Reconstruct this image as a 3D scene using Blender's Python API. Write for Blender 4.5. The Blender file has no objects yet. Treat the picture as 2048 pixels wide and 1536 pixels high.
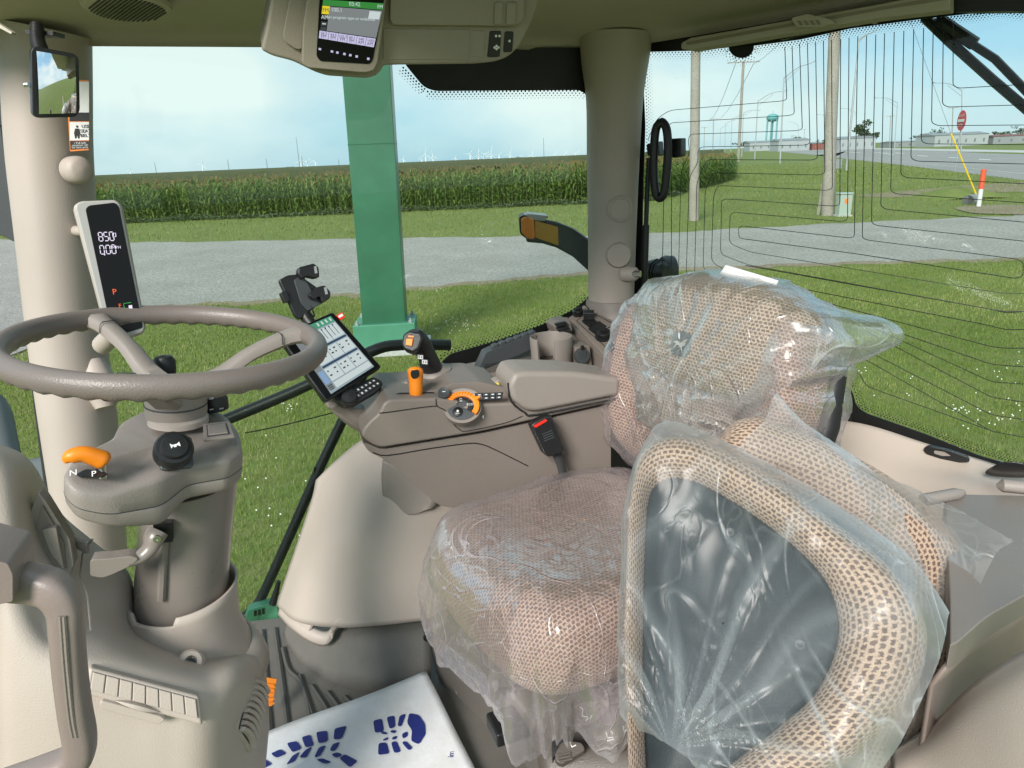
import bpy, bmesh, math, random
import numpy as np
from mathutils import Vector, Matrix

random.seed(7)
RNG = np.random.default_rng(7)
SC = bpy.context.scene
COL = SC.collection

# ------------------------------------------------------------------ camera
EYE = 2.65                       # eye height above the lawn (standing on the cab steps)
FPX = 1400.0                     # focal length in pixels of a 2048 px wide picture
PITCH = math.radians(17.9)
ROLL = math.radians(2.4)
_F = np.array([0, math.cos(PITCH), -math.sin(PITCH)])
_R0 = np.array([1.0, 0, 0]); _U0 = np.array([0, math.sin(PITCH), math.cos(PITCH)])
_RI = math.cos(ROLL)*_R0 - math.sin(ROLL)*_U0
_UI = math.sin(ROLL)*_R0 + math.cos(ROLL)*_U0
CAMP = np.array([0.0, 0.0, EYE])
cam = bpy.data.cameras.new('camera'); camo = bpy.data.objects.new('camera', cam); COL.objects.link(camo)
cam.sensor_width = 36.0; cam.lens = FPX/2048*36.0; cam.clip_start = 0.02; cam.clip_end = 20000
camo.matrix_world = Matrix(((_RI[0], _UI[0], -_F[0], 0), (_RI[1], _UI[1], -_F[1], 0), (_RI[2], _UI[2], -_F[2], EYE), (0, 0, 0, 1)))
SC.camera = camo

# ------------------------------------------------------------------ world, sun, exposure
SUN_ELEV, SUN_AZ = math.radians(33), math.radians(-155)      # azimuth from +Y towards +X: behind the camera, to its left
w = bpy.data.worlds.new('World'); SC.world = w; w.use_nodes = True
nt = w.node_tree; nt.nodes.clear()
def _n(t, **k):
    n = nt.nodes.new(t)
    for a, b in k.items(): setattr(n, a, b)
    return n
sky = _n('ShaderNodeTexSky', sky_type='NISHITA', sun_disc=False, sun_elevation=SUN_ELEV, sun_rotation=SUN_AZ, air_density=1.0, dust_density=0.6, ozone_density=1.5)
bg = _n('ShaderNodeBackground'); out = _n('ShaderNodeOutputWorld')
tc = _n('ShaderNodeTexCoord'); mp = _n('ShaderNodeMapping'); mp.inputs['Scale'].default_value = (1.0, 1.0, 1.9); mp.inputs['Location'].default_value = (0.35, 0.1, 0.2)
n1 = _n('ShaderNodeTexNoise'); n1.inputs['Scale'].default_value = 1.7; n1.inputs['Detail'].default_value = 6; n1.inputs['Roughness'].default_value = 0.5; n1.inputs['Distortion'].default_value = 0.15
cr = _n('ShaderNodeValToRGB'); cr.color_ramp.elements[0].position = 0.42; cr.color_ramp.elements[1].position = 0.61
mx = _n('ShaderNodeMix', data_type='RGBA'); 
SKYK = 0.059
mul = _n('ShaderNodeMix', data_type='RGBA', blend_type='MULTIPLY'); mul.inputs[0].default_value = 1.0
mul.inputs[7].default_value = (1.0, 1.0, 1.0, 1)
hz = _n('ShaderNodeMix', data_type='RGBA'); hz.inputs[0].default_value = 0.80
hz.inputs[7].default_value = (2.35, 4.4, 5.8, 1)
nt.links.new(tc.outputs['Generated'], mp.inputs['Vector']); nt.links.new(mp.outputs['Vector'], n1.inputs['Vector'])
nt.links.new(n1.outputs['Fac'], cr.inputs['Fac']); nt.links.new(cr.outputs['Color'], mx.inputs[0])
nt.links.new(sky.outputs['Color'], mul.inputs[6]); nt.links.new(mul.outputs[2], hz.inputs[6]); nt.links.new(hz.outputs[2], mx.inputs[6])
mx.inputs[7].default_value = (5.9, 6.6, 6.6, 1)      # lit cloud
nt.links.new(mx.outputs[2], bg.inputs['Color']); bg.inputs['Strength'].default_value = SKYK
nt.links.new(bg.outputs[0], out.inputs['Surface'])

sl = bpy.data.lights.new('sun', 'SUN'); sl.energy = 1.9; sl.angle = math.radians(22); sl.color = (1.0, 0.96, 0.9)
so = bpy.data.objects.new('sun', sl); COL.objects.link(so)
_sd = Vector((math.sin(SUN_AZ)*math.cos(SUN_ELEV), math.cos(SUN_AZ)*math.cos(SUN_ELEV), math.sin(SUN_ELEV)))
so.rotation_euler = _sd.to_track_quat('Z', 'Y').to_euler()
so.location = (-4, -6, 12)

SC.view_settings.view_transform = 'Standard'; SC.view_settings.look = 'None'; SC.view_settings.gamma = 1.0
SC.view_settings.use_curve_mapping = False
SC.view_settings.exposure = 1.4
SC.render.engine = 'CYCLES'
SC.cycles.use_denoising = True; SC.cycles.use_adaptive_sampling = True; SC.cycles.adaptive_threshold = 0.02
SC.cycles.max_bounces = 10; SC.cycles.diffuse_bounces = 5; SC.cycles.glossy_bounces = 3; SC.cycles.transmission_bounces = 6
SC.cycles.transparent_max_bounces = 24
SC.cycles.caustics_reflective = False; SC.cycles.caustics_refractive = False
SC.cycles.sample_clamp_indirect = 6.0

# ------------------------------------------------------------------ geometry of the view: pixel + a real surface -> point in the place
def ray(px, py):
    return _F + (px-1024)/FPX*_RI - (py-768)/FPX*_UI
def P(px, py, y):                      # on the upright plane at distance y in front of the camera
    d = ray(px, py); return CAMP + d*(y/d[1])
def PZ(px, py, z=0.0):                 # on a level surface at height z
    d = ray(px, py); return CAMP + d*((z-EYE)/d[2])
def PP(px, py, pl):                    # on any plane (point, normal)
    p0, n = pl; d = ray(px, py); return CAMP + d*(np.dot(np.array(p0)-CAMP, n)/np.dot(d, n))
def proj(p):
    v = np.array(p)-CAMP; z = np.dot(v, _F); return 1024+FPX*np.dot(v, _RI)/z, 768-FPX*np.dot(v, _UI)/z
def unit(v): v = np.array(v, float); return v/np.linalg.norm(v)
CA = math.radians(17)                  # the tractor stands turned 17 degrees to the view
REAR = np.array([math.cos(CA), math.sin(CA), 0]); AWAY = np.array([-math.sin(CA), math.cos(CA), 0]); UP = np.array([0, 0, 1.0])

# ------------------------------------------------------------------ materials
MATS = {}
def nodemat(name):
    m = bpy.data.materials.new(name); m.use_nodes = True; nt = m.node_tree
    b = nt.nodes['Principled BSDF']; MATS[name] = m
    return m, nt, b
def N(nt, t, ins=None, **k):
    n = nt.nodes.new(t)
    for a, b in k.items(): setattr(n, a, b)
    if ins:
        for a, b in ins.items(): n.inputs[a].default_value = b
    return n
def L(nt, a, b): nt.links.new(a, b)
def plastic(name, rgb, rough=0.5, grain=0.12, gscale=900, var=0.06, metallic=0.0, spec=0.5, coat=0.0, mottle=4.0):
    m, nt, b = nodemat(name)
    tc = N(nt, 'ShaderNodeTexCoord')
    nz = N(nt, 'ShaderNodeTexNoise', {'Scale': mottle, 'Detail': 5.0}); L(nt, tc.outputs['Object'], nz.inputs['Vector'])
    rp = N(nt, 'ShaderNodeMapRange', {'From Min': 0.3, 'From Max': 0.7, 'To Min': 1-var, 'To Max': 1+var}); L(nt, nz.outputs['Fac'], rp.inputs['Value'])
    mul = N(nt, 'ShaderNodeVectorMath', operation='SCALE'); mul.inputs[0].default_value = rgb[:3]; L(nt, rp.outputs[0], mul.inputs['Scale'])
    L(nt, mul.outputs[0], b.inputs['Base Color'])
    rr = N(nt, 'ShaderNodeMapRange', {'From Min': 0.3, 'From Max': 0.7, 'To Min': rough-0.05, 'To Max': rough+0.06})
    n3 = N(nt, 'ShaderNodeTexNoise', {'Scale': mottle*3.3, 'Detail': 6.0, 'Roughness': 0.7}); L(nt, tc.outputs['Object'], n3.inputs['Vector'])
    L(nt, n3.outputs['Fac'], rr.inputs['Value']); L(nt, rr.outputs[0], b.inputs['Roughness'])
    b.inputs['Metallic'].default_value = metallic; b.inputs['Specular IOR Level'].default_value = spec
    b.inputs['Coat Weight'].default_value = coat; b.inputs['Coat Roughness'].default_value = 0.15
    if grain > 0:
        n2 = N(nt, 'ShaderNodeTexVoronoi', {'Scale': gscale*.45}); L(nt, tc.outputs['Object'], n2.inputs['Vector'])
        bp = N(nt, 'ShaderNodeBump', {'Strength': min(1, grain*1.6), 'Distance': 0.0006}); L(nt, n2.outputs['Distance'], bp.inputs['Height']); L(nt, bp.outputs[0], b.inputs['Normal'])
    return m
def emit(name, rgb, s=1.0):
    m, nt, b = nodemat(name)
    b.inputs['Base Color'].default_value = (0.01, 0.01, 0.01, 1); b.inputs['Roughness'].default_value = 0.15
    b.inputs['Emission Color'].default_value = (*rgb, 1); b.inputs['Emission Strength'].default_value = s
    return m
def flat(name, rgb, rough=0.6):
    m, nt, b = nodemat(name)
    tc = N(nt, 'ShaderNodeTexCoord'); nz = N(nt, 'ShaderNodeTexNoise', {'Scale': 30.0, 'Detail': 3.0}); L(nt, tc.outputs['Object'], nz.inputs['Vector'])
    rp = N(nt, 'ShaderNodeMapRange', {'From Min': 0.3, 'From Max': 0.7, 'To Min': 0.94, 'To Max': 1.06}); L(nt, nz.outputs['Fac'], rp.inputs['Value'])
    mul = N(nt, 'ShaderNodeVectorMath', operation='SCALE'); mul.inputs[0].default_value = rgb[:3]; L(nt, rp.outputs[0], mul.inputs['Scale'])
    L(nt, mul.outputs[0], b.inputs['Base Color']); b.inputs['Roughness'].default_value = rough
    return m
def twoscale(name, c1, c2, c3, s1, s2, rough=0.9, bump=0.0, bscale=40, bdist=0.02):
    """ground-like: three colours mixed at two noise scales"""
    m, nt, b = nodemat(name)
    tc = N(nt, 'ShaderNodeTexCoord')
    a = N(nt, 'ShaderNodeTexNoise', {'Scale': s1, 'Detail': 6.0, 'Roughness': 0.6}); L(nt, tc.outputs['Object'], a.inputs['Vector'])
    c = N(nt, 'ShaderNodeTexNoise', {'Scale': s2, 'Detail': 6.0, 'Roughness': 0.7}); L(nt, tc.outputs['Object'], c.inputs['Vector'])
    ra = N(nt, 'ShaderNodeValToRGB'); ra.color_ramp.elements[0].position = .35; ra.color_ramp.elements[1].position = .65
    ra.color_ramp.elements[0].color = (*c1, 1); ra.color_ramp.elements[1].color = (*c2, 1); L(nt, a.outputs['Fac'], ra.inputs['Fac'])
    rc = N(nt, 'ShaderNodeValToRGB'); rc.color_ramp.elements[0].position = .42; rc.color_ramp.elements[1].position = .68; L(nt, c.outputs['Fac'], rc.inputs['Fac'])
    mx = N(nt, 'ShaderNodeMix', data_type='RGBA'); L(nt, rc.outputs['Color'], mx.inputs[0]); L(nt, ra.outputs['Color'], mx.inputs[6]); mx.inputs[7].default_value = (*c3, 1)
    L(nt, mx.outputs[2], b.inputs['Base Color']); b.inputs['Roughness'].default_value = rough; b.inputs['Specular IOR Level'].default_value = 0.2
    if bump:
        n2 = N(nt, 'ShaderNodeTexNoise', {'Scale': bscale, 'Detail': 6.0, 'Roughness': 0.75}); L(nt, tc.outputs['Object'], n2.inputs['Vector'])
        bp = N(nt, 'ShaderNodeBump', {'Strength': bump, 'Distance': bdist}); L(nt, n2.outputs['Fac'], bp.inputs['Height']); L(nt, bp.outputs[0], b.inputs['Normal'])
    return m

# ------------------------------------------------------------------ objects
ORG = {}
def thing(name, label, cat, base, group=None, kind=None):
    o = bpy.data.objects.new(name, None); COL.objects.link(o); o.empty_display_size = 0.05
    base = np.array(base, float); o.location = base; ORG[o.name] = base
    o['label'] = label; o['category'] = cat
    if group: o['group'] = group
    if kind: o['kind'] = kind
    return o
def tag(o, label, cat, group=None, kind=None):
    o['label'] = label; o['category'] = cat
    if group: o['group'] = group
    if kind: o['kind'] = kind
    return o
def obj(name, vf, mat, parent=None, smooth=True, bevel=0, seg=2, solid=0, uv=None, sub=0, label=None, origin=None, mats=None, fmat=None, angle=35):
    """one mesh object from (verts, faces) in world metres; its origin is the thing's base"""
    v, f = vf; v = np.asarray(v, float)
    if parent is not None: o0 = ORG[parent.name]
    elif origin is not None: o0 = np.array(origin, float)
    else: o0 = np.array([(v[:, 0].min()+v[:, 0].max())/2, (v[:, 1].min()+v[:, 1].max())/2, v[:, 2].min()])
    me = bpy.data.meshes.new(name); me.from_pydata((v-o0).tolist(), [], [list(map(int, q)) for q in f]); 
    if uv is not None:
        ul = me.uv_layers.new(name='UVMap'); li = np.zeros(len(me.loops), np.int32); me.loops.foreach_get('vertex_index', li)
        ul.data.foreach_set('uv', np.asarray(uv, np.float32)[li].ravel())
    ms = mats if mats else [mat]
    for m in ms: me.materials.append(MATS[m] if isinstance(m, str) else m)
    if fmat is not None: me.polygons.foreach_set('material_index', np.asarray(fmat, np.int32))
    me.polygons.foreach_set('use_smooth', [bool(smooth)]*len(me.polygons)); me.update()
    if smooth and not sub and not bevel and len(me.polygons) < 60000: me.set_sharp_from_angle(angle=math.radians(42))
    o = bpy.data.objects.new(name, me); COL.objects.link(o); ORG[o.name] = o0
    if parent is not None: o.parent = parent
    else: o.location = o0
    if solid: md = o.modifiers.new('thickness', 'SOLIDIFY'); md.thickness = solid; md.offset = -1
    if sub: md = o.modifiers.new('smooth', 'SUBSURF'); md.levels = sub; md.render_levels = sub
    if bevel:
        md = o.modifiers.new('edges', 'BEVEL'); md.width = bevel; md.segments = seg; md.limit_method = 'ANGLE'; md.angle_limit = math.radians(angle); md.harden_normals = True
        try: md.miter_outer = 'MITER_ARC'
        except Exception: pass
    if label: o['label'] = label
    return o
def copy_tree(o, loc=None, label=None, parent=None):
    c = o.copy(); COL.objects.link(c); c.parent = parent
    if loc is not None: c.location = loc
    ORG[c.name] = np.array(c.location if parent is None else ORG[parent.name])
    if label: c['label'] = label
    for ch in list(o.children): copy_tree(ch, None, None, c)
    return c

def merge(*vfs):
    V = []; F = []; k = 0
    for v, f in vfs:
        v = np.asarray(v, float); V.append(v); F += [[i+k for i in q] for q in f]; k += len(v)
    return np.vstack(V), F
def box(c, size, ax=None):
    c = np.array(c, float); a = np.array(ax if ax is not None else np.eye(3), float); s = np.array(size)/2.0
    v = [c + a[0]*s[0]*i + a[1]*s[1]*j + a[2]*s[2]*k for i in (-1, 1) for j in (-1, 1) for k in (-1, 1)]
    f = [(0, 1, 3, 2), (4, 6, 7, 5), (0, 4, 5, 1), (2, 3, 7, 6), (0, 2, 6, 4), (1, 5, 7, 3)]
    return np.array(v), f
def prism(pts, vec):
    """closed outline pushed along vec"""
    p = np.array(pts, float); n = len(p); vec = np.array(vec, float)
    nrm = np.zeros(3)
    for i in range(n): nrm += np.cross(p[i], p[(i+1) % n])
    if np.dot(nrm, vec) > 0: p = p[::-1]
    v = np.vstack([p, p+vec]); f = [list(range(n)), list(range(2*n-1, n-1, -1))]
    f += [[(i+1) % n, i, i+n, (i+1) % n+n] for i in range(n)]
    return v, f
def arcs(pts, r, k=4):
    """round the corners of a 2-D outline"""
    p = np.array(pts, float); n = len(p); rs = r if hasattr(r, '__len__') else [r]*n; o = []
    for i in range(n):
        a, b, c = p[i-1], p[i], p[(i+1) % n]
        la, lc = np.linalg.norm(a-b), np.linalg.norm(c-b); d = min(rs[i], la*.49, lc*.49)
        if d <= 1e-6: o.append(b); continue
        s, e = b+(a-b)/la*d, b+(c-b)/lc*d
        for t in np.linspace(0, 1, k+1): o.append((1-t)**2*s+2*t*(1-t)*b+t*t*e)
    return np.array(o)
def slab(px, pl, thick, r=0, k=4):
    """outline given where it is seen, standing on a real plane; thickness goes away from the camera"""
    q = arcs(px, r, k) if (hasattr(r, '__len__') or r) else np.array(px, float)
    if isinstance(pl, (int, float)): pl = ((0, pl, 0), (0, 1, 0))
    pts = np.array([PP(x, y, pl) for x, y in q]); n = unit(pl[1])
    if np.dot(n, pts.mean(0)-CAMP) < 0: n = -n
    return prism(pts, n*thick)
def crom(pts, k):
    """smooth curve through points (any dimension), k pieces per span"""
    p = np.array(pts, float); q = np.vstack([2*p[0]-p[1], p, 2*p[-1]-p[-2]]); o = []
    for i in range(1, len(q)-2):
        for t in np.linspace(0, 1, k, endpoint=False):
            o.append(.5*((2*q[i])+(-q[i-1]+q[i+1])*t+(2*q[i-1]-5*q[i]+4*q[i+1]-q[i+2])*t*t+(-q[i-1]+3*q[i]-3*q[i+1]+q[i+2])*t**3))
    o.append(p[-1]); return np.array(o)
def tube(pts, r, seg=10, k=0, flat_=1.0, flatdir=None, cap=True, closed=False):
    """round bar along points; r one radius or one per point; flat_ squeezes the section along flatdir"""
    p = np.array(pts, float); rr = np.array(r if hasattr(r, '__len__') else [r]*len(p), float)
    if k:
        q = crom(np.hstack([p, rr[:, None]]), k); p, rr = q[:, :3], np.abs(q[:, 3])
    n = len(p); V = []; F = []
    tg = np.array([unit((p[(i+1) % n] - p[i-1]) if closed else (p[min(i+1, n-1)]-p[max(i-1, 0)])) for i in range(n)])
    a = np.array(flatdir if flatdir is not None else ([0, 0, 1] if abs(tg[0][2]) < .9 else [1, 0, 0]), float)
    for i in range(n):
        e1 = unit(a - tg[i]*np.dot(a, tg[i])); e2 = np.cross(tg[i], e1); 
        if flatdir is None: a = e1
        for j in range(seg):
            t = 2*math.pi*j/seg; V.append(p[i]+rr[i]*(math.cos(t)*e1*flat_+math.sin(t)*e2))
    for i in range(n if closed else n-1):
        for j in range(seg):
            i2 = (i+1) % n
            F.append([i*seg+j, i*seg+(j+1) % seg, i2*seg+(j+1) % seg, i2*seg+j])
    if cap and not closed: F.append(list(range(seg))[::-1]); F.append([(n-1)*seg+j for j in range(seg)])
    return np.array(V), F
def lathe(prof, c, ax, seg=24, e1=None):
    """profile [(radius, along)] turned round the axis ax through c"""
    ax = unit(ax); a = np.array(e1 if e1 is not None else ([0, 0, 1] if abs(ax[2]) < .9 else [1, 0, 0]), float)
    u = unit(a-ax*np.dot(a, ax)); w_ = np.cross(ax, u); V = []; F = []; c = np.array(c, float)
    for r, h in prof:
        for j in range(seg):
            t = 2*math.pi*j/seg; V.append(c+ax*h+r*(math.cos(t)*u+math.sin(t)*w_))
    for i in range(len(prof)-1):
        for j in range(seg): F.append([i*seg+j, i*seg+(j+1) % seg, (i+1)*seg+(j+1) % seg, (i+1)*seg+j])
    if prof[0][0] > 1e-5: F.append(list(range(seg))[::-1])
    if prof[-1][0] > 1e-5: F.append([(len(prof)-1)*seg+j for j in range(seg)])
    return np.array(V), F
def loft(rings, cap=True, closed=True):
    n = len(rings[0]); V = np.vstack(rings); F = []
    for i in range(len(rings)-1):
        for j in range(n if closed else n-1): F.append([i*n+j, i*n+(j+1) % n, (i+1)*n+(j+1) % n, (i+1)*n+j])
    if cap: F.append(list(range(n))[::-1]); F.append([(len(rings)-1)*n+j for j in range(n)])
    return V, F
def gridmesh(G):
    """G[i][j] points -> quads, with uv in metres"""
    G = np.array(G, float); a, b = G.shape[:2]
    F = [[i*b+j, i*b+j+1, (i+1)*b+j+1, (i+1)*b+j] for i in range(a-1) for j in range(b-1)]
    return G.reshape(-1, 3), F
def bicrom(ctrl, k):
    """smooth surface through a grid of points"""
    c = np.array(ctrl, float); rows = np.array([crom(r, k) for r in c]); 
    return np.transpose(np.array([crom(rows[:, j], k) for j in range(rows.shape[1])]), (1, 0, 2))
def patch(ctrl, k=6):
    """ctrl rows of (px, py, distance): a moulded surface through those points of the place"""
    return gridmesh(bicrom([[P(*c) for c in r] for r in ctrl], k))
def ptube(pts, r, **kw):
    """bar through (px, py, distance); r in metres"""
    return tube([P(*p) for p in pts], r, **kw)
def PW(px, py, w_):                     # on the upright plane parallel to the tractor's side, w_ metres from the camera
    d = ray(px, py); return CAMP + d*(w_/np.dot(d, AWAY))
def wtube(pts, r, **kw): return tube([PW(*p) for p in pts], r, **kw)
def wpatch(ctrl, k=6): return gridmesh(bicrom([[PW(*c) for c in r] for r in ctrl], k))
def wslab(px, w_, thick, r=0, k=4): return slab(px, (AWAY*w_, AWAY), thick, r, k)
def tiltplane(c, n): return (np.array(c, float), unit(n))
def quad4(c4):                          # map the unit square onto four corners (tl, tr, br, bl)
    a, b, c, d = [np.array(q, float) for q in c4]
    return lambda u, v: (a*(1-u)+b*u)*(1-v)+(d*(1-u)+c*u)*v
def tile(M, u0, v0, u1, v1, lift, th=.0004):
    return prism([M(u0, v0)+lift, M(u1, v0)+lift, M(u1, v1)+lift, M(u0, v1)+lift], -unit(lift)*th)
from mathutils.bvhtree import BVHTree
def hit(vf, px, py):                    # where a line of sight meets a modelled surface: point and normal towards the camera
    b = BVHTree.FromPolygons([tuple(v) for v in vf[0]], [list(map(int, f)) for f in vf[1]]); d = unit(ray(px, py)); p, n, i, _ = b.ray_cast(Vector(CAMP), Vector(d))
    if p is None: return None, None
    n = np.array(n); return np.array(p), (n if np.dot(n, d) < 0 else -n)
def setfold(o, a):
    at = o.data.attributes.new('fold', 'FLOAT', 'POINT'); at.data.foreach_set('value', np.asarray(a, np.float32).ravel()); return o
def facing(c):                          # unit vector from a point to the camera side
    return unit(CAMP-np.array(c))
def text(s, c, right, up, size, mat, parent, name='lettering', align='CENTER', ext=0.0002):
    cu = bpy.data.curves.new(name, 'FONT'); cu.body = s; cu.size = size; cu.align_x = align; cu.align_y = 'CENTER'; cu.extrude = ext; cu.resolution_u = 2
    tmp = bpy.data.objects.new(name, cu); COL.objects.link(tmp); bpy.context.view_layer.update()
    me = bpy.data.meshes.new_from_object(tmp.evaluated_get(bpy.context.evaluated_depsgraph_get())); bpy.data.objects.remove(tmp); bpy.data.curves.remove(cu)
    o = bpy.data.objects.new(name, me); COL.objects.link(o); me.materials.clear(); me.materials.append(MATS[mat])
    r = unit(right); u = np.array(up, float); u = unit(u-r*np.dot(u, r)); n = np.cross(r, u); c = np.array(c, float)-ORG[parent.name]
    o.matrix_local = Matrix(((r[0], u[0], n[0], c[0]), (r[1], u[1], n[1], c[1]), (r[2], u[2], n[2], c[2]), (0, 0, 0, 1)))
    o.parent = parent; ORG[o.name] = ORG[parent.name]
    return o
# ------------------------------------------------------------------ outdoors: ground
twoscale('soil_grass', (.12, .165, .04), (.15, .19, .05), (.19, .19, .07), .35, 3.0, .95, .5, 60, .03)
twoscale('gravel', (.36, .345, .315), (.44, .425, .39), (.21, .19, .16), .45, 14.0, .95, 1.0, 45, .03)
twoscale('dirt', (.24, .19, .13), (.30, .25, .18), (.16, .13, .08), .8, 14.0, .95, .6, 50, .02)
twoscale('highway', (.27, .26, .25), (.31, .295, .285), (.23, .22, .21), .1, 1.0, .85)
twoscale('concrete', (.45, .44, .42), (.50, .49, .47), (.38, .37, .35), 2, 20, .9, .2, 60, .01)
twoscale('field_top', (.075, .078, .026), (.10, .092, .032), (.055, .078, .018), .02, .25, .95, .8, 1.2, .4)
flat('road_paint', (.75, .75, .73)); flat('stubble', (.36, .29, .18))
def sheet(pts): return np.array(pts, float), [list(range(len(pts)))]
def ground_poly(px, z): return [PZ(x, y, 0)*[1, 1, 0]+[0, 0, z] for x, y in px]
R = 9000
o = obj('ground', ([(-R, -60, 0), (R, -60, 0), (R, R, 0), (-R, R, 0)], [[0, 1, 2, 3]]), 'soil_grass', smooth=False, origin=(0, 0, 0)); tag(o, 'flat mown green lawn reaching to the fields', 'ground', kind='structure')
# gravel lane: two irregular edges across the view
gtop = [(-300, 474), (0, 478), (280, 485), (700, 478), (1170, 471), (1300, 467), (1700, 446), (2048, 430), (2500, 405)]
gbot = [(-300, 860), (0, 722), (290, 620), (560, 602), (870, 574), (1170, 547), (1300, 541), (1700, 527), (2048, 519), (2500, 508)]
A = crom([PZ(x, y) for x, y in gtop], 24); B = crom([PZ(x, y) for x, y in gbot], 24)
def ragged(Q, s):
    Q = Q.copy(); t = np.arange(len(Q)); Q[:, 1] += s*(np.sin(t*1.7)*.5+np.sin(t*.63+1)*.8+RNG.normal(0, .5, len(Q))); return Q
A = ragged(A, .16); B = ragged(B, .10)
n = 200
def resamp(Q):
    d = np.r_[0, np.cumsum(np.linalg.norm(np.diff(Q, axis=0), axis=1))]; t = np.linspace(0, d[-1], n); return np.array([[np.interp(s, d, Q[:, k]) for k in range(3)] for s in t])
A, B = resamp(A), resamp(B)
G = [[a*(1-t)+b*t + np.array([0, 0, .008+.012*math.sin(3.14*t)]) for t in np.linspace(0, 1, 9)] for a, b in zip(A, B)]
o = obj('gravel_lane', gridmesh(G), 'gravel', origin=(0, 0, 0)); tag(o, 'pale grey gravel lane crossing in front of the cornfield', 'lane', kind='structure')
# strips of bare soil along the near edge
Bd = B + [0, -.14, .0]
S = [[b+[0, .10, .024], b+[0, -.10-.16*abs(math.sin(i*.37))-.1*RNG.random(), .004]] for i, b in enumerate(B)]
o = obj('soil_edge', gridmesh(S), 'dirt', origin=(0, 0, 0)); tag(o, 'worn brown soil strip along the gravel lane', 'soil', kind='structure')

# highway on the right, going away to town
hn = [PZ(*q) for q in [(2600, 432), (2048, 361), (1700, 318.5), (1560, 303.5), (1500, 298.5)]]; hf = [PZ(*q) for q in [(2600, 330), (2048, 309), (1700, 299), (1560, 296.2), (1500, 295.8)]]
G = [[a+[0, 0, .01], b+[0, 0, .012]] for a, b in zip(crom(hn, 6), crom(hf, 6))]
hw = obj('highway', gridmesh(G), 'highway', origin=(0, 0, 0)); tag(hw, 'pale concrete highway running away to the town', 'road', kind='structure')
def band(t, wd, i0, i1, z):
    a, b = crom(hn, 6), crom(hf, 6); o = []
    for i in range(i0, i1+1):
        d = b[i]-a[i]; l = np.linalg.norm(d); o.append([a[i]+d*(t-wd/l)+[0, 0, z], a[i]+d*(t+wd/l)+[0, 0, z]])
    return gridmesh(o)
for t in (.12, .90):
    obj('edge_line', band(t, .12, 0, 22, .022), 'road_paint', hw)
a, b = crom(hn, 60), crom(hf, 60)
for i in range(20, 170, 12):
    q = [a[j]+(b[j]-a[j])*s+[0, 0, .022] for j, s in ((i, .49), (i+4, .49), (i+4, .51), (i, .51))]
    obj('lane_dash', (q, [[0, 1, 2, 3]]), 'road_paint', hw)
# shoulder / far carriageway and the fields beyond
o = obj('far_road', ([PZ(2700, 322)+[0, 0, .02], PZ(2700, 311)+[0, 0, .02], PZ(1700, 295.2)+[0, 0, .02], PZ(1700, 297)+[0, 0, .02]], [[0, 1, 2, 3]]), 'concrete', origin=(0, 0, 0)); tag(o, 'thin pale far carriageway beyond the highway', 'road', kind='structure')
o = obj('stubble_field', ([PZ(2700, 288)+[0, 0, .03], PZ(2700, 262)+[0, 0, .03], PZ(1890, 281.0)+[0, 0, .03], PZ(1860, 286)+[0, 0, .03]], [[0, 1, 2, 3]]), 'stubble', origin=(0, 0, 0)); tag(o, 'tan cut field far behind the highway', 'field', kind='structure')
# dirt driveway over the culvert, right
drv = [(1700, 392), (1830, 380), (1960, 369), (2048, 364), (2300, 372), (2300, 392), (2048, 384), (1900, 388), (1780, 396)]
o = obj('dirt_track', sheet(ground_poly(drv, .012)), 'dirt', origin=(0, 0, 0)); tag(o, 'faint pale dirt track beside the culvert', 'track', kind='structure')
o = obj('soil_patch', sheet(ground_poly(arcs([(1900, 416), (1990, 410), (2100, 412), (2250, 420), (2250, 434), (2050, 431), (1940, 428)], 20), .03)), 'dirt', origin=(0, 0, 0)); tag(o, 'bare brown soil patch in front of the culvert pipe', 'soil', kind='structure')

# ------------------------------------------------------------------ grass blades (one mass)
def leafmat(name, c1, c2, sc=1.5, rough=.6, transl=.25, c3=None):
    m, nt, b = nodemat(name)
    tc = N(nt, 'ShaderNodeTexCoord'); a = N(nt, 'ShaderNodeTexNoise', {'Scale': sc, 'Detail': 4.0}); L(nt, tc.outputs['Object'], a.inputs['Vector'])
    g = N(nt, 'ShaderNodeNewGeometry'); ad = N(nt, 'ShaderNodeMath', operation='ADD'); ml = N(nt, 'ShaderNodeMath', {1: .5}, operation='MULTIPLY')
    L(nt, g.outputs['Random Per Island'], ml.inputs[0]); L(nt, a.outputs['Fac'], ad.inputs[0]); L(nt, ml.outputs[0], ad.inputs[1])
    r = N(nt, 'ShaderNodeValToRGB'); r.color_ramp.elements[0].position = .5; r.color_ramp.elements[1].position = .95
    r.color_ramp.elements[0].color = (*c1, 1); r.color_ramp.elements[1].color = (*c2, 1)
    if c3: e = r.color_ramp.elements.new(1.0); e.color = (*c3, 1)
    L(nt, ad.outputs[0], r.inputs['Fac']); L(nt, r.outputs['Color'], b.inputs['Base Color']); b.inputs['Roughness'].default_value = rough; b.inputs['Specular IOR Level'].default_value = .3
    tr = N(nt, 'ShaderNodeBsdfTranslucent'); L(nt, r.outputs['Color'], tr.inputs['Color']); ms = N(nt, 'ShaderNodeMixShader', {0: transl})
    L(nt, b.outputs[0], ms.inputs[1]); L(nt, tr.outputs[0], ms.inputs[2]); L(nt, ms.outputs[0], nt.nodes['Material Output'].inputs['Surface'])
    return m
leafmat('grass_blade', (.135, .195, .035), (.26, .31, .075), .4, .55, .3, (.38, .36, .15))
leafmat('far_grass_blade', (.14, .19, .038), (.25, .29, .075), .25, .6, .3, (.32, .30, .13))
laneA = [(p[0], p[1]) for p in A]; laneB = [(p[0], p[1]) for p in B]
lax, lay = np.array(laneA).T; lbx, lby = np.array(laneB).T
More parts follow.
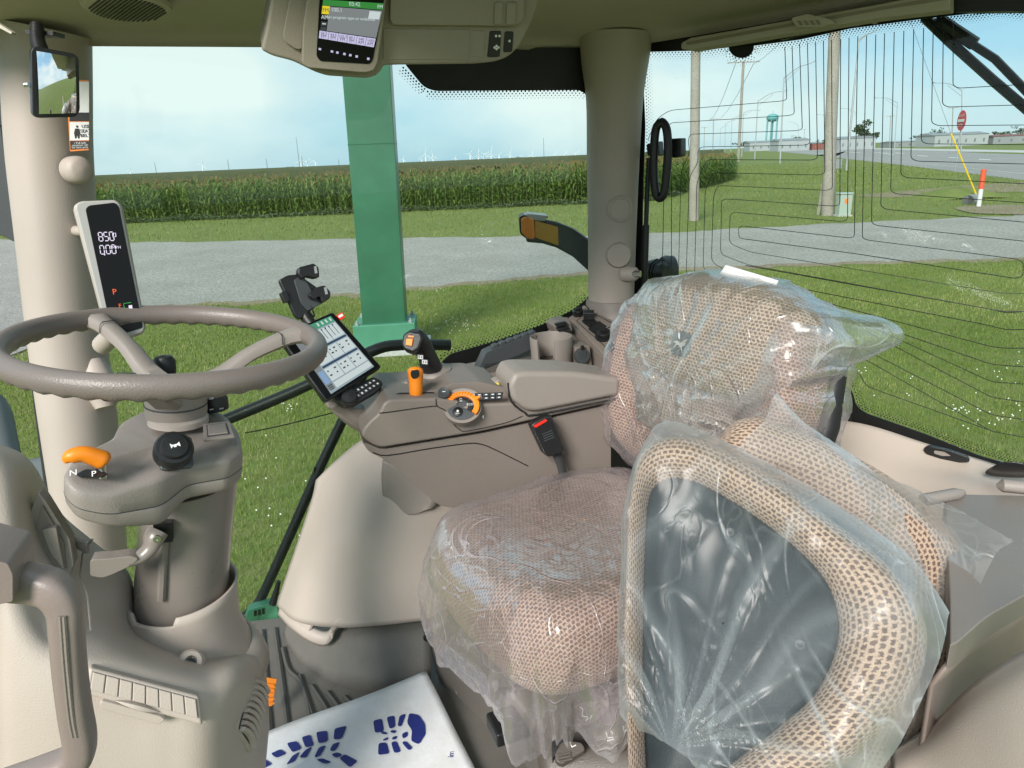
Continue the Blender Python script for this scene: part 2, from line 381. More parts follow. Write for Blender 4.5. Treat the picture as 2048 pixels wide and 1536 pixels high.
ia, ib = np.argsort(lax), np.argsort(lbx)
def blades(x, y, h, wd, lean=.55):
    n = len(x); t = RNG.random(n)*6.283; d = np.stack([np.cos(t), np.sin(t)], 1); s = np.stack([-d[:, 1], d[:, 0]], 1)
    b0 = np.stack([x, y, np.zeros(n)], 1); V = np.zeros((n, 3, 3)); V[:, 0] = b0; V[:, 1] = b0
    V[:, 0, :2] -= s*wd[:, None]/2; V[:, 1, :2] += s*wd[:, None]/2
    l = RNG.random(n)*lean; V[:, 2] = b0; V[:, 2, :2] += d*(h*np.sin(l*1.3))[:, None]; V[:, 2, 2] += h*np.cos(l*1.2)
    return V.reshape(-1, 3), np.arange(3*n).reshape(-1, 3)
def clump(x, y): return .5+.5*np.sin(x*2.1+np.sin(y*1.7)*1.3)*np.sin(y*2.6+np.sin(x*1.3)*1.7)
def lawn(n, x0, x1, y0, y1, keep, hh, ww):
    x = RNG.uniform(x0, x1, n); y = RNG.uniform(y0, y1, n); k = keep(x, y); x, y = x[k], y[k]; c = clump(x, y)
    return x, y, hh*(.6+.7*RNG.random(len(x)))*(.75+.5*c), ww*(.7+.6*RNG.random(len(x)))
near = lambda x, y: (y < np.interp(x, lbx[ib], lby[ib])-.10+.28*(RNG.random(len(x))**3)) & (np.abs(x) < .9*y+2.2)
nA = lambda x, y: near(x, y) & (RNG.random(len(x)) < np.clip(7/np.hypot(x, y), 0, 1)**1.3)
x, y, h, wd = lawn(800000, -11, 14, 2.2, 16, nA, .042, .0058); wd *= np.clip(np.hypot(x, y)/6, 1, 2.2)
V1, F1 = blades(x, y, h, wd)
me = bpy.data.meshes.new('lawn_grass'); 
def fastmesh(name, V, F, mat, label, cat, kind='stuff'):
    me = bpy.data.meshes.new(name); nF = len(F); me.vertices.add(len(V)); me.vertices.foreach_set('co', V.astype(np.float32).ravel())
    me.loops.add(nF*3); me.loops.foreach_set('vertex_index', F.astype(np.int32).ravel()); me.polygons.add(nF)
    me.polygons.foreach_set('loop_start', np.arange(0, nF*3, 3, dtype=np.int32)); me.update(calc_edges=True); me.validate()
    me.materials.append(MATS[mat]); o = bpy.data.objects.new(name, me); COL.objects.link(o); ORG[o.name] = np.zeros(3)
    tag(o, label, cat, kind=kind); return o
fastmesh('lawn_grass', V1, F1, 'grass_blade', 'short mown grass on the near side of the gravel lane', 'grass')
corn_edge = crom([(-40, 40.5, 0), (-25, 41, 0), (5, 41.5, 0), (9, 43, 0), (13, 50, 0), (19, 62, 0), (24, 76, 0)], 8)[:, :2]
cex, cey = corn_edge[:, 0], corn_edge[:, 1]
_hp = np.array([(p[0], p[1]) for p in list(crom(hn, 6))+list(crom(hf, 6))[::-1]])
def inroad(x, y):
    r = np.zeros(len(x), bool); j = len(_hp)-1
    for i in range(len(_hp)):
        xi, yi = _hp[i]; xj, yj = _hp[j]; c = ((yi > y) != (yj > y)) & (x < (xj-xi)*(y-yi)/(yj-yi+1e-9)+xi); r ^= c; j = i
    return r
def farkeep(x, y):
    lim = np.where(x < 24, np.interp(x, cex, cey), 140.0)
    return (y > np.interp(x, lax[ia], lay[ia])+.15) & (y < lim+.6) & (np.abs(x) < .85*y+3) & (RNG.random(len(x)) < np.clip(20/y, 0, 1)**1.5) & ~inroad(x, y)
x, y, h, wd = lawn(520000, -34, 75, 13, 120, farkeep, .09, .022); wd *= np.clip(y/20, 1, 4); h *= np.clip(y/35, 1, 1.5)
V2, F2 = blades(x, y, h, wd)
fastmesh('verge_grass', V2, F2, 'far_grass_blade', 'longer verge grass between gravel lane and corn', 'grass')
# loose stones on the lane
def stones(n, keep, s0, s1, x0, x1, y0, y1):
    x = RNG.uniform(x0, x1, n); y = RNG.uniform(y0, y1, n); k = keep(x, y); x, y = x[k], y[k]; n = len(x)
    s = RNG.uniform(s0, s1, n)**1.0; base = np.array([[1, 0, 0], [-.5, .87, 0], [-.5, -.87, 0], [0, 0, .8]])
    t = RNG.random(n)*6.28; V = np.zeros((n, 4, 3)); c, sn = np.cos(t), np.sin(t)
    for i in range(4):
        V[:, i, 0] = x+s*(base[i, 0]*c-base[i, 1]*sn); V[:, i, 1] = y+s*(base[i, 0]*sn+base[i, 1]*c)*.9; V[:, i, 2] = .012+s*base[i, 2]
    F = (np.arange(n)*4)[:, None, None]+np.array([[0, 1, 3], [1, 2, 3], [2, 0, 3]])[None]
    return V.reshape(-1, 3), F.reshape(-1, 3)
inlane = lambda x, y: (y > np.interp(x, lbx[ib], lby[ib])-.1) & (y < np.interp(x, lax[ia], lay[ia])+.1) & (np.abs(x) < .85*y+3) & (RNG.random(len(x)) < np.clip(11/np.hypot(x, y), 0, 1)**2)
twoscale('stone', (.30, .295, .28), (.46, .45, .43), (.16, .155, .15), 30, 80, .9)
V3, F3 = stones(150000, inlane, .006, .022, -16, 22, 8, 30)
fastmesh('gravel_stones', V3, F3, 'stone', 'loose pale stones scattered on the gravel lane', 'gravel')
# clover flowers: white dots in patches on the lawn
flat('clover', (.78, .78, .70))
cv = []; cf = []
for cx, cy, sx, sy, n_ in ((918, 648, 55, 22, 34), (880, 580, 10, 6, 5), (1985, 830, 75, 35, 22), (1915, 815, 40, 22, 14), (2005, 745, 60, 30, 12), (1720, 742, 30, 8, 4), (575, 815, 14, 10, 10), (1600, 800, 300, 90, 16), (540, 960, 80, 140, 14), (380, 452, 40, 4, 16)):
    for _ in range(n_):
        q = PZ(random.gauss(cx, sx*.5), random.gauss(cy, sy*.5), .07); v, f = lathe([(.0, 0), (.006, .003), (.0075, .008), (.004, .013), (0, .014)], q, (0, 0, 1), 6); cv.append((v, f))
V4, F4 = merge(*cv); o = obj('clover_flowers', (V4, F4), 'clover', origin=(0, 0, 0)); tag(o, 'small white clover flowers scattered in the lawn', 'flowers', kind='stuff')

# ------------------------------------------------------------------ corn
leafmat('corn_leaf', (.09, .16, .025), (.17, .24, .045), .5, .5, .35, (.22, .26, .07))
flat('corn_stalk', (.12, .17, .045)); leafmat('tassel', (.20, .15, .05), (.30, .23, .09), 2, .8, .2)
def corn(seed, H=2.0, nl=11):
    rg = random.Random(seed); V = []; F = []; M = []; k = 0
    def add(v, f, m):
        nonlocal k
        V.append(np.array(v, float)); F.extend([[i+k for i in q] for q in f]); M.extend([m]*len(f)); k += len(v)
    v, f = tube([(0, 0, 0), (0.01, 0, H*.5), (0, .01, H*.93)], [.016, .013, .006], 4, cap=False); add(v, f, 1)
    a0 = rg.random()*3.14
    for i in range(nl):
        z = .25+(H*.88-.25)*i/(nl-1); a = a0+i*math.pi+rg.uniform(-.5, .5); ln = rg.uniform(.55, .8)*(1-.35*abs(i/(nl-1)-.5)); wd = .045*rg.uniform(.8, 1.2)
        d = np.array([math.cos(a), math.sin(a), 0]); s = np.array([-d[1], d[0], 0]); up = rg.uniform(.30, .5) if i < nl-3 else rg.uniform(.5, .75); pts = []
        for t in (0, .25, .5, .78, 1): pts.append(np.array([0, 0, z])+d*ln*t*.8+np.array([0, 0, ln*(up*1.7*t-1.1*up*2.0*t*t*rg.uniform(.85, 1.1))]))
        wv = [.5, 1, .95, .6, 0.05]; v = []
        for q, w_ in zip(pts, wv): tw = s*(w_*wd)+np.array([0, 0, .02*rg.uniform(-1, 1)]); v += [q-tw, q+tw]
        add(v, [[2*j, 2*j+1, 2*j+3, 2*j+2] for j in range(4)], 0)
    for j in range(5):
        a = rg.random()*6.28; e = .10 if j else .01
        q0 = np.array([0, .01, H*.9]); q1 = q0+np.array([math.cos(a)*e, math.sin(a)*e, .18+.08*rg.random()])
        v, f = tube([q0, (q0+q1)/2+[0, 0, .02], q1], [.006, .011, .004], 3, cap=False); add(v, f, 2)
    return np.vstack(V), F, M
CV = []
for s in range(6):
    v, f, m = corn(s, 1.95+.05*s, 11); me = bpy.data.meshes.new('corn_plant'); me.from_pydata(v.tolist(), [], f)
    for mm in ('corn_leaf', 'corn_stalk', 'tassel'): me.materials.append(MATS[mm])
    me.polygons.foreach_set('material_index', m); me.update(); CV.append((me, v, f, m))
def along(s):
    d = np.r_[0, np.cumsum(np.hypot(np.diff(cex), np.diff(cey)))]; return np.interp(s, d, cex), np.interp(s, d, cey)
tot = float(np.hypot(np.diff(cex), np.diff(cey)).sum())
vis = []
s = 8.0
while s < tot:
    x, y = along(s); vis.append((x+random.uniform(-.06, .06), y+random.uniform(-.1, .15))); s += .165+random.uniform(-.03, .03)
front = [q for q in vis if abs(proj((q[0], q[1], 1))[0]-1024) < 1010 and proj((q[0], q[1], 1))[0] > 165]
step = len(front)/300.0
pick = set(int(i*step) for i in range(300))
rest = []
for i, (x, y) in enumerate(front):
    if i in pick:
        o = bpy.data.objects.new('corn_plant', CV[i % 6][0]); COL.objects.link(o); o.location = (x, y, 0); o.rotation_euler = (random.uniform(-.05, .05), random.uniform(-.05, .05), random.random()*6.28); z = random.uniform(.86, 1.10); o.scale = (z, z, z)
        tag(o, 'tall green corn plant in the front row of the field edge', 'corn', 'corn plants along the field edge')
    else: rest.append((x, y))
for row in range(1, 12):
    s = random.random()
    while s < tot:
        x, y = along(s); nx, ny = (-.0, 1.0) if x < 5 else (-.75, .66)
        rest.append((x+nx*row*.72+random.uniform(-.1, .1), y+ny*row*.72+random.uniform(-.15, .15))); s += .22+random.uniform(-.05, .05)+row*.012
    # further rows show only their tops
# merged mass
V = []; F = []; M = []; k = 0
for x, y in rest:
    me, v, f, m = CV[random.randrange(6)]; a = random.random()*6.28; c, sn = math.cos(a), math.sin(a); z = random.uniform(.86, 1.10)
    q = np.stack([v[:, 0]*c-v[:, 1]*sn+x, v[:, 0]*sn+v[:, 1]*c+y, v[:, 2]*z], 1); V.append(q); F.append((np.array([g if len(g) == 4 else g+[g[-1]] for g in f])+k)); M.append(m); k += len(q)
V = np.vstack(V); Fq = np.vstack(F); Mq = np.concatenate(M)
me = bpy.data.meshes.new('corn_rows'); me.vertices.add(len(V)); me.vertices.foreach_set('co', V.astype(np.float32).ravel())
me.loops.add(len(Fq)*4); me.loops.foreach_set('vertex_index', Fq.astype(np.int32).ravel()); me.polygons.add(len(Fq)); me.polygons.foreach_set('loop_start', np.arange(0, len(Fq)*4, 4, dtype=np.int32))
me.update(calc_edges=True)
for mm in ('corn_leaf', 'corn_stalk', 'tassel'): me.materials.append(MATS[mm])
me.polygons.foreach_set('material_index', Mq.astype(np.int32)); o = bpy.data.objects.new('corn_rows', me); COL.objects.link(o); ORG[o.name] = np.zeros(3)
tag(o, 'dense mass of corn rows behind the field edge', 'corn', kind='stuff')
# the crop beyond reads as one brown-green surface
ys = np.r_[np.linspace(49, 120, 60), np.geomspace(125, 6000, 60)]; Gs = []
for yy in ys:
    row = []
    for t in np.linspace(0, 1, 140):
        x0 = -.95*yy-10; x1 = .30*yy + (-3 if yy < 90 else 0)
        x = x0+(x1-x0)*t; row.append((x, yy, 2.02+(RNG.normal(0, .07) if yy < 400 else 0)))
    Gs.append(row)
o = obj('corn_field', gridmesh(Gs), 'field_top', smooth=False, origin=(0, 0, 0)); tag(o, 'brownish tasselled top of the cornfield reaching the horizon', 'field', kind='structure')
# grey-green weeds along the corn foot
leafmat('weed', (.11, .16, .07), (.20, .25, .13), 3, .7, .2)
wv = []
for i in range(2600):
    s_ = random.uniform(6, tot*.62); x, y = along(s_); x += random.gauss(0, .1); y -= abs(random.gauss(.15, .45)); c_ = .4+.6*abs(math.sin(x*.8)*math.sin(x*.31+1)); h = .38*c_*random.uniform(.5, 1.1)
    for j in range(5):
        a = random.random()*6.28; d = np.array([math.cos(a), math.sin(a), 0])*random.uniform(.06, .2); q = np.array([x, y, h*random.random()]); s2 = np.array([-d[1], d[0], 0])*.35
        wv.append(([q, q+d*.5+s2+[0, 0, .05], q+d+[0, 0, .03], q+d*.5-s2+[0, 0, .04]], [[0, 1, 2, 3]]))
V, F = merge(*wv); o = obj('weed_strip', (V, F), 'weed', smooth=False, origin=(0, 0, 0)); tag(o, 'grey-green weeds along the foot of the corn', 'weeds', kind='stuff')
# ------------------------------------------------------------------ outdoors: things standing there
plastic('column_green', (.026, .125, .066), .42, 0, var=.16, mottle=2.2, coat=.15); plastic('base_green', (.07, .24, .15), .5, 0, var=.08, mottle=3)
twoscale('pole_wood', (.30, .27, .23), (.38, .35, .31), (.22, .19, .16), 1.5, 25, .9, .4, 60, .01)
plastic('galvanised', (.36, .38, .39), .5, 0, metallic=.3); flat('dark_steel', (.12, .12, .12), .6); flat('insulator', (.30, .30, .30), .4)
flat('tower_teal', (.12, .33, .34)); flat('shed_white', (.34, .36, .37)); flat('shed_grey', (.24, .25, .26)); flat('shed_red', (.22, .07, .05)); flat('far_window', (.14, .15, .17), .3)
flat('sign_red', (.55, .03, .04), .4); flat('sign_white', (.65, .65, .65), .4); flat('marker_red', (.72, .10, .04), .5); flat('guard_yellow', (.75, .52, .02), .5)
flat('pedestal_paint', (.34, .40, .35), .5); flat('sticker_orange', (.80, .20, .04), .5); flat('turbine_white', (.80, .82, .84), .4); flat('corrugated', (.25, .25, .25), .6)
leafmat('tree_leaf', (.022, .045, .012), (.05, .085, .02), .5, .6, .2); flat('bark', (.10, .08, .06), .9)

def col_ax(a): c, s = math.cos(a), math.sin(a); return np.array([[c, s, 0], [-s, c, 0], [0, 0, 1.0]])
# the big green column of the dealer sign
g0 = PZ(777, 700); ax = col_ax(math.radians(4)); k_ = np.linalg.norm(g0[:2])/10.0
t = thing('sign_column', 'tall dark green boxed steel column on a pale green base', 'column', g0)
obj('concrete_footing', box(g0+[0.08, 0.05, .04], (1.05*k_, .85*k_, .08), ax), 'concrete', t, bevel=.01)
obj('base_plinth', box(g0+[0, 0, .08+.19], (.86*k_, .62*k_, .38), ax), 'base_green', t, bevel=.012)
_bx = box(g0+[0, .0, .46+4.2], (.60*k_, .46*k_, 8.4), ax); _bx[0][:, 0] += (_bx[0][:, 2]-.46)*.026
sh = obj('shaft', _bx, 'column_green', t, bevel=.012)

for sx_ in (-1, 1):
    for sy_ in (-1, 1):
        obj('anchor_bolt', lathe([(.03, 0), (.03, .03), (.016, .03), (.016, .06), (0, .065)], g0+ax[0]*sx_*.37*k_+ax[1]*sy_*.26*k_+[0, 0, .46], UP, 6), 'galvanised', t)
obj('weld_bead', tube([g0+ax[0]*x*.303*k_+ax[1]*y*.233*k_+[0, 0, .462] for x, y in ((-1, -1), (1, -1), (1, 1), (-1, 1))], .012, 6, closed=True), 'column_green', t)
for zz in (2.9, 5.6): obj('weld_bead', tube([g0+ax[0]*x*.301*k_+ax[1]*y*.231*k_+[(zz-.46)*.026, 0, zz] for x, y in ((-1, -1), (1, -1), (1, 1), (-1, 1))], .006, 5, closed=True), 'column_green', t)
def pole_round(name, b, top, r0, r1, mat, parent, seg=10): return obj(name, tube([b, (np.array(b)+top)/2, top], [r0, (r0+r1)/2, r1], seg), mat, parent)
def at_above(px, py, base): return P(px, py, base[1])      # same distance as the foot
def wood_pole(bpx, tpx, r, label, arms=(), wires=False, dist=None):
    b = PZ(*bpx) if dist is None else P(bpx[0], bpx[1], dist)
    if dist is not None: b[2] = 0
    tp = at_above(*tpx, b); t = thing('utility_pole', label, 'utility pole', b, 'utility poles along the highway'); pole_round('shaft', b, tp, r, r*.8, 'pole_wood', t)
    for dz, hw in arms:
        c = tp+[0, 0, -dz]; a = obj('crossarm', box(c+[0, -.2, 0], (2*hw, .14, .16)), 'pole_wood', t)
        for s in (-.9, -.45, .45, .9): obj('insulator', lathe([(.05, 0), (.09, .08), (.05, .2), (0, .24)], c+[s*hw, -.2, .08], (0, 0, 1), 6), 'insulator', a)
    return t
wood_pole((1388, 441), (1394, -140), .20, 'weathered wooden utility pole nearest the cab post')
tp2 = wood_pole((1655, 431), (1678, -160), .235, 'thick wooden utility pole beside the pale pedestal box')
b2 = PZ(1636, 430); obj('brace_stub', tube([b2, b2+[0.3, .1, 3.2]], .06, 6), 'pole_wood', tp2)
# dark conduit clip low on the nearest pole
wood_pole((1477, 313), (1487, 122), .32, 'dark utility pole with a crossarm at its top', ((.25, 3.2),), dist=150)
for (b, tp, d, lab) in (((1426, 300), (1427, 237), 330, 'small far utility pole left of the dark crossarm pole'), ((1408, 300), (1409, 254), 450, 'tiny utility pole nearest the corner post in the distance'), ((1780, 289), (1781, 231), 330, 'small utility pole with crossarm right of the lone tree'), ((1904, 288), (1906, 214), 260, 'thin far pole behind the round red sign'), ((1608, 290), (1609, 258), 600, 'tiny far pole right of the water tower')):
    wood_pole(b, tp, .18, lab, ((.3, 1.9), ), dist=d)
def lamp_post(bpx, tpx, tip, dist, label, r=.13):
    b = P(bpx[0], bpx[1], dist); b[2] = 0; tp = P(tpx[0], tpx[1], dist); e = P(tip[0], tip[1], dist)
    t = thing('street_lamp', label, 'street lamp', b, 'street lamps along the highway'); pole_round('post', b, tp, r, r*.6, 'galvanised', t, 8)
    m = tp*.5+e*.5+[0, 0, abs(e[0]-tp[0])*.10]
    obj('arm', tube([tp, m, e], [r*.55, r*.45, r*.4], 6, k=4), 'galvanised', t); obj('brace', tube([tp-[0, 0, abs(e[0]-tp[0])*.18], tp*.45+e*.55+[0, 0, abs(e[0]-tp[0])*.04]], r*.3, 5), 'galvanised', t)
    d = unit(e-tp); obj('lamp_head', loft([[e+d*s*r*5+[0, y*r*1.4*q, z*r*1.0*q] for y, z in ((-1, 0), (-.5, .7), (.5, .7), (1, 0), (.5, -.4), (-.5, -.4))] for s, q in ((0, .5), (.35, 1), (.8, .9), (1, .3))]), 'galvanised', t)
for (b, tp, e, d, lab) in (((1694, 329), (1718, 79), (1742, 66), 75, 'tall street lamp standing right behind the thick wooden pole'),
    ((1561, 313), (1568, 156), (1623, 126), 120, 'street lamp reaching over the highway left of the water tower'),
    ((1510, 307), (1516, 202), (1570, 182), 170, 'second street lamp in the left row with its arm to the right'),
    ((1484, 303), (1487, 226), (1516, 221), 230, 'third street lamp in the left row behind the dark pole'),
    ((1462, 301), (1464, 238), (1489, 230), 290, 'fourth street lamp in the left row, thin and far'),
    ((1450, 300), (1451, 247), (1468, 241), 350, 'fifth street lamp in the left row, very small'),
    ((1440, 300), (1441, 257), (1456, 251), 420, 'farthest street lamp in the left row near the corn'),
    ((1924, 293), (1924, 181), (1870, 166), 150, 'street lamp above the round red sign, arm to the left'),
    ((1790, 290), (1795, 206), (1753, 196), 210, 'street lamp right of the thick pole with its arm to the left'),
    ((1712, 290), (1713, 226), (1684, 217), 280, 'small street lamp just right of the thick wooden pole'),
    ((1656, 290), (1657, 236), (1636, 229), 340, 'small street lamp just left of the thick wooden pole'),
    ((1596, 290), (1597, 250), (1579, 244), 420, 'tiny street lamp between water tower and thick pole')):
    lamp_post(b, tp, e, d, lab, .15 if d > 100 else .13)
# overhead wires
wires = [(1487, 128), (1427, 240), (1409, 256)]
def wire(a, b, sag, r, label):
    m = (a+b)/2+[0, 0, -sag]; o = obj('overhead_wire', tube([a, a*.5+m*.5+[0, 0, -sag*.25], m, b*.5+m*.5+[0, 0, -sag*.25], b], r, 4), 'dark_steel'); tag(o, label, 'wire', 'overhead power wires')
for s, nm in ((-16, 'left'), (20, 'right')):
    wire(P(1487+s, 128, 150), P(1427+s*.4, 240, 330), 2.0, .05, 'thin overhead wire on the %s end of the crossarms' % nm)
    wire(P(1487+s, 128, 150), P(1560+s*6, -60, 60), 1.0, .03, 'thin overhead wire rising from the %s end of the dark pole' % nm)
g1, g2 = P(1827, 60, 33.0), PZ(1956, 398)
gg = thing('guy_wire', 'slanting guy wire with a yellow plastic guard near the marker', 'guy wire', g2); gm = P(1902, 267, g2[1]+.0)
obj('cable', tube([gm, P(1820, 40, g2[1]-.0)], .008, 5), 'dark_steel', gg); obj('guard', tube([g2, gm], .035, 8), 'guard_yellow', gg)
# water tower
d = 620; c = P(1545, 237, d); gz = 0.0; sc = d/1400
t = thing('water_tower', 'pale teal water tower on slim legs behind the highway', 'water tower', (c[0], c[1], 0))
obj('tank', lathe([(0, -6*sc), (6*sc, -5.5*sc), (10.5*sc, -1*sc), (11*sc, 2*sc), (9*sc, 6*sc), (4*sc, 8*sc), (0, 8.6*sc)], c, (0, 0, 1), 20), 'tower_teal', t); obj('riser', tube([(c[0], c[1], 0), c+[0, 0, -5*sc]], 1.6*sc, 8), 'tower_teal', t)
for a in range(6): q = np.array([math.cos(a*1.047), math.sin(a*1.047), 0])*10*sc; obj('leg', tube([np.array([c[0], c[1], 0])+q*1.05, c+q+[0, 0, -1*sc]], .7*sc, 6), 'tower_teal', t)
obj('antenna', tube([c+[0, 0, 8*sc], c+[0, 0, 14*sc]], .25*sc, 4), 'dark_steel', t)
# low buildings along the highway
def shed(x0, x1, y0, dist, label, mat='shed_white', roof='shed_grey', nwin=4, dep=14):
    a, b = P(x0, y0+3, dist), P(x1, y0+3, dist); h = max(a[2], 2.2); t = thing('low_building', label, 'building', ((a[0]+b[0])/2, dist, 0), 'low buildings beyond the highway'); w_ = b[0]-a[0]; c = np.array([(a[0]+b[0])/2, dist+dep/2, h/2])
    wl = obj('wall', box(c, (w_, dep, h)), mat, t); rid = h*.22
    obj('roof', prism([c+[-w_/2-.3, -dep/2-.3, h/2], c+[-w_/2-.3, 0, h/2+rid], c+[-w_/2-.3, dep/2+.3, h/2]], (w_+.6, 0, 0)), roof, t)
    for i in range(nwin): obj('window' if i % 3 else 'door', box([a[0]+w_*(i+.5)/nwin, dist-.02, h*.45], (w_/nwin*.16, .08, h*.32)), 'far_window', t)
shed(1558, 1620, 279, 420, 'long white shed left of the thick pole, behind the highway')
shed(1680, 1752, 275, 330, 'white low building under the lone dark tree', nwin=5)
shed(1871, 1978, 268, 300, 'longest white metal building behind the round red sign', nwin=6)
shed(1988, 2060, 270, 300, 'grey building at the far right edge of the view', 'shed_grey', 'shed_red', 3)
shed(1790, 1850, 281, 360, 'grey low shed right of the small crossarm pole', 'shed_grey', 'shed_white', 3)
shed(1500, 1545, 283, 560, 'tiny white building at the foot of the water tower', nwin=3)
shed(1625, 1650, 284, 420, 'small rust-red shed just left of the thick pole', 'shed_red', 'shed_grey', 2)
# trees
def tree(px, py, rx, ry, dist, label, n_=900, group='trees by the far buildings', name='tree'):
    c = P(px, py, dist); k = dist/1400.0; rx *= k; ry *= k; b = np.array([c[0], c[1], 0.0]); t = thing(name, label, 'tree', b, group); rg = random.Random(px)
    obj('trunk', tube([b, b+[rx*.04, 0, c[2]*.55], c+[0, 0, ry*.2]], [rx*.09, rx*.07, rx*.02], 6), 'bark', t); V = []
    for i in range(5):
        a = rg.random()*6.28; V.append(tube([b+[0, 0, c[2]*.5], c+[math.cos(a)*rx*.6, math.sin(a)*rx*.6, rg.uniform(-.1, .5)*ry]], [rx*.04, rx*.012], 4))
    obj('limbs', merge(*V), 'bark', t)
    cl = [(np.array([rg.gauss(0, .45)*rx, rg.gauss(0, .45)*rx, rg.gauss(0, .42)*ry]), rg.uniform(.22, .42)) for _ in range(16)]; q = []
    s0 = max(rx, ry)*.085
    for i in range(n_):
        o_, rr = cl[i % 16]; v = np.array([rg.gauss(0, 1) for _ in range(3)]); v = v/np.linalg.norm(v)*rr*rg.uniform(.6, 1.1)*np.array([rx, rx, ry]); p = c+o_+v
        e1 = unit([rg.gauss(0, 1) for _ in range(3)]); e2 = unit(np.cross(e1, [rg.gauss(0, 1) for _ in range(3)])); s = s0*rg.uniform(.6, 1.4)
        q.append(([p-e1*s, p+e2*s*.6, p+e1*s, p-e2*s*.6], [[0, 1, 2, 3]]))
    obj('crown', merge(*q), 'tree_leaf', t, smooth=False)
tree(1725, 262, 24, 16, 340, 'lone round dark tree above the white low building')
tree(1593, 278, 10, 7, 480, 'small dark tree left of the thick wooden pole', 350)
tree(1655, 283, 14, 7, 400, 'low dark bushy tree at the foot of the thick pole', 350)
tree(1880, 266, 13, 8, 330, 'small round tree at the left end of the longest building', 350)
tree(1838, 273, 14, 6, 380, 'low dark trees between the grey shed and long building', 350)
tree(2005, 268, 18, 6, 380, 'dark tree behind the right end of the long building', 350)
tree(2045, 264, 16, 7, 380, 'dark tree at the far right edge of the view', 350)
tree(1490, 288, 16, 4, 650, 'far dark tree line left of the water tower', 350)
tree(1038, 316, 7, 3, 1500, 'tiny dark tree on the horizon below the turbines', 200, 'tiny trees on the horizon')
tree(575, 336, 9, 2.5, 1700, 'tiny dark tree on the horizon left of the column', 200, 'tiny trees on the horizon')
# road sign, seen nearly edge-on
b = P(1911, 346, 62); b[2] = 0; c = P(1923, 241, 62); t = thing('road_sign', 'round red do-not-enter sign on a thin post', 'road sign', b)
obj('post', box((b+c)/2+[0, .03, 0], (.06, .05, np.linalg.norm(c-b)+1.2), col_ax(0)), 'galvanised', t)
e1 = unit([.15, .99, 0]); nrm = unit(np.cross(e1, UP)); rr = .80
sgn = obj('disc', lathe([(rr, 0), (rr, .02)], c, nrm, 28), 'sign_red', t); cn = nrm if np.dot(nrm, CAMP-c) > 0 else -nrm
obj('bar', box(c+cn*.035, (1.15, .012, .22), np.array([e1, nrm, UP])), 'sign_white', t)
if np.dot(np.cross(e1, UP), cn) < 0: e1 = -e1
text('DO NOT', c+cn*.04+[0, 0, .38], e1, UP, .30, 'sign_white', t); text('ENTER', c+cn*.04+[0, 0, -.38], e1, UP, .30, 'sign_white', t)
# red and white marker post, pedestal, culvert
b = PZ(1957, 414); tp = at_above(1968, 338, b); t = thing('marker_post', 'red-topped white marker post beside the culvert', 'marker post', b); m = b*.52+tp*.48
obj('white_lower', tube([b, m], .085, 12), 'sign_white', t); obj('red_upper', tube([m, tp*.97+m*.03, tp], [.095, .095, .05], 12), 'marker_red', t)
b = PZ(1690, 433); d = b[1]; wdt = 24/1400*d; hgt = at_above(1690, 389, b)[2]; t = thing('utility_pedestal', 'pale green utility pedestal box beside the thick wooden pole', 'pedestal', b)
bd = obj('cabinet', box(b+[0, .2, hgt/2], (wdt, .4, hgt)), 'pedestal_paint', t, bevel=.03); obj('lid', box(b+[0, .2, hgt+.03], (wdt*1.08, .46, .06)), 'pedestal_paint', t, bevel=.02)
obj('warning_sticker', box(b+[0, -.004, hgt*.7], (wdt*.28, .006, hgt*.22)), 'sticker_orange', t); obj('base', box(b+[0, .2, .03], (wdt*1.1, .5, .06)), 'concrete', t)
b = PZ(1675, 345); t = thing('meter_box', 'small grey box on a stub behind the thick pole', 'box', b); obj('stub', tube([b, b+[0, 0, .5]], .05, 6), 'galvanised', t); obj('case', box(b+[0, 0, .8], (.6, .3, .9)), 'shed_grey', t, bevel=.02)
b = PZ(1935, 409); axd = unit([.8, .6, 0]); rad = 11/1400*b[1]; prof = []
for i in range(9): prof.append((rad*(1+.03*(i % 2)), i*.1))
prof = prof+[(rad*.9, .8)]+[(rad*.9, .0)]
t = thing('culvert_pipe', 'dark corrugated culvert pipe end under the grass bank', 'culvert', b); obj('pipe', lathe(prof+[prof[0]], b+[0, 0, rad*.6], axd*1.0, 20), 'corrugated', t)
G = []
for i in range(14):
    s = i/13.0; row = []
    for j in range(9):
        u = j/8.0; p = PZ(1880+170*s, 402-6*s, 0); hh = (rad*2.3*math.sin(math.pi*min(1, max(0, s)))**.7)*math.sin(math.pi*(.08+.92*u))
        row.append(p+[0, .25+u*3.4, hh-.06])
    G.append(row)
o = obj('grass_bank', gridmesh(G), 'soil_grass'); tag(o, 'low grass bank over the culvert pipe', 'bank', kind='structure')
# wind turbines
def turbine(px, hub, dist, rot, label, bl=1.0):
    c = P(px, hub, dist); k = dist/1400.0; b = np.array([c[0], c[1], 0]); t = thing('wind_turbine', label, 'wind turbine', b, 'wind turbines on the horizon')
    obj('tower', tube([b, c], [1.1*k, .7*k], 8), 'turbine_white', t); obj('nacelle', box(c+[0, 0, 0], (1.3*k, 3*k, 1.3*k)), 'turbine_white', t)
    for i in range(3):
        a = rot+i*2.0944; d_ = np.array([math.sin(a), -.05, math.cos(a)]); obj('blade', tube([c+[0, -2*k, 0], c+d_*4*k*bl+[0, -2*k, 0], c+d_*15*k*bl+[0, -2*k, 0]], [.5*k, .75*k, .18*k], 5, flat_=.6), 'turbine_white', t)
    obj('hub', lathe([(0, -2.6*k), (.9*k, -2.0*k), (.9*k, -1.2*k)], c, (0, 1, 0), 8), 'turbine_white', t)
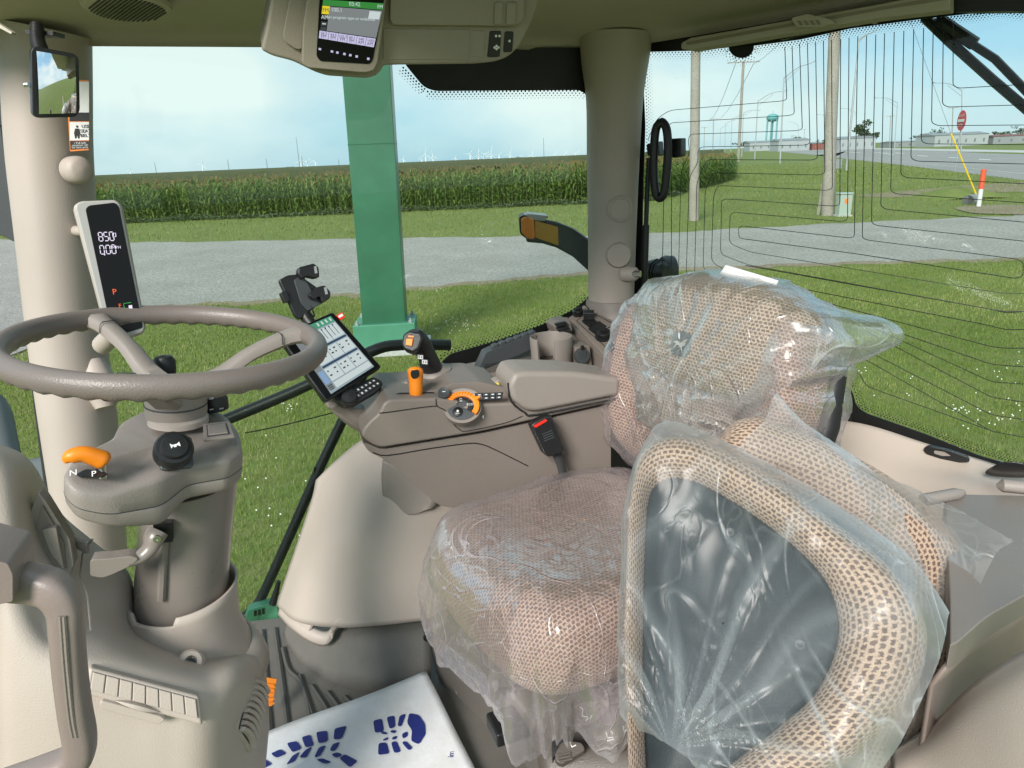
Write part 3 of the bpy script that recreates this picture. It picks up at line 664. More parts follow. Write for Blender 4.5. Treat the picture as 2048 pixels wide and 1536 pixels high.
TB = [(851, 309, .1, 1.0), (866, 313, 2.0, .8), (843, 318, .5, .5), (911, 317, .3, .5), (940, 308, .6, .9), (957, 310, .1, 1.0), (968, 309, 1.2, 1.0), (982, 308, .2, 1.1), (998, 311, .8, .7), (1020, 308, .3, .9), (1042, 314, .9, .5), (1065, 310, .2, .8), (1110, 310, .6, .6), (1132, 308, .1, .6), (1151, 308, 1.0, .6), (404, 328, .4, .8), (601, 322, .2, .7), (614, 324, .9, .6), (630, 322, .5, .6), (807, 318, .3, .5), (975, 314, 1.5, .7), (260, 339, .1, .5)]
words = ['wind turbine nearest the green column, one blade straight up', 'wind turbine with a bent-looking downward blade, second from the column', 'faint wind turbine just right of the green column', 'small lone wind turbine between two turbine clusters', 'leftmost turbine of the main cluster', 'second turbine of the main cluster', 'third turbine of the main cluster', 'tallest turbine at the middle of the main cluster', 'small faint turbine right of the tallest one', 'turbine at the right end of the main cluster', 'tiny turbine just right of the main cluster', 'lone turbine left of the tall mast', 'small turbine right of the tall mast', 'second small turbine right of the tall mast', 'rightmost turbine next to the cab corner post', 'lone turbine in the left half of the window', 'turbine just right of the tall lattice mast', 'second turbine right of the tall lattice mast', 'third turbine right of the tall lattice mast', 'tiny turbine touching the green column', 'small turbine hidden among the main cluster', 'faint leftmost turbine near the corner display']
for (px, hb, ro, bl), lab in zip(TB, words): turbine(px, hb, 2600 if bl > .75 else 3400, ro, lab, bl)
# thin masts
for px, tp, d, lab in ((592, 274, 1500, 'tall thin lattice mast left of the green column'), (309, 325, 1200, 'short pylon at the left of the field horizon'), (455, 319, 1300, 'thin pylon in the middle of the left horizon'), (532, 317, 1400, 'thin pylon just left of the tall lattice mast'), (677, 319, 1600, 'thin pylon just left of the green column'), (1087, 276, 1700, 'tall thin mast right of the turbine cluster'), (603, 312, 1800, 'short mast beside the tall lattice mast')):
    c = P(px, tp, d); b = np.array([c[0], c[1], 0]); k = d/1400.0; t = thing('radio_mast', lab, 'mast', b, 'thin masts on the horizon')
    obj('shaft', tube([b, c], [.55*k, .3*k], 5), 'dark_steel', t)
    for s in (.45, .7, .93): obj('crossbar', box(b+(c-b)*s, ((2.2 if d < 1500 and tp > 300 else 1.2)*k, .3*k, .35*k)), 'dark_steel', t)
# ------------------------------------------------------------------ the tractor cab: shell
plastic('tan', (.45, .385, .34), .5, .25, 1100); plastic('tan_light', (.47, .40, .345), .5, .22, 1100); plastic('taupe', (.27, .235, .21), .48, .25, 1000)
plastic('brown_taupe', (.215, .180, .156), .5, .25, 1000); plastic('liner', (.52, .475, .40), .75, .35, 700); plastic('liner_dark', (.29, .255, .20), .6, .2, 900)
plastic('black', (.012, .012, .013), .42, .15, 900); plastic('black_gloss', (.006, .006, .007), .22, 0, spec=.18); plastic('rubber', (.02, .02, .021), .7, .2, 500); plastic('dark_grey', (.05, .055, .06), .5, .2, 800)
plastic('orange', (.85, .24, .01), .42, .1, 900, var=.03); plastic('chrome', (.6, .6, .6), .2, 0, metallic=1.0); plastic('grey_floor', (.135, .125, .11), .62, .35, 600, var=.15, mottle=9)
plastic('silver', (.42, .41, .39), .4, 0); plastic('white_print', (.75, .75, .75), .5, 0); plastic('red_plastic', (.75, .03, .015), .4, 0); plastic('wheel_skin', (.175, .145, .13), .40, .25, 1000)
def glass(name, tint=(.93, .97, .95), refl=1.0):
    m, nt, b = nodemat(name); nt.nodes.remove(b)
    tr = N(nt, 'ShaderNodeBsdfTransparent'); tr.inputs['Color'].default_value = (*tint, 1); gl = N(nt, 'ShaderNodeBsdfGlossy', {'Roughness': .015})
    fr = N(nt, 'ShaderNodeFresnel', {'IOR': 1.35}); ml = N(nt, 'ShaderNodeMath', {1: refl}, operation='MULTIPLY'); L(nt, fr.outputs[0], ml.inputs[0]); ms = N(nt, 'ShaderNodeMixShader')
    L(nt, ml.outputs[0], ms.inputs[0]); L(nt, tr.outputs[0], ms.inputs[1]); L(nt, gl.outputs[0], ms.inputs[2]); L(nt, ms.outputs[0], nt.nodes['Material Output'].inputs['Surface']); return m
glass('window_glass', refl=.6); plastic('frit', (.004, .004, .004), .5, 0)
FLOOR = EYE-1.12
A_ = np.array([-.93, 1.52, 0]); C_ = np.array([.26, 1.90, 0]); 
PLS = (A_, unit(np.cross(C_-A_, UP)))            # right-hand side window
CR = np.array([.34, 1.90, 0]); RR = np.array([1.02, 1.36, 0]); PLR = (CR, unit(np.cross(RR-CR, UP)))   # rear window
def off(pl, d):                                   # the same plane moved towards the camera by d
    n = unit(pl[1]); n = n if np.dot(n, CAMP-pl[0]) > 0 else -n; return (np.array(pl[0])+n*d, n)
cab = thing('tractor_cab', 'beige tractor cab shell with posts, roof lining, windows and floor', 'tractor cab', (0.3, 1.2, FLOOR-.06))
# roof lining: from the window heads up and over towards the camera
RZ = EYE+.262
def pz(px, py, z): return PZ(px, py, z)
ed = [A_+(C_-A_)*t for t in (-.28, 0, .25, .5, .75, 1.0)]
ed = [e+[0, 0, RZ] for e in ed]; bk = [CR*[1, 1, 0]+[.03, -.02, RZ+.0], (CR+RR)/2*[1, 1, 0]+[0, 0, RZ+.012], RR*[1, 1, 0]+[0, 0, RZ+.02], RR+(RR-CR)*.8+[0, 0, RZ+.02]]
edge = crom(ed+bk[1:], 6)
G = []
for e in edge:
    c_ = np.array([.2, .45, EYE+.36]); row = []
    for t, up in ((0, 0), (.012, .020), (.04, .036), (.10, .046), (.25, .060), (.55, .075), (.85, .085)): row.append([e[0]+(c_[0]-e[0])*t, e[1]+(c_[1]-e[1])*t, e[2]+up])
    G.append(row)
ROOFVF = gridmesh(G); roof = obj('roof_lining', ROOFVF, 'liner', cab, solid=.03)
G2 = [[g[0]+np.array([0, 0, -.004]), np.array(g[0])+[(g[0][0]-.15)*.03, (g[0][1]-.25)*.03, -.001], np.array(g[0])+[(g[0][0]-.15)*.03, (g[0][1]-.25)*.03, .12], np.array(g[-1])+[0, 0, .12]] for g in map(np.array, G)]
obj('roof_cap', gridmesh(G2), 'black', cab)
# front right post
ap = [(92, 60, 1.50), (95, 160, 1.50), (100, 300, 1.49), (116, 480, 1.47), (136, 680, 1.45), (158, 840, 1.43), (176, 1000, 1.41), (192, 1130, 1.40)]
post = obj('front_post', tube([P(*p) for p in ap], [r*1.5/1400 for r in (69, 69, 68, 66, 65, 66, 62, 58)], 24, k=5, flat_=1.15, flatdir=(0, 1, 0)), 'tan', cab)
obj('post_seal', ptube([(14, 90, 1.47), (22, 200, 1.47), (40, 450, 1.45), (62, 700, 1.43), (86, 900, 1.41), (108, 1060, 1.4)], .0065, k=5), 'rubber', cab)
for px, py, r in ((156, 340, 23), (158, 462, 9)):
    c = P(px, py, 1.425); obj('post_plug', lathe([(r*1.1*.00103, -.02), (r*.00103*1.1, .006), (r*.00100, .016), (r*.0007, .021), (0, .022)], c, unit([.75, -.6, 0])), 'tan', cab)
# rear right post with its moulded skirt
cp = [(1232, 70, 1.86), (1230, 120, 1.86), (1229, 200, 1.86), (1226, 320, 1.86), (1224, 460, 1.86), (1222, 598, 1.86)]
obj('rear_post', tube([P(*p) for p in cp], [r*1.86/1400 for r in (66, 62, 53, 50, 47.5, 46)], 28, k=5), 'tan', cab)
q = P(1222, 600, 1.86); obj('post_collar', tube([q+[0, 0, .004], q-[0, 0, .012], q-[0, 0, .03]], [.0665, .0685, .070], 28), 'taupe', cab)
sk = [(1226, 608, 1.86), (1232, 640, 1.85), (1245, 680, 1.83), (1262, 730, 1.80), (1285, 800, 1.76)]
obj('post_skirt', tube([P(*p) for p in sk], [.071, .073, .088, .125, .16], 28, k=5), 'taupe', cab)
for px, py in ((1240, 418), (1237, 510)):
    c = P(px, py, 1.80); ax = unit([-.04, -1, 0]); obj('post_disc', lathe([(.034, -.03), (.034, .004), (.030, .008), (.026, .0085), (.024, .006), (.0, .006)] if py < 450 else [(.033, -.03), (.033, .003), (.029, .009), (.0, .010)], c, ax, 28), 'tan', cab)
c = P(1262, 548, 1.80); obj('post_boss', lathe([(.022, -.02), (.018, .012), (.012, .018)], c, unit([.8, -.6, 0]), 20), 'tan', cab)
obj('hex_bolt', tube([P(1266, 548, 1.785), P(1281, 548, 1.775)], .009, 6), 'chrome', cab)
# side window
sw = obj('side_window', slab([(40, 90), (1190, 90), (1190, 700), (900, 790), (480, 1280), (100, 1100)], PLS, .006), 'window_glass', cab, smooth=False)
rw = obj('rear_window', slab([(1262, 70), (2500, -60), (2500, 1120), (2048, 935), (1690, 850), (1300, 700)], PLR, .006), 'window_glass', cab, smooth=False)
pin = off(PLS, .008); pinR = off(PLR, .008); pdot = off(PLS, .007); pdotR = off(PLR, .007)
obj('frit_band', slab(arcs([(790, 95), (1200, 95), (1200, 205), (1172, 188), (1160, 180), (870, 182), (848, 174), (815, 134)], [0, 0, 0, 10, 10, 22, 22, 6]), pin, .003), 'frit', sw, smooth=False)
obj('frit_band', slab(arcs([(880, 728), (900, 708), (1000, 680), (1090, 648), (1150, 618), (1176, 596), (1200, 560), (1200, 760), (880, 790)], [0, 10, 30, 30, 30, 20, 0, 0, 0]), pin, .003), 'frit', sw, smooth=False)
def dots(lines, pl, rows=4, step=7.5, r0=.0021, name='frit_dots', parent=None, side=1):
    V = []; F = []; k = 0; nrm = unit(pl[1])
    for ln in lines:
        q = crom(np.array(ln, float), 8); d = np.r_[0, np.cumsum(np.linalg.norm(np.diff(q, axis=0), axis=1))]
        for rw_ in range(rows):
            for s in np.arange((rw_ % 2)*step/2, d[-1], step):
                x = np.interp(s, d, q[:, 0]); y = np.interp(s, d, q[:, 1]); i = min(np.searchsorted(d, s), len(q)-1); tg = unit(q[i]-q[i-1] if i else q[1]-q[0]); nn = np.array([-tg[1], tg[0]])*side
                c = PP(x+nn[0]*(rw_*step*.62+2), y+nn[1]*(rw_*step*.62+2), pl); e1 = unit(np.cross(nrm, UP)); e2 = np.cross(nrm, e1); r = r0*(1.12-rw_*.20)
                for a in range(6): V.append(c+r*(e1*math.cos(a*1.047)+e2*math.sin(a*1.047)))
                F.append([k+a for a in range(6)]); k += 6
    o = obj(name, (np.array(V), F), 'frit', parent, smooth=False); o['kind'] = 'stuff'; return o
dots([[(808, 134), (848, 174), (870, 182), (1000, 181), (1160, 180), (1174, 190)]], pdot, 4, parent=sw, side=1)
dots([[(880, 724), (900, 708), (1000, 680), (1090, 648), (1150, 618), (1176, 592)]], pdot, 4, parent=sw, side=-1)
# rear window frit
obj('frit_band', slab([(1262, 108), (1285, 104), (1400, 101), (1455, 95), (1512, 91), (1600, 79), (1700, 57), (1850, 37), (1960, 25), (2000, 17), (2060, 22), (2200, 8), (2500, -40), (2500, -120), (1262, 40)], pinR, .003), 'frit', rw, smooth=False)
obj('frit_band', slab(arcs([(1262, 60), (1283, 100), (1290, 250), (1285, 420), (1284, 600), (1300, 628), (1330, 660), (1262, 720)], 8), pinR, .003), 'frit', rw, smooth=False)
obj('frit_spot', slab([(1482+25*math.cos(a), 92+24*math.sin(a)) for a in np.linspace(0, 6.28, 24, endpoint=False)], pinR, .004), 'frit', rw, smooth=False)
obj('frit_band', slab(arcs([(1640, 860), (1650, 780), (1680, 768), (1704, 780), (1712, 812), (1730, 826), (1850, 868), (1960, 912), (2060, 940), (2400, 1050), (2400, 1150), (1640, 900)], [0, 6, 10, 12, 12, 14, 10, 10, 0, 0, 0, 0]), pinR, .003), 'frit', rw, smooth=False)
dots([[(1285, 104), (1400, 102), (1455, 96), (1462, 108), (1482, 116), (1503, 106), (1512, 92), (1600, 80), (1700, 58), (1850, 38), (1960, 26), (2000, 18), (2060, 24), (2200, 10)]], pdotR, 5, 6.6, .0016, parent=rw)
dots([[(1286, 100), (1292, 250), (1287, 420), (1286, 600), (1302, 630), (1332, 662)]], pdotR, 4, 6.6, .0016, parent=rw, side=-1)
dots([[(1646, 790), (1652, 776), (1680, 764), (1706, 776), (1714, 808), (1732, 822), (1850, 864), (1960, 906), (2060, 936)]], pdotR, 4, 6.6, .0015, parent=rw, side=-1)
# heating wires
plastic('wire_black', (.01, .01, .01), .5, 0)
def hw_line(pts, r=.0009):
    q = arcs_open(np.array(pts, float), 12); obj('heating_wire', tube([PP(x, y, pinR) for x, y in q], r, 4, cap=False), 'wire_black', rw)
def arcs_open(p, r):
    o = [p[0]]
    for i in range(1, len(p)-1):
        a, b, c = p[i-1], p[i], p[i+1]; la, lc = np.linalg.norm(a-b), np.linalg.norm(c-b); d = min(r, la*.45, lc*.45); s, e = b+(a-b)/la*d, b+(c-b)/lc*d
        for t in np.linspace(0, 1, 4): o.append((1-t)**2*s+2*t*(1-t)*b+t*t*e)
    o.append(p[-1]); return o
z3 = lambda *a: [(1150+x*.4385, y*.4385) for x, y in a]
HW = [z3((957, 215), (966, 455), (940, 461), (430, 503), (370, 545), (332, 640)), z3((990, 208), (1000, 520), (975, 527), (440, 560), (425, 575)), z3((1024, 200), (1037, 590), (1010, 596), (525, 612), (516, 640), (524, 700), (485, 775), (478, 1010), (470, 1320), (520, 1350)),
      z3((1060, 195), (1072, 655), (1045, 662), (575, 670), (560, 690), (562, 740), (522, 805), (515, 1010), (506, 1295), (540, 1320)), z3((1097, 190), (1106, 722), (1080, 730), (610, 728), (592, 745), (555, 835), (552, 1010), (545, 1265), (600, 1300)),
      z3((1133, 185), (1140, 790), (1110, 798), (640, 788), (625, 800), (594, 865), (590, 1010), (584, 1230), (640, 1260)), z3((1170, 182), (1174, 860), (1150, 868), (670, 847), (650, 850), (632, 890), (628, 1010), (622, 1195), (700, 1240), (760, 1265)),
      z3((1212, 178), (1208, 935), (1180, 940), (690, 907), (668, 915), (667, 1010), (663, 1160), (790, 1208), (1950, 1420), (2048, 1420)), z3((1250, 172), (1243, 1003), (1215, 1010), (725, 968), (708, 980), (703, 1110), (800, 1150), (1950, 1338), (2048, 1338)),
      z3((1290, 165), (1274, 1080), (1250, 1085), (760, 1030), (746, 1040), (748, 1085), (775, 1090)), z3((1330, 162), (1310, 1085), (1335, 1095), (2020, 1182), (2045, 1200), (2043, 1260), (2010, 1270), (1300, 1160), (775, 1090)),
      z3((1372, 158), (1352, 1015), (1375, 1028), (2048, 1100)), z3((1412, 152), (1395, 940), (1420, 955), (2048, 1013)), z3((1456, 146), (1440, 870), (1465, 884), (2048, 925)), z3((1500, 140), (1486, 795), (1510, 810), (2048, 838)), z3((1545, 134), (1532, 722), (1560, 735), (2048, 748)),
      z3((1590, 128), (1580, 645), (1605, 656), (2048, 660)), z3((1634, 122), (1626, 560), (1655, 573), (2048, 570)), z3((1680, 112), (1676, 475), (1700, 488), (2048, 478)), z3((1725, 108), (1724, 390), (1750, 402), (2048, 385)),
      z3((440, 800), (440, 1380), (500, 1420)), z3((405, 900), (395, 1400), (440, 1440))]
for h_ in HW: hw_line(h_)
z4 = lambda *a: [(1148+x*.4395, 500+y*.4395) for x, y in a]
for a in (z4((780, 70), (1900, 270), (1960, 285), (2048, 280)), z4((800, 130), (1900, 345), (1960, 363), (2048, 362)), z4((940, 185), (1900, 440), (1960, 447), (2048, 447)), z4((1080, 240), (1900, 520), (2048, 532)), z4((1180, 270), (1900, 600), (2048, 610)), z4((1330, 370), (1900, 670), (2048, 692)), z4((1240, 410), (1900, 750), (2048, 772)), z4((1170, 460), (1320, 495), (1900, 825), (2048, 852)), z4((1165, 515), (1300, 560), (1330, 620), (1920, 830))): hw_line(a)
def sup_(e, m):
    a = np.linspace(0, 2*math.pi, m, endpoint=False); c, s = np.cos(a), np.sin(a); return np.sign(c)*np.abs(c)**(2/e), np.sign(s)*np.abs(s)**(2/e)
# ------------------------------------------------------------------ steering wheel
W0 = PW(341, 689, 1.04); AXW = unit(PW(336, 590, 1.04)-PW(341, 700, 1.04)); AXW = unit(AXW+np.array([0.0, -.02, 0])); H0 = PW(352, 806, 1.045)
E1 = unit(REAR-AXW*np.dot(REAR, AXW)); E2 = np.cross(AXW, E1)
t = thing('steering_wheel', 'taupe three-spoke steering wheel with wavy finger grips underneath', 'steering wheel', H0)
RW, rw0 = .1965, .0138; V = []; F = []; n1, n2 = 240, 20
for i in range(n1):
    a = 2*math.pi*i/n1; d = E1*math.cos(a)+E2*math.sin(a)
    for j in range(n2):
        b = 2*math.pi*j/n2; wave = 1+.10*math.sin(a*46)*max(0, -math.sin(b))**.8
        V.append(W0+d*(RW+rw0*1.0*math.cos(b)*(1.0))+AXW*(rw0*1.12*math.sin(b)*wave))
for i in range(n1):
    for j in range(n2): F.append([i*n2+j, ((i+1) % n1)*n2+j, ((i+1) % n1)*n2+(j+1) % n2, i*n2+(j+1) % n2])
rim = obj('rim', (np.array(V), F), 'wheel_skin', t)
def spoke(a, nm='spoke'):
    d = E1*math.cos(a)+E2*math.sin(a); s = np.cross(AXW, d)
    pts = [W0+d*(RW-.004), W0+d*(RW-.03)-AXW*.004, W0+d*(RW*.62)*.9+(H0-W0)*.28, W0+d*(RW*.32)+(H0-W0)*.62, H0+d*.020+AXW*.012]; wd = [.021, .0145, .0135, .0165, .022]; th = [.013, .011, .010, .013, .02]; rings = []
    for p, w_, h in zip(crom(pts, 4), np.interp(np.linspace(0, 4, 17), range(5), wd), np.interp(np.linspace(0, 4, 17), range(5), th)):
        rings.append([p+s*w_*x+AXW*h*z for x, z in ((-1, -.55), (-.85, .5), (-.55, .85), (.55, .85), (.85, .5), (1, -.55), (.7, -1), (-.7, -1))])
    o = obj(nm, loft(rings), 'taupe', t); q = W0+d*(RW-.042)-AXW*.006
    obj('seam', tube([q+s*.0155*x+AXW*(.0105*z) for x, z in ((-1, -.5), (-.9, .6), (-.6, 1), (.6, 1), (.9, .6), (1, -.5))], .0008, 4), 'dark_grey', o)
# spoke directions read off the photograph
def dirof(px, py):
    q = PP(px, py, (W0, AXW))-W0; return math.atan2(np.dot(q, E2), np.dot(q, E1))
spoke(dirof(195, 640)); spoke(dirof(632, 664)); spoke(dirof(230, 770))
obj('hub', lathe([(.0, .026), (.030, .025), (.040, .016), (.041, -.01), (.0395, -.024), (.037, -.028), (.030, -.028)], H0, AXW, 32), 'taupe', t)
obj('hub_seam', lathe([(.0415, -.001), (.0418, 0), (.0415, .001)], H0, AXW, 32), 'dark_grey', t)

# ------------------------------------------------------------------ steering column with its control head
cb = PW(365, 1250, 1.04); t = thing('steering_column', 'taupe steering column with control head and orange shuttle lever', 'steering column', cb)
top = [(238, 846, 1.10), (300, 814, 1.14), (400, 810, 1.14), (452, 826, 1.10), (480, 862, 1.03), (486, 900, .975), (458, 922, .945), (378, 934, .93), (322, 958, .895), (215, 992, .865), (150, 982, .86), (124, 952, .875), (146, 916, .93), (222, 880, 1.02)]
bot = [(245, 960, 1.10), (300, 940, 1.14), (400, 935, 1.14), (450, 940, 1.10), (478, 955, 1.03), (484, 965, .98), (456, 984, .95), (372, 1000, .935), (325, 1056, .90), (222, 1062, .87), (152, 1046, .865), (126, 1012, .88), (148, 985, .93), (225, 970, 1.02)]
T = np.array([PW(*q) for q in top]); B_ = np.array([PW(*q) for q in bot]); ct = T.mean(0); cbm = B_.mean(0)
def ringmix(f, sc=1.0, dz=0.0):
    R_ = T*(1-f)+B_*f; c = R_.mean(0); q = c+(R_-c)*sc; q[:, 2] += dz; return q
T0, B0 = T.copy(), B_.copy(); rad_ = [.02, .02, .02, .02, .014, .008, .008, .012, .012, .014, .014, .014, .012, .02]
T = arcs(T, rad_, 5); B_ = arcs(B_, rad_, 5)
rings = [ringmix(0, .03, .004), ringmix(0, .5, .004), ringmix(0, .86, .003), ringmix(0.0, .945, .0015), ringmix(.03, .982), ringmix(.09, .998), ringmix(.3, 1.004), ringmix(.52, 1.006), ringmix(.535, .998), ringmix(.55, 1.006), ringmix(.8, .995), ringmix(.90, .978), ringmix(.97, .94), ringmix(1.0, .88), ringmix(1.0, .3)]
hd = obj('control_head', loft(rings), 'taupe', t)
nsm = 60
obj('seam', tube(ringmix(.535, 1.0005), .0009, 5, closed=True), 'dark_grey', hd)
obj('collar', lathe([(.037, 0), (.040, .002), (.040, .010), (.036, .013), (.02, .013)], PW(357, 846, 1.04), AXW, 32), 'tan', hd)
# horn knob
c = PW(350, 906, .925); ax = unit(facing(c)+np.array([.25, 0, .55])); pl = tiltplane(PW(352, 912, .915), unit(facing(c)+np.array([.15, 0, .35])))
obj('knob_plate', slab([(318, 876), (384, 872), (388, 934), (320, 940)], pl, .008, 9), 'dark_grey', hd, bevel=.002)
kb = obj('horn_knob', lathe([(.020, -.012), (.0235, -.004), (.0235, .012), (.021, .016), (.0165, .0165), (.0165, .019), (.015, .0215), (.0, .0225)], PW(346, 904, .92), ax, 32), 'black', hd)
pk = PW(346, 904, .92)+ax*.0232; rk = unit(np.cross(UP, ax)); uk = np.cross(ax, rk)
obj('horn_symbol', prism([pk+rk*x*.001+uk*y*.001 for x, y in ((-5, 3.4), (-4.2, 3.4), (-3, 1.2), (3, 1.2), (6, 3.2), (6, -3.2), (3, -1.0), (1.6, -1.0), (1.6, -2.6), (-1.6, -2.6), (-1.6, -1.0), (-3, -1.0), (-4.2, -2.8), (-5, -2.8))], -ax*.0006), 'white_print', kb)
# square button, rear knob, symbols
M = quad4([PW(416, 857, .99), PW(452, 853, .99), PW(458, 872, .965), PW(418, 877, .965)]); up_ = unit(np.cross(M(1, 0)-M(0, 0), M(0, 0)-M(0, 1)));
obj('button_recess', tile(M, -.25, -.3, 1.25, 1.3, up_*.004, .004), 'taupe', hd, bevel=.001); obj('button', tile(M, 0, 0, 1, 1, up_*.0062, .004), 'taupe', hd, bevel=.0015)
obj('button_gap', tile(M, -.06, -.08, 1.06, 1.08, up_*.0046, .002), 'dark_grey', hd)
c = PW(428, 806, 1.10); kn = obj('rear_knob', lathe([(.020, -.01), (.0205, .006), (.018, .012), (.0, .013)], c, UP, 14), 'black', hd); obj('pointer', box(c+[0.006, -.013, .0135], (.004, .016, .002)), 'white_print', kn)
obj('rear_stalk_knob', lathe([(.014, -.02), (.0165, .0), (.012, .008), (0, .010)], PW(328, 723, 1.14), UP, 16), 'black', hd); obj('stalk', tube([PW(328, 730, 1.14), PW(322, 820, 1.13)], .007, 10), 'black', hd)
for s_, px, py in (('N', 148, 952), ('P', 189, 954)):
    q = PW(px, py, .87)+[0, 0, .004]; text(s_, q, unit([.92, .38, 0.0]), unit([-.3, .7, .55]), .011, 'white_print', hd, 'letter')
for px, py in ((226, 920), (236, 922), (244, 919), (425, 823), (445, 821)):
    q = PW(px, py, .95 if px < 300 else 1.07)+[0, -.002, .004]; obj('symbol', box(q, (.0055, .004, .0006), col_ax(.3)), 'white_print', hd)
sl_ = PP(0, 0, tiltplane((0, 9, 0), (0, 1, 0)))
obj('gate_slot', slab([(152, 948), (172, 938), (188, 940), (196, 936), (214, 946), (205, 953), (175, 951), (160, 953)], tiltplane(PW(180, 946, .885)+[0, 0, .0035], unit([0, -.25, 1])), .002, 3), 'black', hd)
lv = obj('lever_stem', tube([PW(206, 955, .885), PW(204, 915, .885)], .0052, 12), 'chrome', t)
obj('lever_grip', wtube([(128, 924, .875), (140, 914, .877), (165, 908, .88), (190, 914, .884), (208, 921, .887), (213, 924, .888)], [.003, .0085, .0096, .0108, .0110, .004], seg=18, k=5), 'orange', lv)
# column tube, shroud and sleeve
def ell(cpx, py, w_, rx, ry, n=40, a0=0):
    c = PW(cpx, py, w_); return np.array([c+REAR*rx*math.cos(a)+AWAY*ry*math.sin(a) for a in np.linspace(0, 2*math.pi, n, endpoint=False)])
plastic('column_grey', (.23, .20, .175), .3, .05, 900, coat=.2)
obj('column_tube', loft([ell(382, 960, 1.04, .066, .075), ell(372, 1060, 1.04, .066, .074), ell(366, 1140, 1.04, .067, .072), ell(362, 1240, 1.04, .067, .072)]), 'column_grey', t)
obj('column_rib', wtube([(330, 1075, .965), (325, 1140, .966), (322, 1200, .967)], .006, seg=8), 'column_grey', t)
q = [ell(366, 1172, 1.04, .075, .082, 96), ell(365, 1190, 1.04, .0755, .083, 96), ell(366, 1215, 1.04, .076, .084, 96), ell(368, 1255, 1.04, .0775, .086, 96), ell(385, 1300, 1.03, .083, .094, 96), ell(402, 1345, 1.02, .09, .105, 96)]
for i in range(59, 72): q[0][i, 2] -= .013
obj('sleeve', loft(q, cap=False), 'tan_light', t, solid=.004)
rg = [ell(388, 1300, 1.03, .0845, .0955, 48), ell(397, 1318, 1.03, .094, .104, 48), ell(405, 1345, 1.02, .097, .110, 48)]; obj('sleeve_skirt', loft(rg, cap=False), 'tan_light', t, solid=.004)
# tilt lever below the head
obj('lever_socket', wslab([(306, 1050), (344, 1046), (345, 1084), (308, 1086)], .955, .03), 'black', t)
obj('tilt_lever', wtube([(316, 1062, .945), (308, 1075, .94), (300, 1096, .935), (280, 1114, .93), (255, 1122, .925)], [.016, .0155, .012, .010, .009], seg=12, k=5, flat_=.8), 'column_grey', t)
obj('lever_paddle', wslab([(180, 1120), (225, 1117), (262, 1112), (278, 1118), (262, 1132), (228, 1148), (205, 1157), (180, 1152)], .918, .022, [5, 8, 8, 6, 8, 8, 10, 5]), 'column_grey', t, bevel=.004, seg=3)
obj('lever_screw', lathe([(.005, 0), (.005, .003), (.003, .0035), (0, .002)], PW(315, 1077, .922), -AWAY, 12), 'chrome', t)

# ------------------------------------------------------------------ dash body
t = thing('dash_console', 'tan moulded dash console with louvred vents under the steering column', 'dashboard', PW(300, 1536, .9))
ctrl = [[(-120, 880, 1.02), (-10, 902, 1.02), (50, 935, 1.03), (105, 1030, 1.04), (175, 1090, 1.04), (245, 1150, 1.04), (262, 1240, 1.03), (300, 1290, 1.00), (390, 1325, .98), (470, 1300, 1.02), (498, 1262, 1.10), (500, 1250, 1.20)],
        [(-120, 930, .92), (-10, 940, .92), (30, 985, .93), (70, 1080, .94), (130, 1165, .95), (200, 1225, .955), (235, 1275, .95), (300, 1308, .94), (395, 1335, .935), (480, 1322, .98), (512, 1300, 1.06), (515, 1290, 1.18)],
        [(-120, 1060, .88), (0, 1105, .88), (30, 1180, .87), (75, 1255, .865), (140, 1290, .86), (200, 1310, .86), (262, 1330, .86), (330, 1350, .86), (410, 1368, .865), (478, 1350, .90), (518, 1370, 1.0), (522, 1380, 1.15)],
        [(-120, 1220, .86), (0, 1230, .86), (40, 1290, .845), (90, 1330, .835), (150, 1352, .83), (205, 1368, .83), (265, 1384, .83), (332, 1402, .83), (405, 1420, .835), (455, 1420, .87), (520, 1440, .98), (526, 1450, 1.12)],
        [(-120, 1400, .85), (0, 1420, .85), (45, 1450, .835), (95, 1470, .825), (150, 1490, .82), (205, 1500, .82), (265, 1510, .82), (332, 1515, .82), (400, 1520, .825), (450, 1520, .86), (512, 1525, .96), (520, 1530, 1.10)],
        [(-120, 1700, .86), (0, 1700, .86), (45, 1700, .85), (95, 1700, .84), (150, 1700, .83), (205, 1700, .83), (265, 1700, .83), (332, 1700, .83), (400, 1700, .835), (450, 1700, .86), (500, 1700, .95), (505, 1700, 1.08)]]
body = obj('moulding', wpatch(ctrl, 6), 'tan_light', t, solid=.01)
# horizontal louvred outlet
z6 = lambda *a: [(x*.414, 900+y*.414) for x, y in a]
M = quad4([PW(184, 1328, .838), PW(392, 1384, .838), PW(398, 1434, .828), PW(176, 1375, .828)]); nn = unit(np.cross(M(1, 0)-M(0, 0), M(0, 1)-M(0, 0))); nn = nn if np.dot(nn, facing(M(.5, .5))) > 0 else -nn
_M0 = M; M = lambda u, v, _f=_M0, _n=nn: _f(u, v)+_n*.016
vt = obj('vent_frame', tile(M, -.02, -.08, 1.02, 1.08, nn*.007, .02), 'tan_light', t, bevel=.004, seg=3)
for i in range(8): obj('vent_slat', tile(M, .02+i*.121, .06, .02+i*.121+.112, .80, nn*(.0095), .004), 'tan_light', vt, bevel=.0012)
obj('vent_gap', tile(M, .01, .05, .99, .81, nn*.0074, .003), 'taupe', vt)
obj('vent_thumb', loft([[M(.22+.42*s, .98-.03*math.sin(3.14*s)+y*.16*math.sin(3.14*s)*1)+nn*(.0075+h*.007*math.sin(3.14*s)) for y, h in ((-.9, 0), (-.5, 1), (.6, 1), (1, 0))] for s in np.linspace(.02, .98, 14)]), 'tan_light', vt)
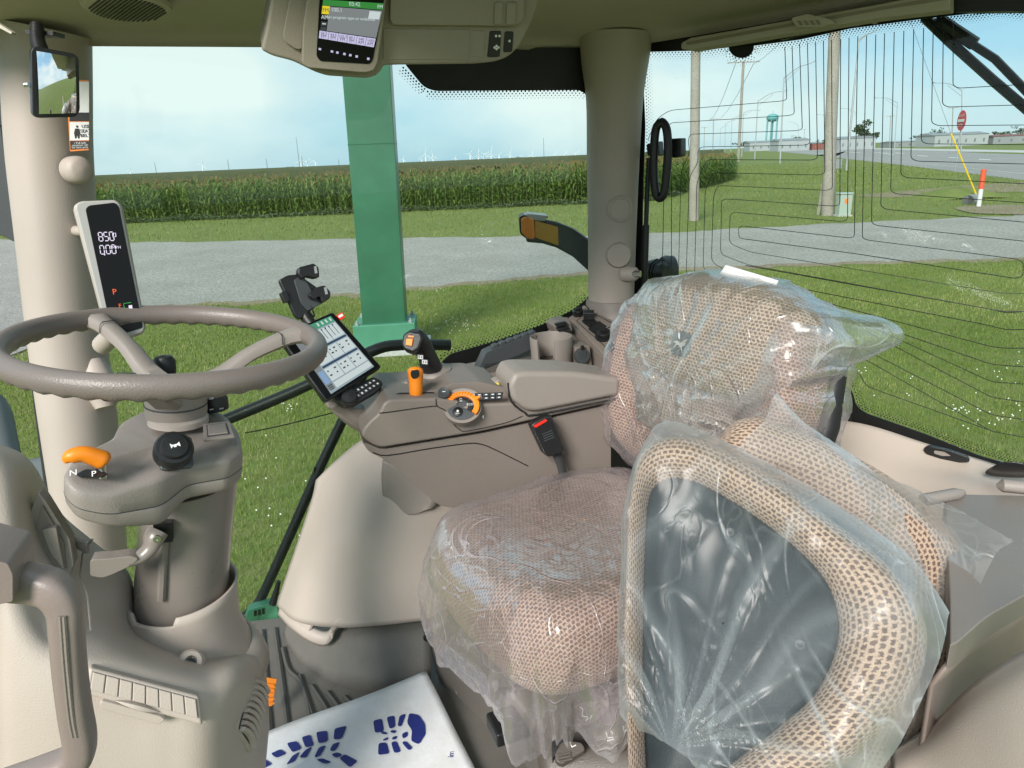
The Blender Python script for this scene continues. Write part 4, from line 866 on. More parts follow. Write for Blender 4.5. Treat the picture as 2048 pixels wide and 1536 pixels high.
obj('ledge', wslab([(202, 1402), (322, 1434), (331, 1440), (318, 1450), (205, 1420), (198, 1410)], .802, .03, 4), 'tan_light', t, bevel=.004)
# screw boss
c = PW(382, 1326, .925); obj('screw_boss', lathe([(.020, -.02), (.018, .008), (.014, .012), (.0085, .012), (.0075, .004), (0, .004)], c, unit(facing(c)+[0, 0, .2]), 24), 'tan_light', t); obj('screw', lathe([(.006, 0), (.006, .007), (0, .008)], c, unit(facing(c)+[0, 0, .2]), 12), 'black', t)
# side outlet with stacked louvres
M = quad4([PW(482, 1344, .93), PW(520, 1372, .995), PW(486, 1500, .90), PW(455, 1456, .872)]); nn = unit(np.cross(M(1, 0)-M(0, 0), M(0, 1)-M(0, 0))); nn = nn if np.dot(nn, facing(M(.5, .5))) > 0 else -nn
_M1 = M; M = lambda u, v, _f=_M1, _n=nn: _f(u, v)+_n*.010
sv = obj('side_vent_frame', tile(M, -.06, -.03, 1.06, 1.03, nn*.004, .03), 'tan_light', t, bevel=.005, seg=3); obj('side_vent_gap', tile(M, .05, .02, .95, .98, nn*.0046, .002), 'black', sv)
for i in range(9):
    v0 = .03+i*.105; obj('vent_slat', loft([[M(.10+.8*u, v0+.06*math.sin(3.14*u)*-1+.05+dv)+nn*h for dv, h in ((0, .004), (.02, .012), (.075, .010), (.09, .004))] for u in np.linspace(0, 1, 7)]), 'tan_light', sv)
# storage pocket and grille at the far left
pk_ = obj('pocket_frame', wslab([(48, 1078), (62, 1020), (76, 984), (90, 1000), (140, 1080), (148, 1130), (132, 1165), (108, 1130), (70, 1098)], .930, .02, 5), 'taupe', t, bevel=.003)
obj('pocket_recess', wslab([(70, 1070), (84, 1010), (128, 1085), (132, 1140), (118, 1120), (110, 1075), (92, 1060)], .927, .004, 3), 'brown_taupe', pk_)
obj('pocket_lip', wslab([(84, 1060), (112, 1055), (118, 1090), (128, 1140), (102, 1108)], .920, .012, 4), 'taupe', pk_, bevel=.003)
for i in range(5): obj('grille_slat', wtube([(122+i*5.5, 1062+i*6, .965), (148+i*5, 1078+i*5.6, .955), (176, 1086+i*4.5, .95)], .0028, seg=6, k=3), 'taupe', t)
obj('panel_seam', wtube([(185, 1078, .985), (165, 1108, .96), (160, 1150, .935), (175, 1190, .915), (182, 1262, .872), (165, 1268, .866)], .0012, seg=5), 'brown_taupe', t)
obj('panel_seam', wtube([(85, 1205, .885), (78, 1225, .872), (105, 1245, .865)], .0012, seg=5), 'brown_taupe', t)
# ------------------------------------------------------------------ grab handle in the near left corner
t = thing('grab_handle', 'mauve-brown moulded grab handle nearest the camera at lower left', 'grab handle', PW(100, 1536, .55))
plastic('mauve', (.235, .185, .165), .38, .1, 900)
path = [(-60, 1140, .56), (10, 1160, .56), (70, 1168, .555), (108, 1182, .55), (130, 1215, .548), (134, 1260, .547), (140, 1340, .545), (150, 1420, .543), (160, 1485, .542), (148, 1520, .542), (90, 1548, .545), (-10, 1585, .55)]
cl = crom([PW(*p) for p in path], 7); rg = []; sx_ = crom(np.array([[.0165], [.0165], [.016], [.015], [.0140], [.0132], [.0128], [.0128], [.0132], [.014], [.0155], [.0165]]), 7)[:, 0]
for i in range(len(cl)):
    tg = unit(cl[min(i+1, len(cl)-1)]-cl[max(i-1, 0)]); e1 = unit(AWAY-tg*np.dot(AWAY, tg)); e2 = np.cross(tg, e1)
    cs, sn = sup_(3.2, 28); rg.append([cl[i]+e1*x*.0135+e2*y*sx_[i]*.88 for x, y in zip(cs, sn)])
obj('bar', loft(rg), 'mauve', t)
for dx in (-4, 4): obj('groove', wtube([(124+dx, 1232, .5340), (131+dx, 1330, .5318), (141+dx, 1430, .5300), (149+dx, 1474, .5295)], .0016, seg=6, k=4), 'brown_taupe', t)
obj('end_bracket', wslab([(-60, 1108), (16, 1128), (26, 1150), (26, 1204), (-60, 1220)], .53, .05, 6), 'mauve', t, bevel=.008, seg=3)
# ------------------------------------------------------------------ floor
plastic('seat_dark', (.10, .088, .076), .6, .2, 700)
def RWZ(r, w_, z): return REAR*r+AWAY*w_+UP*z
_fp = [PZ(380, 1700, FLOOR), PZ(470, 1246, FLOOR), PZ(560, 1236, FLOOR), RWZ(.5, 1.62, FLOOR), RWZ(1.30, 1.55, FLOOR), RWZ(1.35, .25, FLOOR), RWZ(.1, .30, FLOOR)]
fl = obj('cab_floor', prism(_fp, (0, 0, -.03)), 'grey_floor', cab, smooth=False)
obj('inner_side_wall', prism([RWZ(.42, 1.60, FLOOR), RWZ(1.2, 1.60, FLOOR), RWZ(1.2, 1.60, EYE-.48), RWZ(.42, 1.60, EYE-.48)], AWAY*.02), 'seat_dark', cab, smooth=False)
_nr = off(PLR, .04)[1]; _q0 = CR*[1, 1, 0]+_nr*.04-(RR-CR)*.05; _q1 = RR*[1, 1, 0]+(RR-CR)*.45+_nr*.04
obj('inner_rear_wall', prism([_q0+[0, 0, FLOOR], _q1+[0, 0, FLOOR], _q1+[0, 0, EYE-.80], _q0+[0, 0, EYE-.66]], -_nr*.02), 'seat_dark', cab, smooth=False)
plastic('rib_dark', (.075, .07, .062), .55, .2, 600)
for ln in ([(525, 1262), (533, 1360), (542, 1480)], [(550, 1258), (563, 1350), (578, 1470)], [(566, 1297), (578, 1340), (606, 1372), (628, 1470)], [(600, 1352), (622, 1420), (635, 1460)], [(624, 1372), (655, 1420), (668, 1450)], [(655, 1385), (690, 1430)], [(500, 1290), (512, 1400), (520, 1500)], [(690, 1395), (720, 1425)]):
    obj('floor_rib', tube([PZ(x, y, FLOOR+.001) for x, y in ln], .0065, 6, k=4), 'rib_dark', cab)
# white paper floor cover with printed boot soles
twoscale('paper', (.74, .74, .76), (.78, .78, .80), (.64, .63, .62), 3, 9, .7, .15, 12, .01); flat('navy_print', (.012, .022, .17), .6)
corner = {'a': (500, 1482), 'b': (852, 1346), 'c': (960, 1560), 'd': (560, 1720)}
PM = quad4([PZ(*corner['a'], FLOOR+.012), PZ(*corner['b'], FLOOR+.05), PZ(*corner['c'], FLOOR+.012), PZ(*corner['d'], FLOOR+.012)])
def pap(u, v): return PM(u, v)+[0, 0, .004+.003*math.sin(u*7+v*3)*math.sin(v*4+1)]
mt = obj('paper_mat', gridmesh([[pap(u, v) for u in np.linspace(0, 1, 26)] for v in np.linspace(0, 1, 20)]), 'paper', solid=.0012); tag(mt, 'white paper floor cover printed with navy boot soles', 'floor mat')
def onpaper(pts, nm='sole_print'):
    q = arcs(pts, 5, 3); 
    P3 = [PZ(x, y, FLOOR+.012) for x, y in q]; o_ = []
    A4 = np.array([PM(0, 0), PM(1, 0), PM(0, 1)]); e1 = A4[1]-A4[0]; e2 = A4[2]-A4[0]
    for x, y in q:
        pt = PZ(x, y, FLOOR+.02)
        for _ in range(3):
            B2 = np.array([[e1@e1, e1@e2], [e1@e2, e2@e2]]); uv = np.linalg.solve(B2, [(pt-A4[0])@e1, (pt-A4[0])@e2]); s_ = pap(*uv); pt = PZ(x, y, s_[2]+.0030)
        o_.append(pt)
    obj(nm, (np.array(o_), [list(range(len(o_)))]), 'navy_print', mt, smooth=False)
for q in ([(746, 1441), (764, 1437), (768, 1462), (750, 1466)], [(773, 1434), (789, 1431), (791, 1454), (779, 1458)], [(799, 1431), (812, 1427), (803, 1453), (795, 1452)], [(818, 1426), (838, 1430), (850, 1448), (851, 1468), (838, 1489), (822, 1482), (824, 1460), (814, 1446)],
          [(757, 1486), (773, 1485), (779, 1507), (756, 1510)], [(782, 1484), (793, 1482), (802, 1504), (788, 1506)], [(803, 1484), (812, 1482), (826, 1497), (817, 1501)], [(760, 1462), (772, 1464), (776, 1469), (764, 1468)], [(783, 1460), (794, 1461), (790, 1467), (780, 1464)], [(770, 1476), (778, 1474), (774, 1481), (764, 1481)], [(786, 1473), (796, 1472), (792, 1479), (783, 1479)], [(803, 1468), (815, 1462), (816, 1472), (806, 1478)],
          [(669, 1457), (694, 1451), (684, 1477), (667, 1479)], [(632, 1464), (655, 1461), (656, 1482), (637, 1487)], [(603, 1474), (621, 1469), (628, 1491), (611, 1495)], [(573, 1486), (594, 1482), (604, 1497), (585, 1505)], [(541, 1507), (561, 1498), (574, 1507), (553, 1516)], [(515, 1524), (530, 1518), (545, 1528), (520, 1540)],
          [(665, 1488), (681, 1483), (671, 1501), (659, 1502)], [(638, 1494), (653, 1490), (640, 1512), (628, 1515)], [(610, 1500), (625, 1492), (613, 1515), (598, 1515)], [(585, 1511), (600, 1503), (590, 1522), (572, 1530)], [(662, 1508), (676, 1504), (686, 1510), (672, 1516)], [(678, 1516), (690, 1508), (716, 1522), (700, 1535)], [(632, 1519), (644, 1516), (664, 1524), (650, 1528)]): onpaper(q)
def ptext(s_, a, b, size, mat='navy_print'):
    p, q = PZ(*a, FLOOR+.021), PZ(*b, FLOOR+.021); r = unit((q-p)*[1, 1, 0]); text(s_, (p+q)/2+[0, 0, .004], r, np.cross(UP, r), size, mat, mt)
ptext('image', (902, 1516), (906, 1490), .016); ptext('72', (718, 1482), (719, 1478), .006); ptext('4  2017  4', (840, 1392), (832, 1372), .005)
# orange pedal
c = PZ(538, 1400, FLOOR+.05); t = thing('pedal', 'ribbed orange foot pedal beside the dash console', 'pedal', c)
plp = tiltplane(c, unit([.55, -.75, .45])); obj('pad', slab([(526, 1354), (554, 1358), (545, 1412), (524, 1416)], plp, .012, 3), 'orange', t, bevel=.002)
for i in range(5): obj('rib', slab([(531, 1366+i*9.5), (549, 1369+i*9), (548, 1373+i*9), (530, 1370.5+i*9.5)], off(plp, .003), .004, 1), 'orange', t)
# ------------------------------------------------------------------ right-hand armrest console
ab = PW(960, 1000, 1.3); t = thing('armrest_console', 'long brown-taupe armrest console with controls and padded lid', 'armrest', ab)
WN = 1.235
side = [(722, 872), (728, 856), (740, 842), (758, 826), (768, 806), (780, 799), (872, 796), (960, 808), (1020, 806), (1222, 795), (1222, 806), (964, 864), (760, 897), (738, 886)]
ub = obj('upper_body', wslab(arcs(side, [8, 6, 6, 8, 8, 6, 4, 10, 4, 0, 0, 20, 12, 10]), WN, .19), 'brown_taupe', t, bevel=.012, seg=4)
obj('lower_shell', wslab(arcs([(724, 884), (740, 889), (762, 899), (964, 867), (1222, 809), (1222, 1000), (1060, 1020), (880, 1014), (776, 922), (738, 904)], [4, 4, 8, 16, 0, 0, 0, 20, 20, 8]), WN+.012, .165), 'brown_taupe', t, bevel=.008, seg=3)
obj('shell_seam', wtube([(745, 905, WN+.0115), (775, 911, WN+.0115), (860, 897, WN+.0115), (935, 887, WN+.0115), (960, 888, WN+.0115), (985, 897, WN+.0115), (1056, 932, WN+.0115)], .0011, seg=5, k=3), 'black', t)
obj('shell_seam', wtube([(872, 798, WN-.001), (874, 812, WN-.001), (892, 822, WN-.001), (905, 845, WN-.001), (918, 858, WN-.001), (935, 862, WN-.001), (1010, 846, WN-.001), (1045, 832, WN-.001)], .0009, seg=5, k=3), 'black', t)
obj('deck_seam', wtube([(758, 826, WN-.001), (780, 824, WN-.001), (850, 814, WN-.001), (874, 812, WN-.001)], .0009, seg=5, k=3), 'black', t)
pad = obj('arm_pad', wslab(arcs([(1030, 748), (1050, 743), (1150, 744), (1242, 757), (1240, 792), (1072, 826), (1050, 822), (1024, 800), (1018, 770)], [6, 10, 30, 0, 0, 16, 10, 10, 10]), WN-.012, .105), 'taupe', t, bevel=.018, seg=4)
obj('pad_gap', wtube([(1016, 766, WN-.004), (1022, 802, WN-.004), (1050, 825, WN-.004), (1074, 829, WN-.004), (1238, 796, WN-.004)], .002, seg=5, k=3), 'black', t)
# raised control deck
dk = obj('control_deck', wslab([(776, 800), (790, 788), (880, 780), (905, 767), (960, 764), (1012, 776), (1018, 796), (960, 806), (872, 794)], WN+.035, .15, 6), 'brown_taupe', t, bevel=.006, seg=3)
obj('grey_deck', wslab([(868, 772), (905, 760), (955, 757), (962, 775), (930, 786), (872, 788)], WN+.10, .06, 5), 'taupe', t, bevel=.004)
# throttle slot, scale and orange lever
obj('slot', wslab([(772, 795), (800, 786), (868, 785), (868, 789), (800, 791), (776, 799)], WN+.03, .004, 1), 'black', t)
obj('scale_print', wslab([(774, 803), (782, 797), (868, 790), (868, 793), (790, 802), (776, 807)], WN-.0015+.030, .002, 1), 'white_print', t)
lv = obj('throttle_stem', wtube([(832, 800, WN+.04), (832, 785, WN+.04)], .004, seg=8), 'chrome', t)
lg = obj('throttle_lever', wtube([(832, 794, WN+.03), (832, 790, WN+.03), (832, 778, WN+.03), (831.5, 760, WN+.032), (831, 745, WN+.034), (831, 737, WN+.036), (831, 734.5, WN+.037)], [.004, .0115, .0130, .0135, .0150, .0125, .004], seg=20, k=4), 'orange', lv)
obj('thumb_button', wslab([(822, 742), (838, 740), (839, 752), (834, 757), (825, 758), (822, 752)], WN+.0165, .006, 3), 'black', lv, bevel=.0015)
# fan of finger paddles behind the throttle
for i in range(6):
    obj('finger_paddle', wtube([(776+i*7, 802-i*2, WN+.10), (778+i*7, 784-i*3.0, WN+.10), (786+i*7, 772-i*1.5, WN+.13), (800+i*6, 768-i*.6, WN+.15)], [.006, .0068, .0068, .005], seg=10, k=3), 'taupe', t)
# joystick
jb = PW(870, 745, 1.38); j = thing('joystick', 'black joystick with orange thumb switch on the armrest', 'joystick', jb)
obj('boot', lathe([(.040, -.006), (.041, .0), (.036, .004), (.035, .009), (.028, .012), (.022, .02)], jb+[0, 0, -.004], unit([-.1, 0, 1]), 28), 'taupe', j)
jd = facing(jb)
st = obj('grip', tube([PW(866, 742, 1.375), PW(862, 735, 1.37), PW(856, 715, 1.36), (PW(848, 700, 1.355)), PW(838, 686, 1.35), PW(827, 674, 1.345), PW(822, 668, 1.343)], [.020, .0235, .0205, .021, .024, .024, .017], 18, k=4, flat_=.85), 'black', j)
pj = tiltplane(PW(826, 685, 1.318), unit(facing(PW(826, 685, 1.318))+[-.1, 0, .25]))
hd = obj('head', slab([(806, 668), (816, 661), (842, 664), (846, 676), (838, 698), (826, 705), (808, 698), (803, 688)], pj, .034, 5), 'black', j, bevel=.005, seg=3)
obj('thumb_switch', slab([(812, 677), (826, 677), (824, 692), (811, 690)], off(pj, .004), .008, 2), 'orange', hd, bevel=.0012); obj('slide', slab([(817, 671), (828, 672), (827, 675), (816, 674)], off(pj, .002), .004, 1), 'orange', hd)
for a in ((818, 665), (830, 668)): obj('button_print', slab([(a[0], a[1]), (a[0]+7, a[1]+.6), (a[0]+7, a[1]+4), (a[0], a[1]+3.5)], off(pj, .0012), .001), 'dark_grey', hd)
pg = tiltplane(PW(844, 718, 1.325), unit(facing(PW(844, 718, 1.325))+[-.15, 0, .1]))
for a in ((836, 710), (845, 720)):
    m_ = quad4([PP(a[0], a[1], pg), PP(a[0]+9, a[1]+1, pg), PP(a[0]+9, a[1]+8, pg), PP(a[0], a[1]+7, pg)]); n_ = unit(facing(m_(.5, .5))); b_ = obj('grip_button', tile(m_, -.25, -.25, 1.25, 1.25, n_*.003, .004), 'dark_grey', j, bevel=.0008)
    for e in ((0, 0, 1, .12), (0, .88, 1, 1), (0, .12, .1, .88), (.9, .12, 1, .88), (.4, .3, .6, .7)): obj('symbol', tile(m_, *e, n_*.0036, .0004), 'white_print', b_)
# speed dial: orange ring with black segments
c = PW(925, 815, WN-.004); nd = unit(facing(c)+[-.05, 0, .55]); r_ = unit(np.cross(UP, nd)); u_ = np.cross(nd, r_)
d = thing('speed_dial', 'orange ribbed speed dial with black segments on the armrest side', 'dial', c)
def ringsec(a0, a1, r0, r1, h0, h1, n=24):
    q = np.linspace(a0, a1, n); pr = [(r0, h0), (r0, h1), ((r0+r1)/2, h1+.001), (r1, h1), (r1, h0)]
    return loft([[c+r_*math.cos(a)*r+u_*math.sin(a)*r*.9+nd*h for r, h in pr] for a in q])
R2 = math.radians
obj('recess', ringsec(0, R2(359), .0, .036, -.012, .001, 40), 'brown_taupe', d)
obj('backing', ringsec(R2(20), R2(330), .001, .0295, -.004, .0022, 40), 'dark_grey', d)
org = obj('grip_ring', ringsec(R2(-38), R2(152), .0225, .0325, -.004, .009, 40), 'orange', d)
for a in np.linspace(R2(55), R2(145), 9): obj('grip_rib', ringsec(a, a+R2(4.5), .0235, .0330, .006, .0112, 3), 'orange', org)
obj('thumb_tab', loft([[c+r_*(.029+.010*s)*math.cos(R2(a))+u_*(.029+.010*s)*math.sin(R2(a))*.9+nd*h for a, h in ((18+7*s, .002), (22+4*s, .011), (38-8*s, .011), (42-10*s, .002))] for s in np.linspace(0, 1, 5)]), 'orange', org)
obj('outer_arc', ringsec(R2(25), R2(160), .034, .043, -.006, .004, 30), 'taupe', d)
for a0, a1 in ((R2(-40), R2(48)), (R2(56), R2(150))): obj('segment', ringsec(a0, a1, .0105, .0212, .0, .0042, 14), 'black', d)
hb = obj('centre_button', lathe([(.0098, 0), (.0098, .004), (.0085, .0052), (0, .0055)], c-r_*.009-u_*.010, nd, 24), 'black', d)
text('ECO', c+r_*.0150+u_*.0035+nd*.0050, r_, u_, .0066, 'white_print', d)
q = c-r_*.0025+u_*.0145+nd*.0048
obj('engine_symbol', tube([q+r_*x*.0011+u_*y*.0011 for x, y in ((-2, -1.5), (-2, 1), (-1, 2), (1, 2), (2, 1), (2, -1.5))], .00045, 5, closed=True), 'white_print', d); obj('symbol_bar', box(q-u_*.0032, (.005, .0008, .0005), np.array([r_, u_, nd])), 'white_print', d)
obj('symbol', lathe([(.0022, 0), (.0022, .0005), (0, .0006)], c-r_*.009-u_*.0092+nd*.0056, nd, 12), 'white_print', d); obj('symbol_bar', box(c-r_*.009-u_*.0138+nd*.0058, (.006, .0009, .0005), np.array([r_, u_, nd])), 'white_print', d)
obj('side_symbol', slab([(963, 833), (968, 830), (968, 838)], (AWAY*(WN-.004), AWAY), .002), 'white_print', d)
# other armrest controls
obj('round_button', lathe([(.0115, -.004), (.0115, .003), (.010, .0045), (.009, .004), (0, .004)], PW(888, 786, WN+.01), unit(facing(PW(888, 786, WN))+[0, 0, .8]), 24), 'dark_grey', t); obj('round_button_print', box(PW(888, 786, WN+.01)+unit(facing(PW(888, 786, WN))+[0, 0, .8])*.005, (.006, .0012, .0006), np.array([r_, u_, nd])), 'white_print', t)
for i in range(6):
    rr_ = obj('scroll_roller', tube([PW(923+i*7, 775+i*.5-abs(i-2)*.5, WN+.045), PW(932+i*6.2, 762+i*1.2, WN+.07), PW(938+i*5.2, 757+i*2.3, WN+.095)], [.0052, .0058, .005], 10, k=3), 'black', t)
M = quad4([PW(950, 788, WN+.005), PW(1004, 786, WN+.005), PW(1002, 799, WN-.002), PW(952, 802, WN-.002)]); n_ = unit(np.cross(M(0, 1)-M(0, 0), M(1, 0)-M(0, 0))); n_ = n_ if n_[2] > 0 else -n_
bs = obj('button_strip', tile(M, -.02, -.05, 1.02, 1.05, n_*.004, .006), 'black', t)
for i in range(4):
    for k in range(2):
        b_ = obj('key', tile(M, .02+i*.25, .05+k*.5, .23+i*.25, .46+k*.5, n_*.006, .003), 'dark_grey', bs, bevel=.0006); obj('key_print', tile(M, .08+i*.25, .18+k*.5, .17+i*.25, .32+k*.5, n_*.0064, .0002), 'white_print', bs)
obj('hooded_switch', wslab([(984, 786), (988, 766), (996, 760), (1012, 760), (1020, 772), (1014, 788)], WN+.06, .03, 4), 'taupe', t, bevel=.004); plastic('yellow', (.75, .62, .03), .4, 0); obj('yellow_switch', wslab([(988, 780), (992, 770), (999, 766), (1000, 780), (994, 786)], WN+.05, .01, 3), 'yellow', t, bevel=.002)
# belt buckle
pb = tiltplane(PW(1095, 870, 1.20), unit(-AWAY+[0, 0, .12])); b = thing('belt_buckle', 'black seat belt buckle with red release button', 'belt buckle', PW(1120, 930, 1.22))
bo = obj('housing', slab([(1062, 852), (1070, 844), (1094, 832), (1104, 832), (1128, 896), (1126, 906), (1098, 915), (1088, 908)], pb, .024, 4), 'black', b, bevel=.004, seg=3)
obj('release_button', slab([(1067, 852), (1092, 838), (1095, 842), (1071, 856)], off(pb, .002), .018, 1), 'red_plastic', b, bevel=.001); obj('strap', wtube([(1113, 905, 1.215), (1122, 930, 1.21), (1128, 960, 1.20)], [.010, .009, .009], seg=8, flat_=.35, flatdir=AWAY), 'rubber', b)
for i in range(4): obj('print_line', slab([(1084+i*1.5, 868+i*4.4), (1104+i*1.5, 860+i*4.4), (1104.6+i*1.5, 861.6+i*4.4), (1084.6+i*1.5, 869.6+i*4.4)], off(pb, .0006), .0005), 'dark_grey', bo)

# ------------------------------------------------------------------ fender housing under the armrest
t = thing('fender_housing', 'tan moulded fender housing with door panel under the armrest', 'housing', PW(720, 1340, 1.45))
ctrl = [[(640, 962, 1.60), (690, 915, 1.56), (740, 880, 1.50), (800, 880, 1.45), (880, 900, 1.42), (960, 930, 1.42)],
        [(632, 1000, 1.58), (680, 985, 1.50), (735, 960, 1.44), (800, 960, 1.40), (880, 990, 1.38), (960, 1010, 1.38)],
        [(606, 1080, 1.58), (648, 1080, 1.48), (700, 1075, 1.42), (770, 1075, 1.385), (850, 1085, 1.36), (950, 1100, 1.36)],
        [(582, 1150, 1.58), (622, 1165, 1.47), (690, 1170, 1.41), (760, 1172, 1.375), (850, 1175, 1.35), (950, 1175, 1.35)],
        [(562, 1210, 1.58), (600, 1240, 1.47), (680, 1250, 1.405), (760, 1245, 1.37), (850, 1235, 1.345), (950, 1225, 1.345)]]
obj('shell', wpatch(ctrl, 7), 'tan', t, solid=.012)
dr = [[(640, 996, 1.575), (650, 1000, 1.55), (668, 1022, 1.505), (672, 1040, 1.492)], [(618, 1060, 1.57), (632, 1062, 1.535), (654, 1075, 1.485), (668, 1080, 1.47)], [(594, 1130, 1.57), (610, 1135, 1.525), (636, 1150, 1.475), (648, 1152, 1.462)], [(572, 1195, 1.57), (590, 1205, 1.52), (614, 1226, 1.475), (630, 1232, 1.46)], [(562, 1228, 1.565), (580, 1250, 1.515), (606, 1268, 1.47), (622, 1262, 1.455)]]
obj('access_door', wpatch(dr, 6), 'tan', t, solid=.006); obj('door_seam', wtube([(642, 988, 1.56), (664, 1016, 1.505), (671, 1040, 1.488), (668, 1085, 1.465), (648, 1155, 1.456), (628, 1240, 1.452), (618, 1266, 1.452)], .0032, seg=6, k=4), 'taupe', t)
# lower rim lip, flared, and dark kick skirt below
lip = [(560, 1228, 1.57), (590, 1258, 1.50), (618, 1278, 1.455), (646, 1288, 1.43), (660, 1280, 1.42), (668, 1258, 1.41), (690, 1246, 1.40), (760, 1246, 1.37), (860, 1236, 1.345)]
lp = crom([PW(*q) for q in lip], 6); up2 = crom([PW(q[0]+(6 if q[0] < 670 else 0), q[1]-22, q[2]+.006) for q in lip], 6); obj('bottom_lip', gridmesh([[a+(b-a)*s+unit(facing(a))*.010*math.sin(3.14*s) for s in np.linspace(0, 1, 6)] for a, b in zip(lp, up2)]), 'tan', t, solid=.006)
sk_ = [(575, 1238, 1.60), (600, 1262, 1.53), (640, 1276, 1.47), (690, 1252, 1.43), (760, 1250, 1.39), (860, 1240, 1.36)]; tp = crom([PW(*q) for q in sk_], 6)
bt = crom([PZ(x, y, FLOOR) for x, y in ((566, 1268), (580, 1300), (618, 1340), (690, 1375), (770, 1388), (862, 1376))], 6)
obj('kick_skirt', gridmesh([[a+(b-a)*s+(b-a)*0 for s in np.linspace(0, 1, 5)] for a, b in zip(tp, bt)]), 'grey_floor', t, solid=.006)
# pocket panel below the arm, in taupe against the tan shell
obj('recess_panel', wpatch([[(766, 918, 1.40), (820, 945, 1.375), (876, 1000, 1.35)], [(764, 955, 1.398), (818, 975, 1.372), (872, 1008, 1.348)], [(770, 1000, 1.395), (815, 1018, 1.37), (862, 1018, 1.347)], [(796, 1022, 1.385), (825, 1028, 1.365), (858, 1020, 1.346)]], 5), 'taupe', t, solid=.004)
obj('panel_seam', wtube([(700, 918, 1.52), (705, 980, 1.455), (712, 1060, 1.408), (722, 1150, 1.388), (735, 1236, 1.374)], .0011, seg=5, k=4), 'brown_taupe', t)
# kick plate of the seat base next to it
obj('fixing_screw', lathe([(.008, 0), (.008, .004), (0, .005)], PW(853, 1274, 1.33), -AWAY, 12), 'black', t)
obj('edge_strip', wslab([(846, 1238), (858, 1236), (862, 1285), (850, 1282)], 1.338, .004), 'black', t)

# ------------------------------------------------------------------ window-side console with sockets and cup holder
t = thing('side_console', 'brown-taupe console along the window with sockets and cup holder', 'console', PW(1100, 800, 1.6))
ctrl = [[(880, 742, 1.66), (960, 728, 1.67), (1040, 700, 1.68), (1090, 672, 1.69), (1128, 640, 1.69)], [(890, 760, 1.62), (965, 745, 1.63), (1045, 722, 1.64), (1100, 694, 1.65), (1140, 660, 1.65)], [(900, 790, 1.55), (975, 775, 1.56), (1050, 756, 1.57), (1120, 735, 1.58), (1170, 705, 1.58)], [(905, 840, 1.50), (980, 830, 1.50), (1060, 820, 1.50), (1140, 800, 1.50), (1220, 780, 1.49)]]
obj('shelf', wpatch(ctrl, 6), 'brown_taupe', t, solid=.01)
PLN = [PW(1134, 634, 1.69), PW(1172, 612, 1.71), PW(1330, 690, 1.45), PW(1245, 752, 1.42)]
M = quad4([PLN[0], PLN[1], PLN[2], PLN[3]]); nn = unit(np.cross(PLN[1]-PLN[0], PLN[3]-PLN[0])); nn = nn if np.dot(nn, facing(PLN[0])) > 0 else -nn
pn = obj('socket_panel', prism(PLN, -nn*.02), 'brown_taupe', t, bevel=.008, seg=3, smooth=True)
obj('panel_side', prism([PLN[0], PLN[3], PLN[3]-[0, 0, .16], PLN[0]-[0, 0, .09]], unit(np.cross(PLN[3]-PLN[0], UP))*.01), 'brown_taupe', t)
obj('panel_fill', gridmesh(bicrom([[PW(1165, 612, 1.72), PW(1200, 628, 1.69), PW(1245, 655, 1.62), PW(1300, 690, 1.50)], [PW(1190, 600, 1.76), PW(1240, 618, 1.74), PW(1290, 645, 1.68), PW(1345, 680, 1.58)], [PW(1230, 580, 1.80), PW(1280, 610, 1.78), PW(1330, 640, 1.72), PW(1380, 670, 1.66)]], 6)), 'taupe', t, solid=.01)
obj('panel_seam', tube([M(*q)+nn*.0005 for q in ((.16, .12), (.84, .08), (.88, .9), (.20, .95))], .0009, 5, closed=True), 'black', pn)
def socket(px, py, r, h, kind=0):
    dd = ray(px, py); c = CAMP+dd*(np.dot(PLN[0]-CAMP, nn)/np.dot(dd, nn)); s = thing('power_socket' if kind != 1 else 'switch_block', '', 'socket', c)
    return c, s
SK = [(1157, 622, .014, .018, 'black capped socket nearest the side glass on the panel'), (1208, 668, .020, .022, 'largest round black capped socket on the panel'), (1228, 690, .0125, .014, 'smallest round capped socket, second from the seat'), (1243, 704, .0165, .020, 'round capped socket nearest the seat with a white centre')]
for px, py, r, h, lab in SK:
    dd = ray(px, py+6); c = CAMP+dd*(np.dot(PLN[0]-CAMP, nn)/np.dot(dd, nn)); s = thing('power_socket', lab, 'socket', c, 'capped sockets on the side console')
    obj('flange', lathe([(r*1.15, 0), (r*1.15, .004), (r*.9, .005)], c, nn, 20), 'black', s); cp_ = obj('cap', lathe([(r*.85, .004), (r*.85, h*.7), (r*.7, h*.8), (r*.45, h*.82), (r*.42, h*1.1), (0, h*1.12)], c, nn, 20), 'black', s)
    e = unit(np.cross(nn, UP)); obj('tether', tube([c+nn*h*1.0, c+nn*h*1.3+e*-r*1.2+[0, 0, .004], c+nn*h*.8-e*r*2.0, c+nn*.002-e*r*1.5], .0012, 5, k=5), 'black', s)
    for q in (-1, 1): obj('fixing_screw', lathe([(.003, 0), (.003, .003), (0, .0035)], c+e*q*r*1.1-np.cross(nn, e)*r*.8, nn, 8), 'chrome', s)
    if r in (.0165, .0125): obj('cap_ring', lathe([(r*.22, h*1.12), (r*.22, h*1.16), (r*.12, h*1.16)], c, nn, 12), 'white_print', s)
def onpanel(px, py, lift=0):
    dd = ray(px, py); return CAMP+dd*(np.dot(PLN[0]+nn*lift-CAMP, nn)/np.dot(dd, nn))
for q, nm, h in (([(1163, 640), (1182, 632), (1196, 644), (1178, 652)], 'usb_block', .006), ([(1176, 656), (1198, 641), (1214, 652), (1192, 668)], 'square_socket', .005)):
    pr = prism([onpanel(*a, h) for a in arcs(q, 2)], -nn*h); obj(nm, pr, 'black', t, bevel=.001)
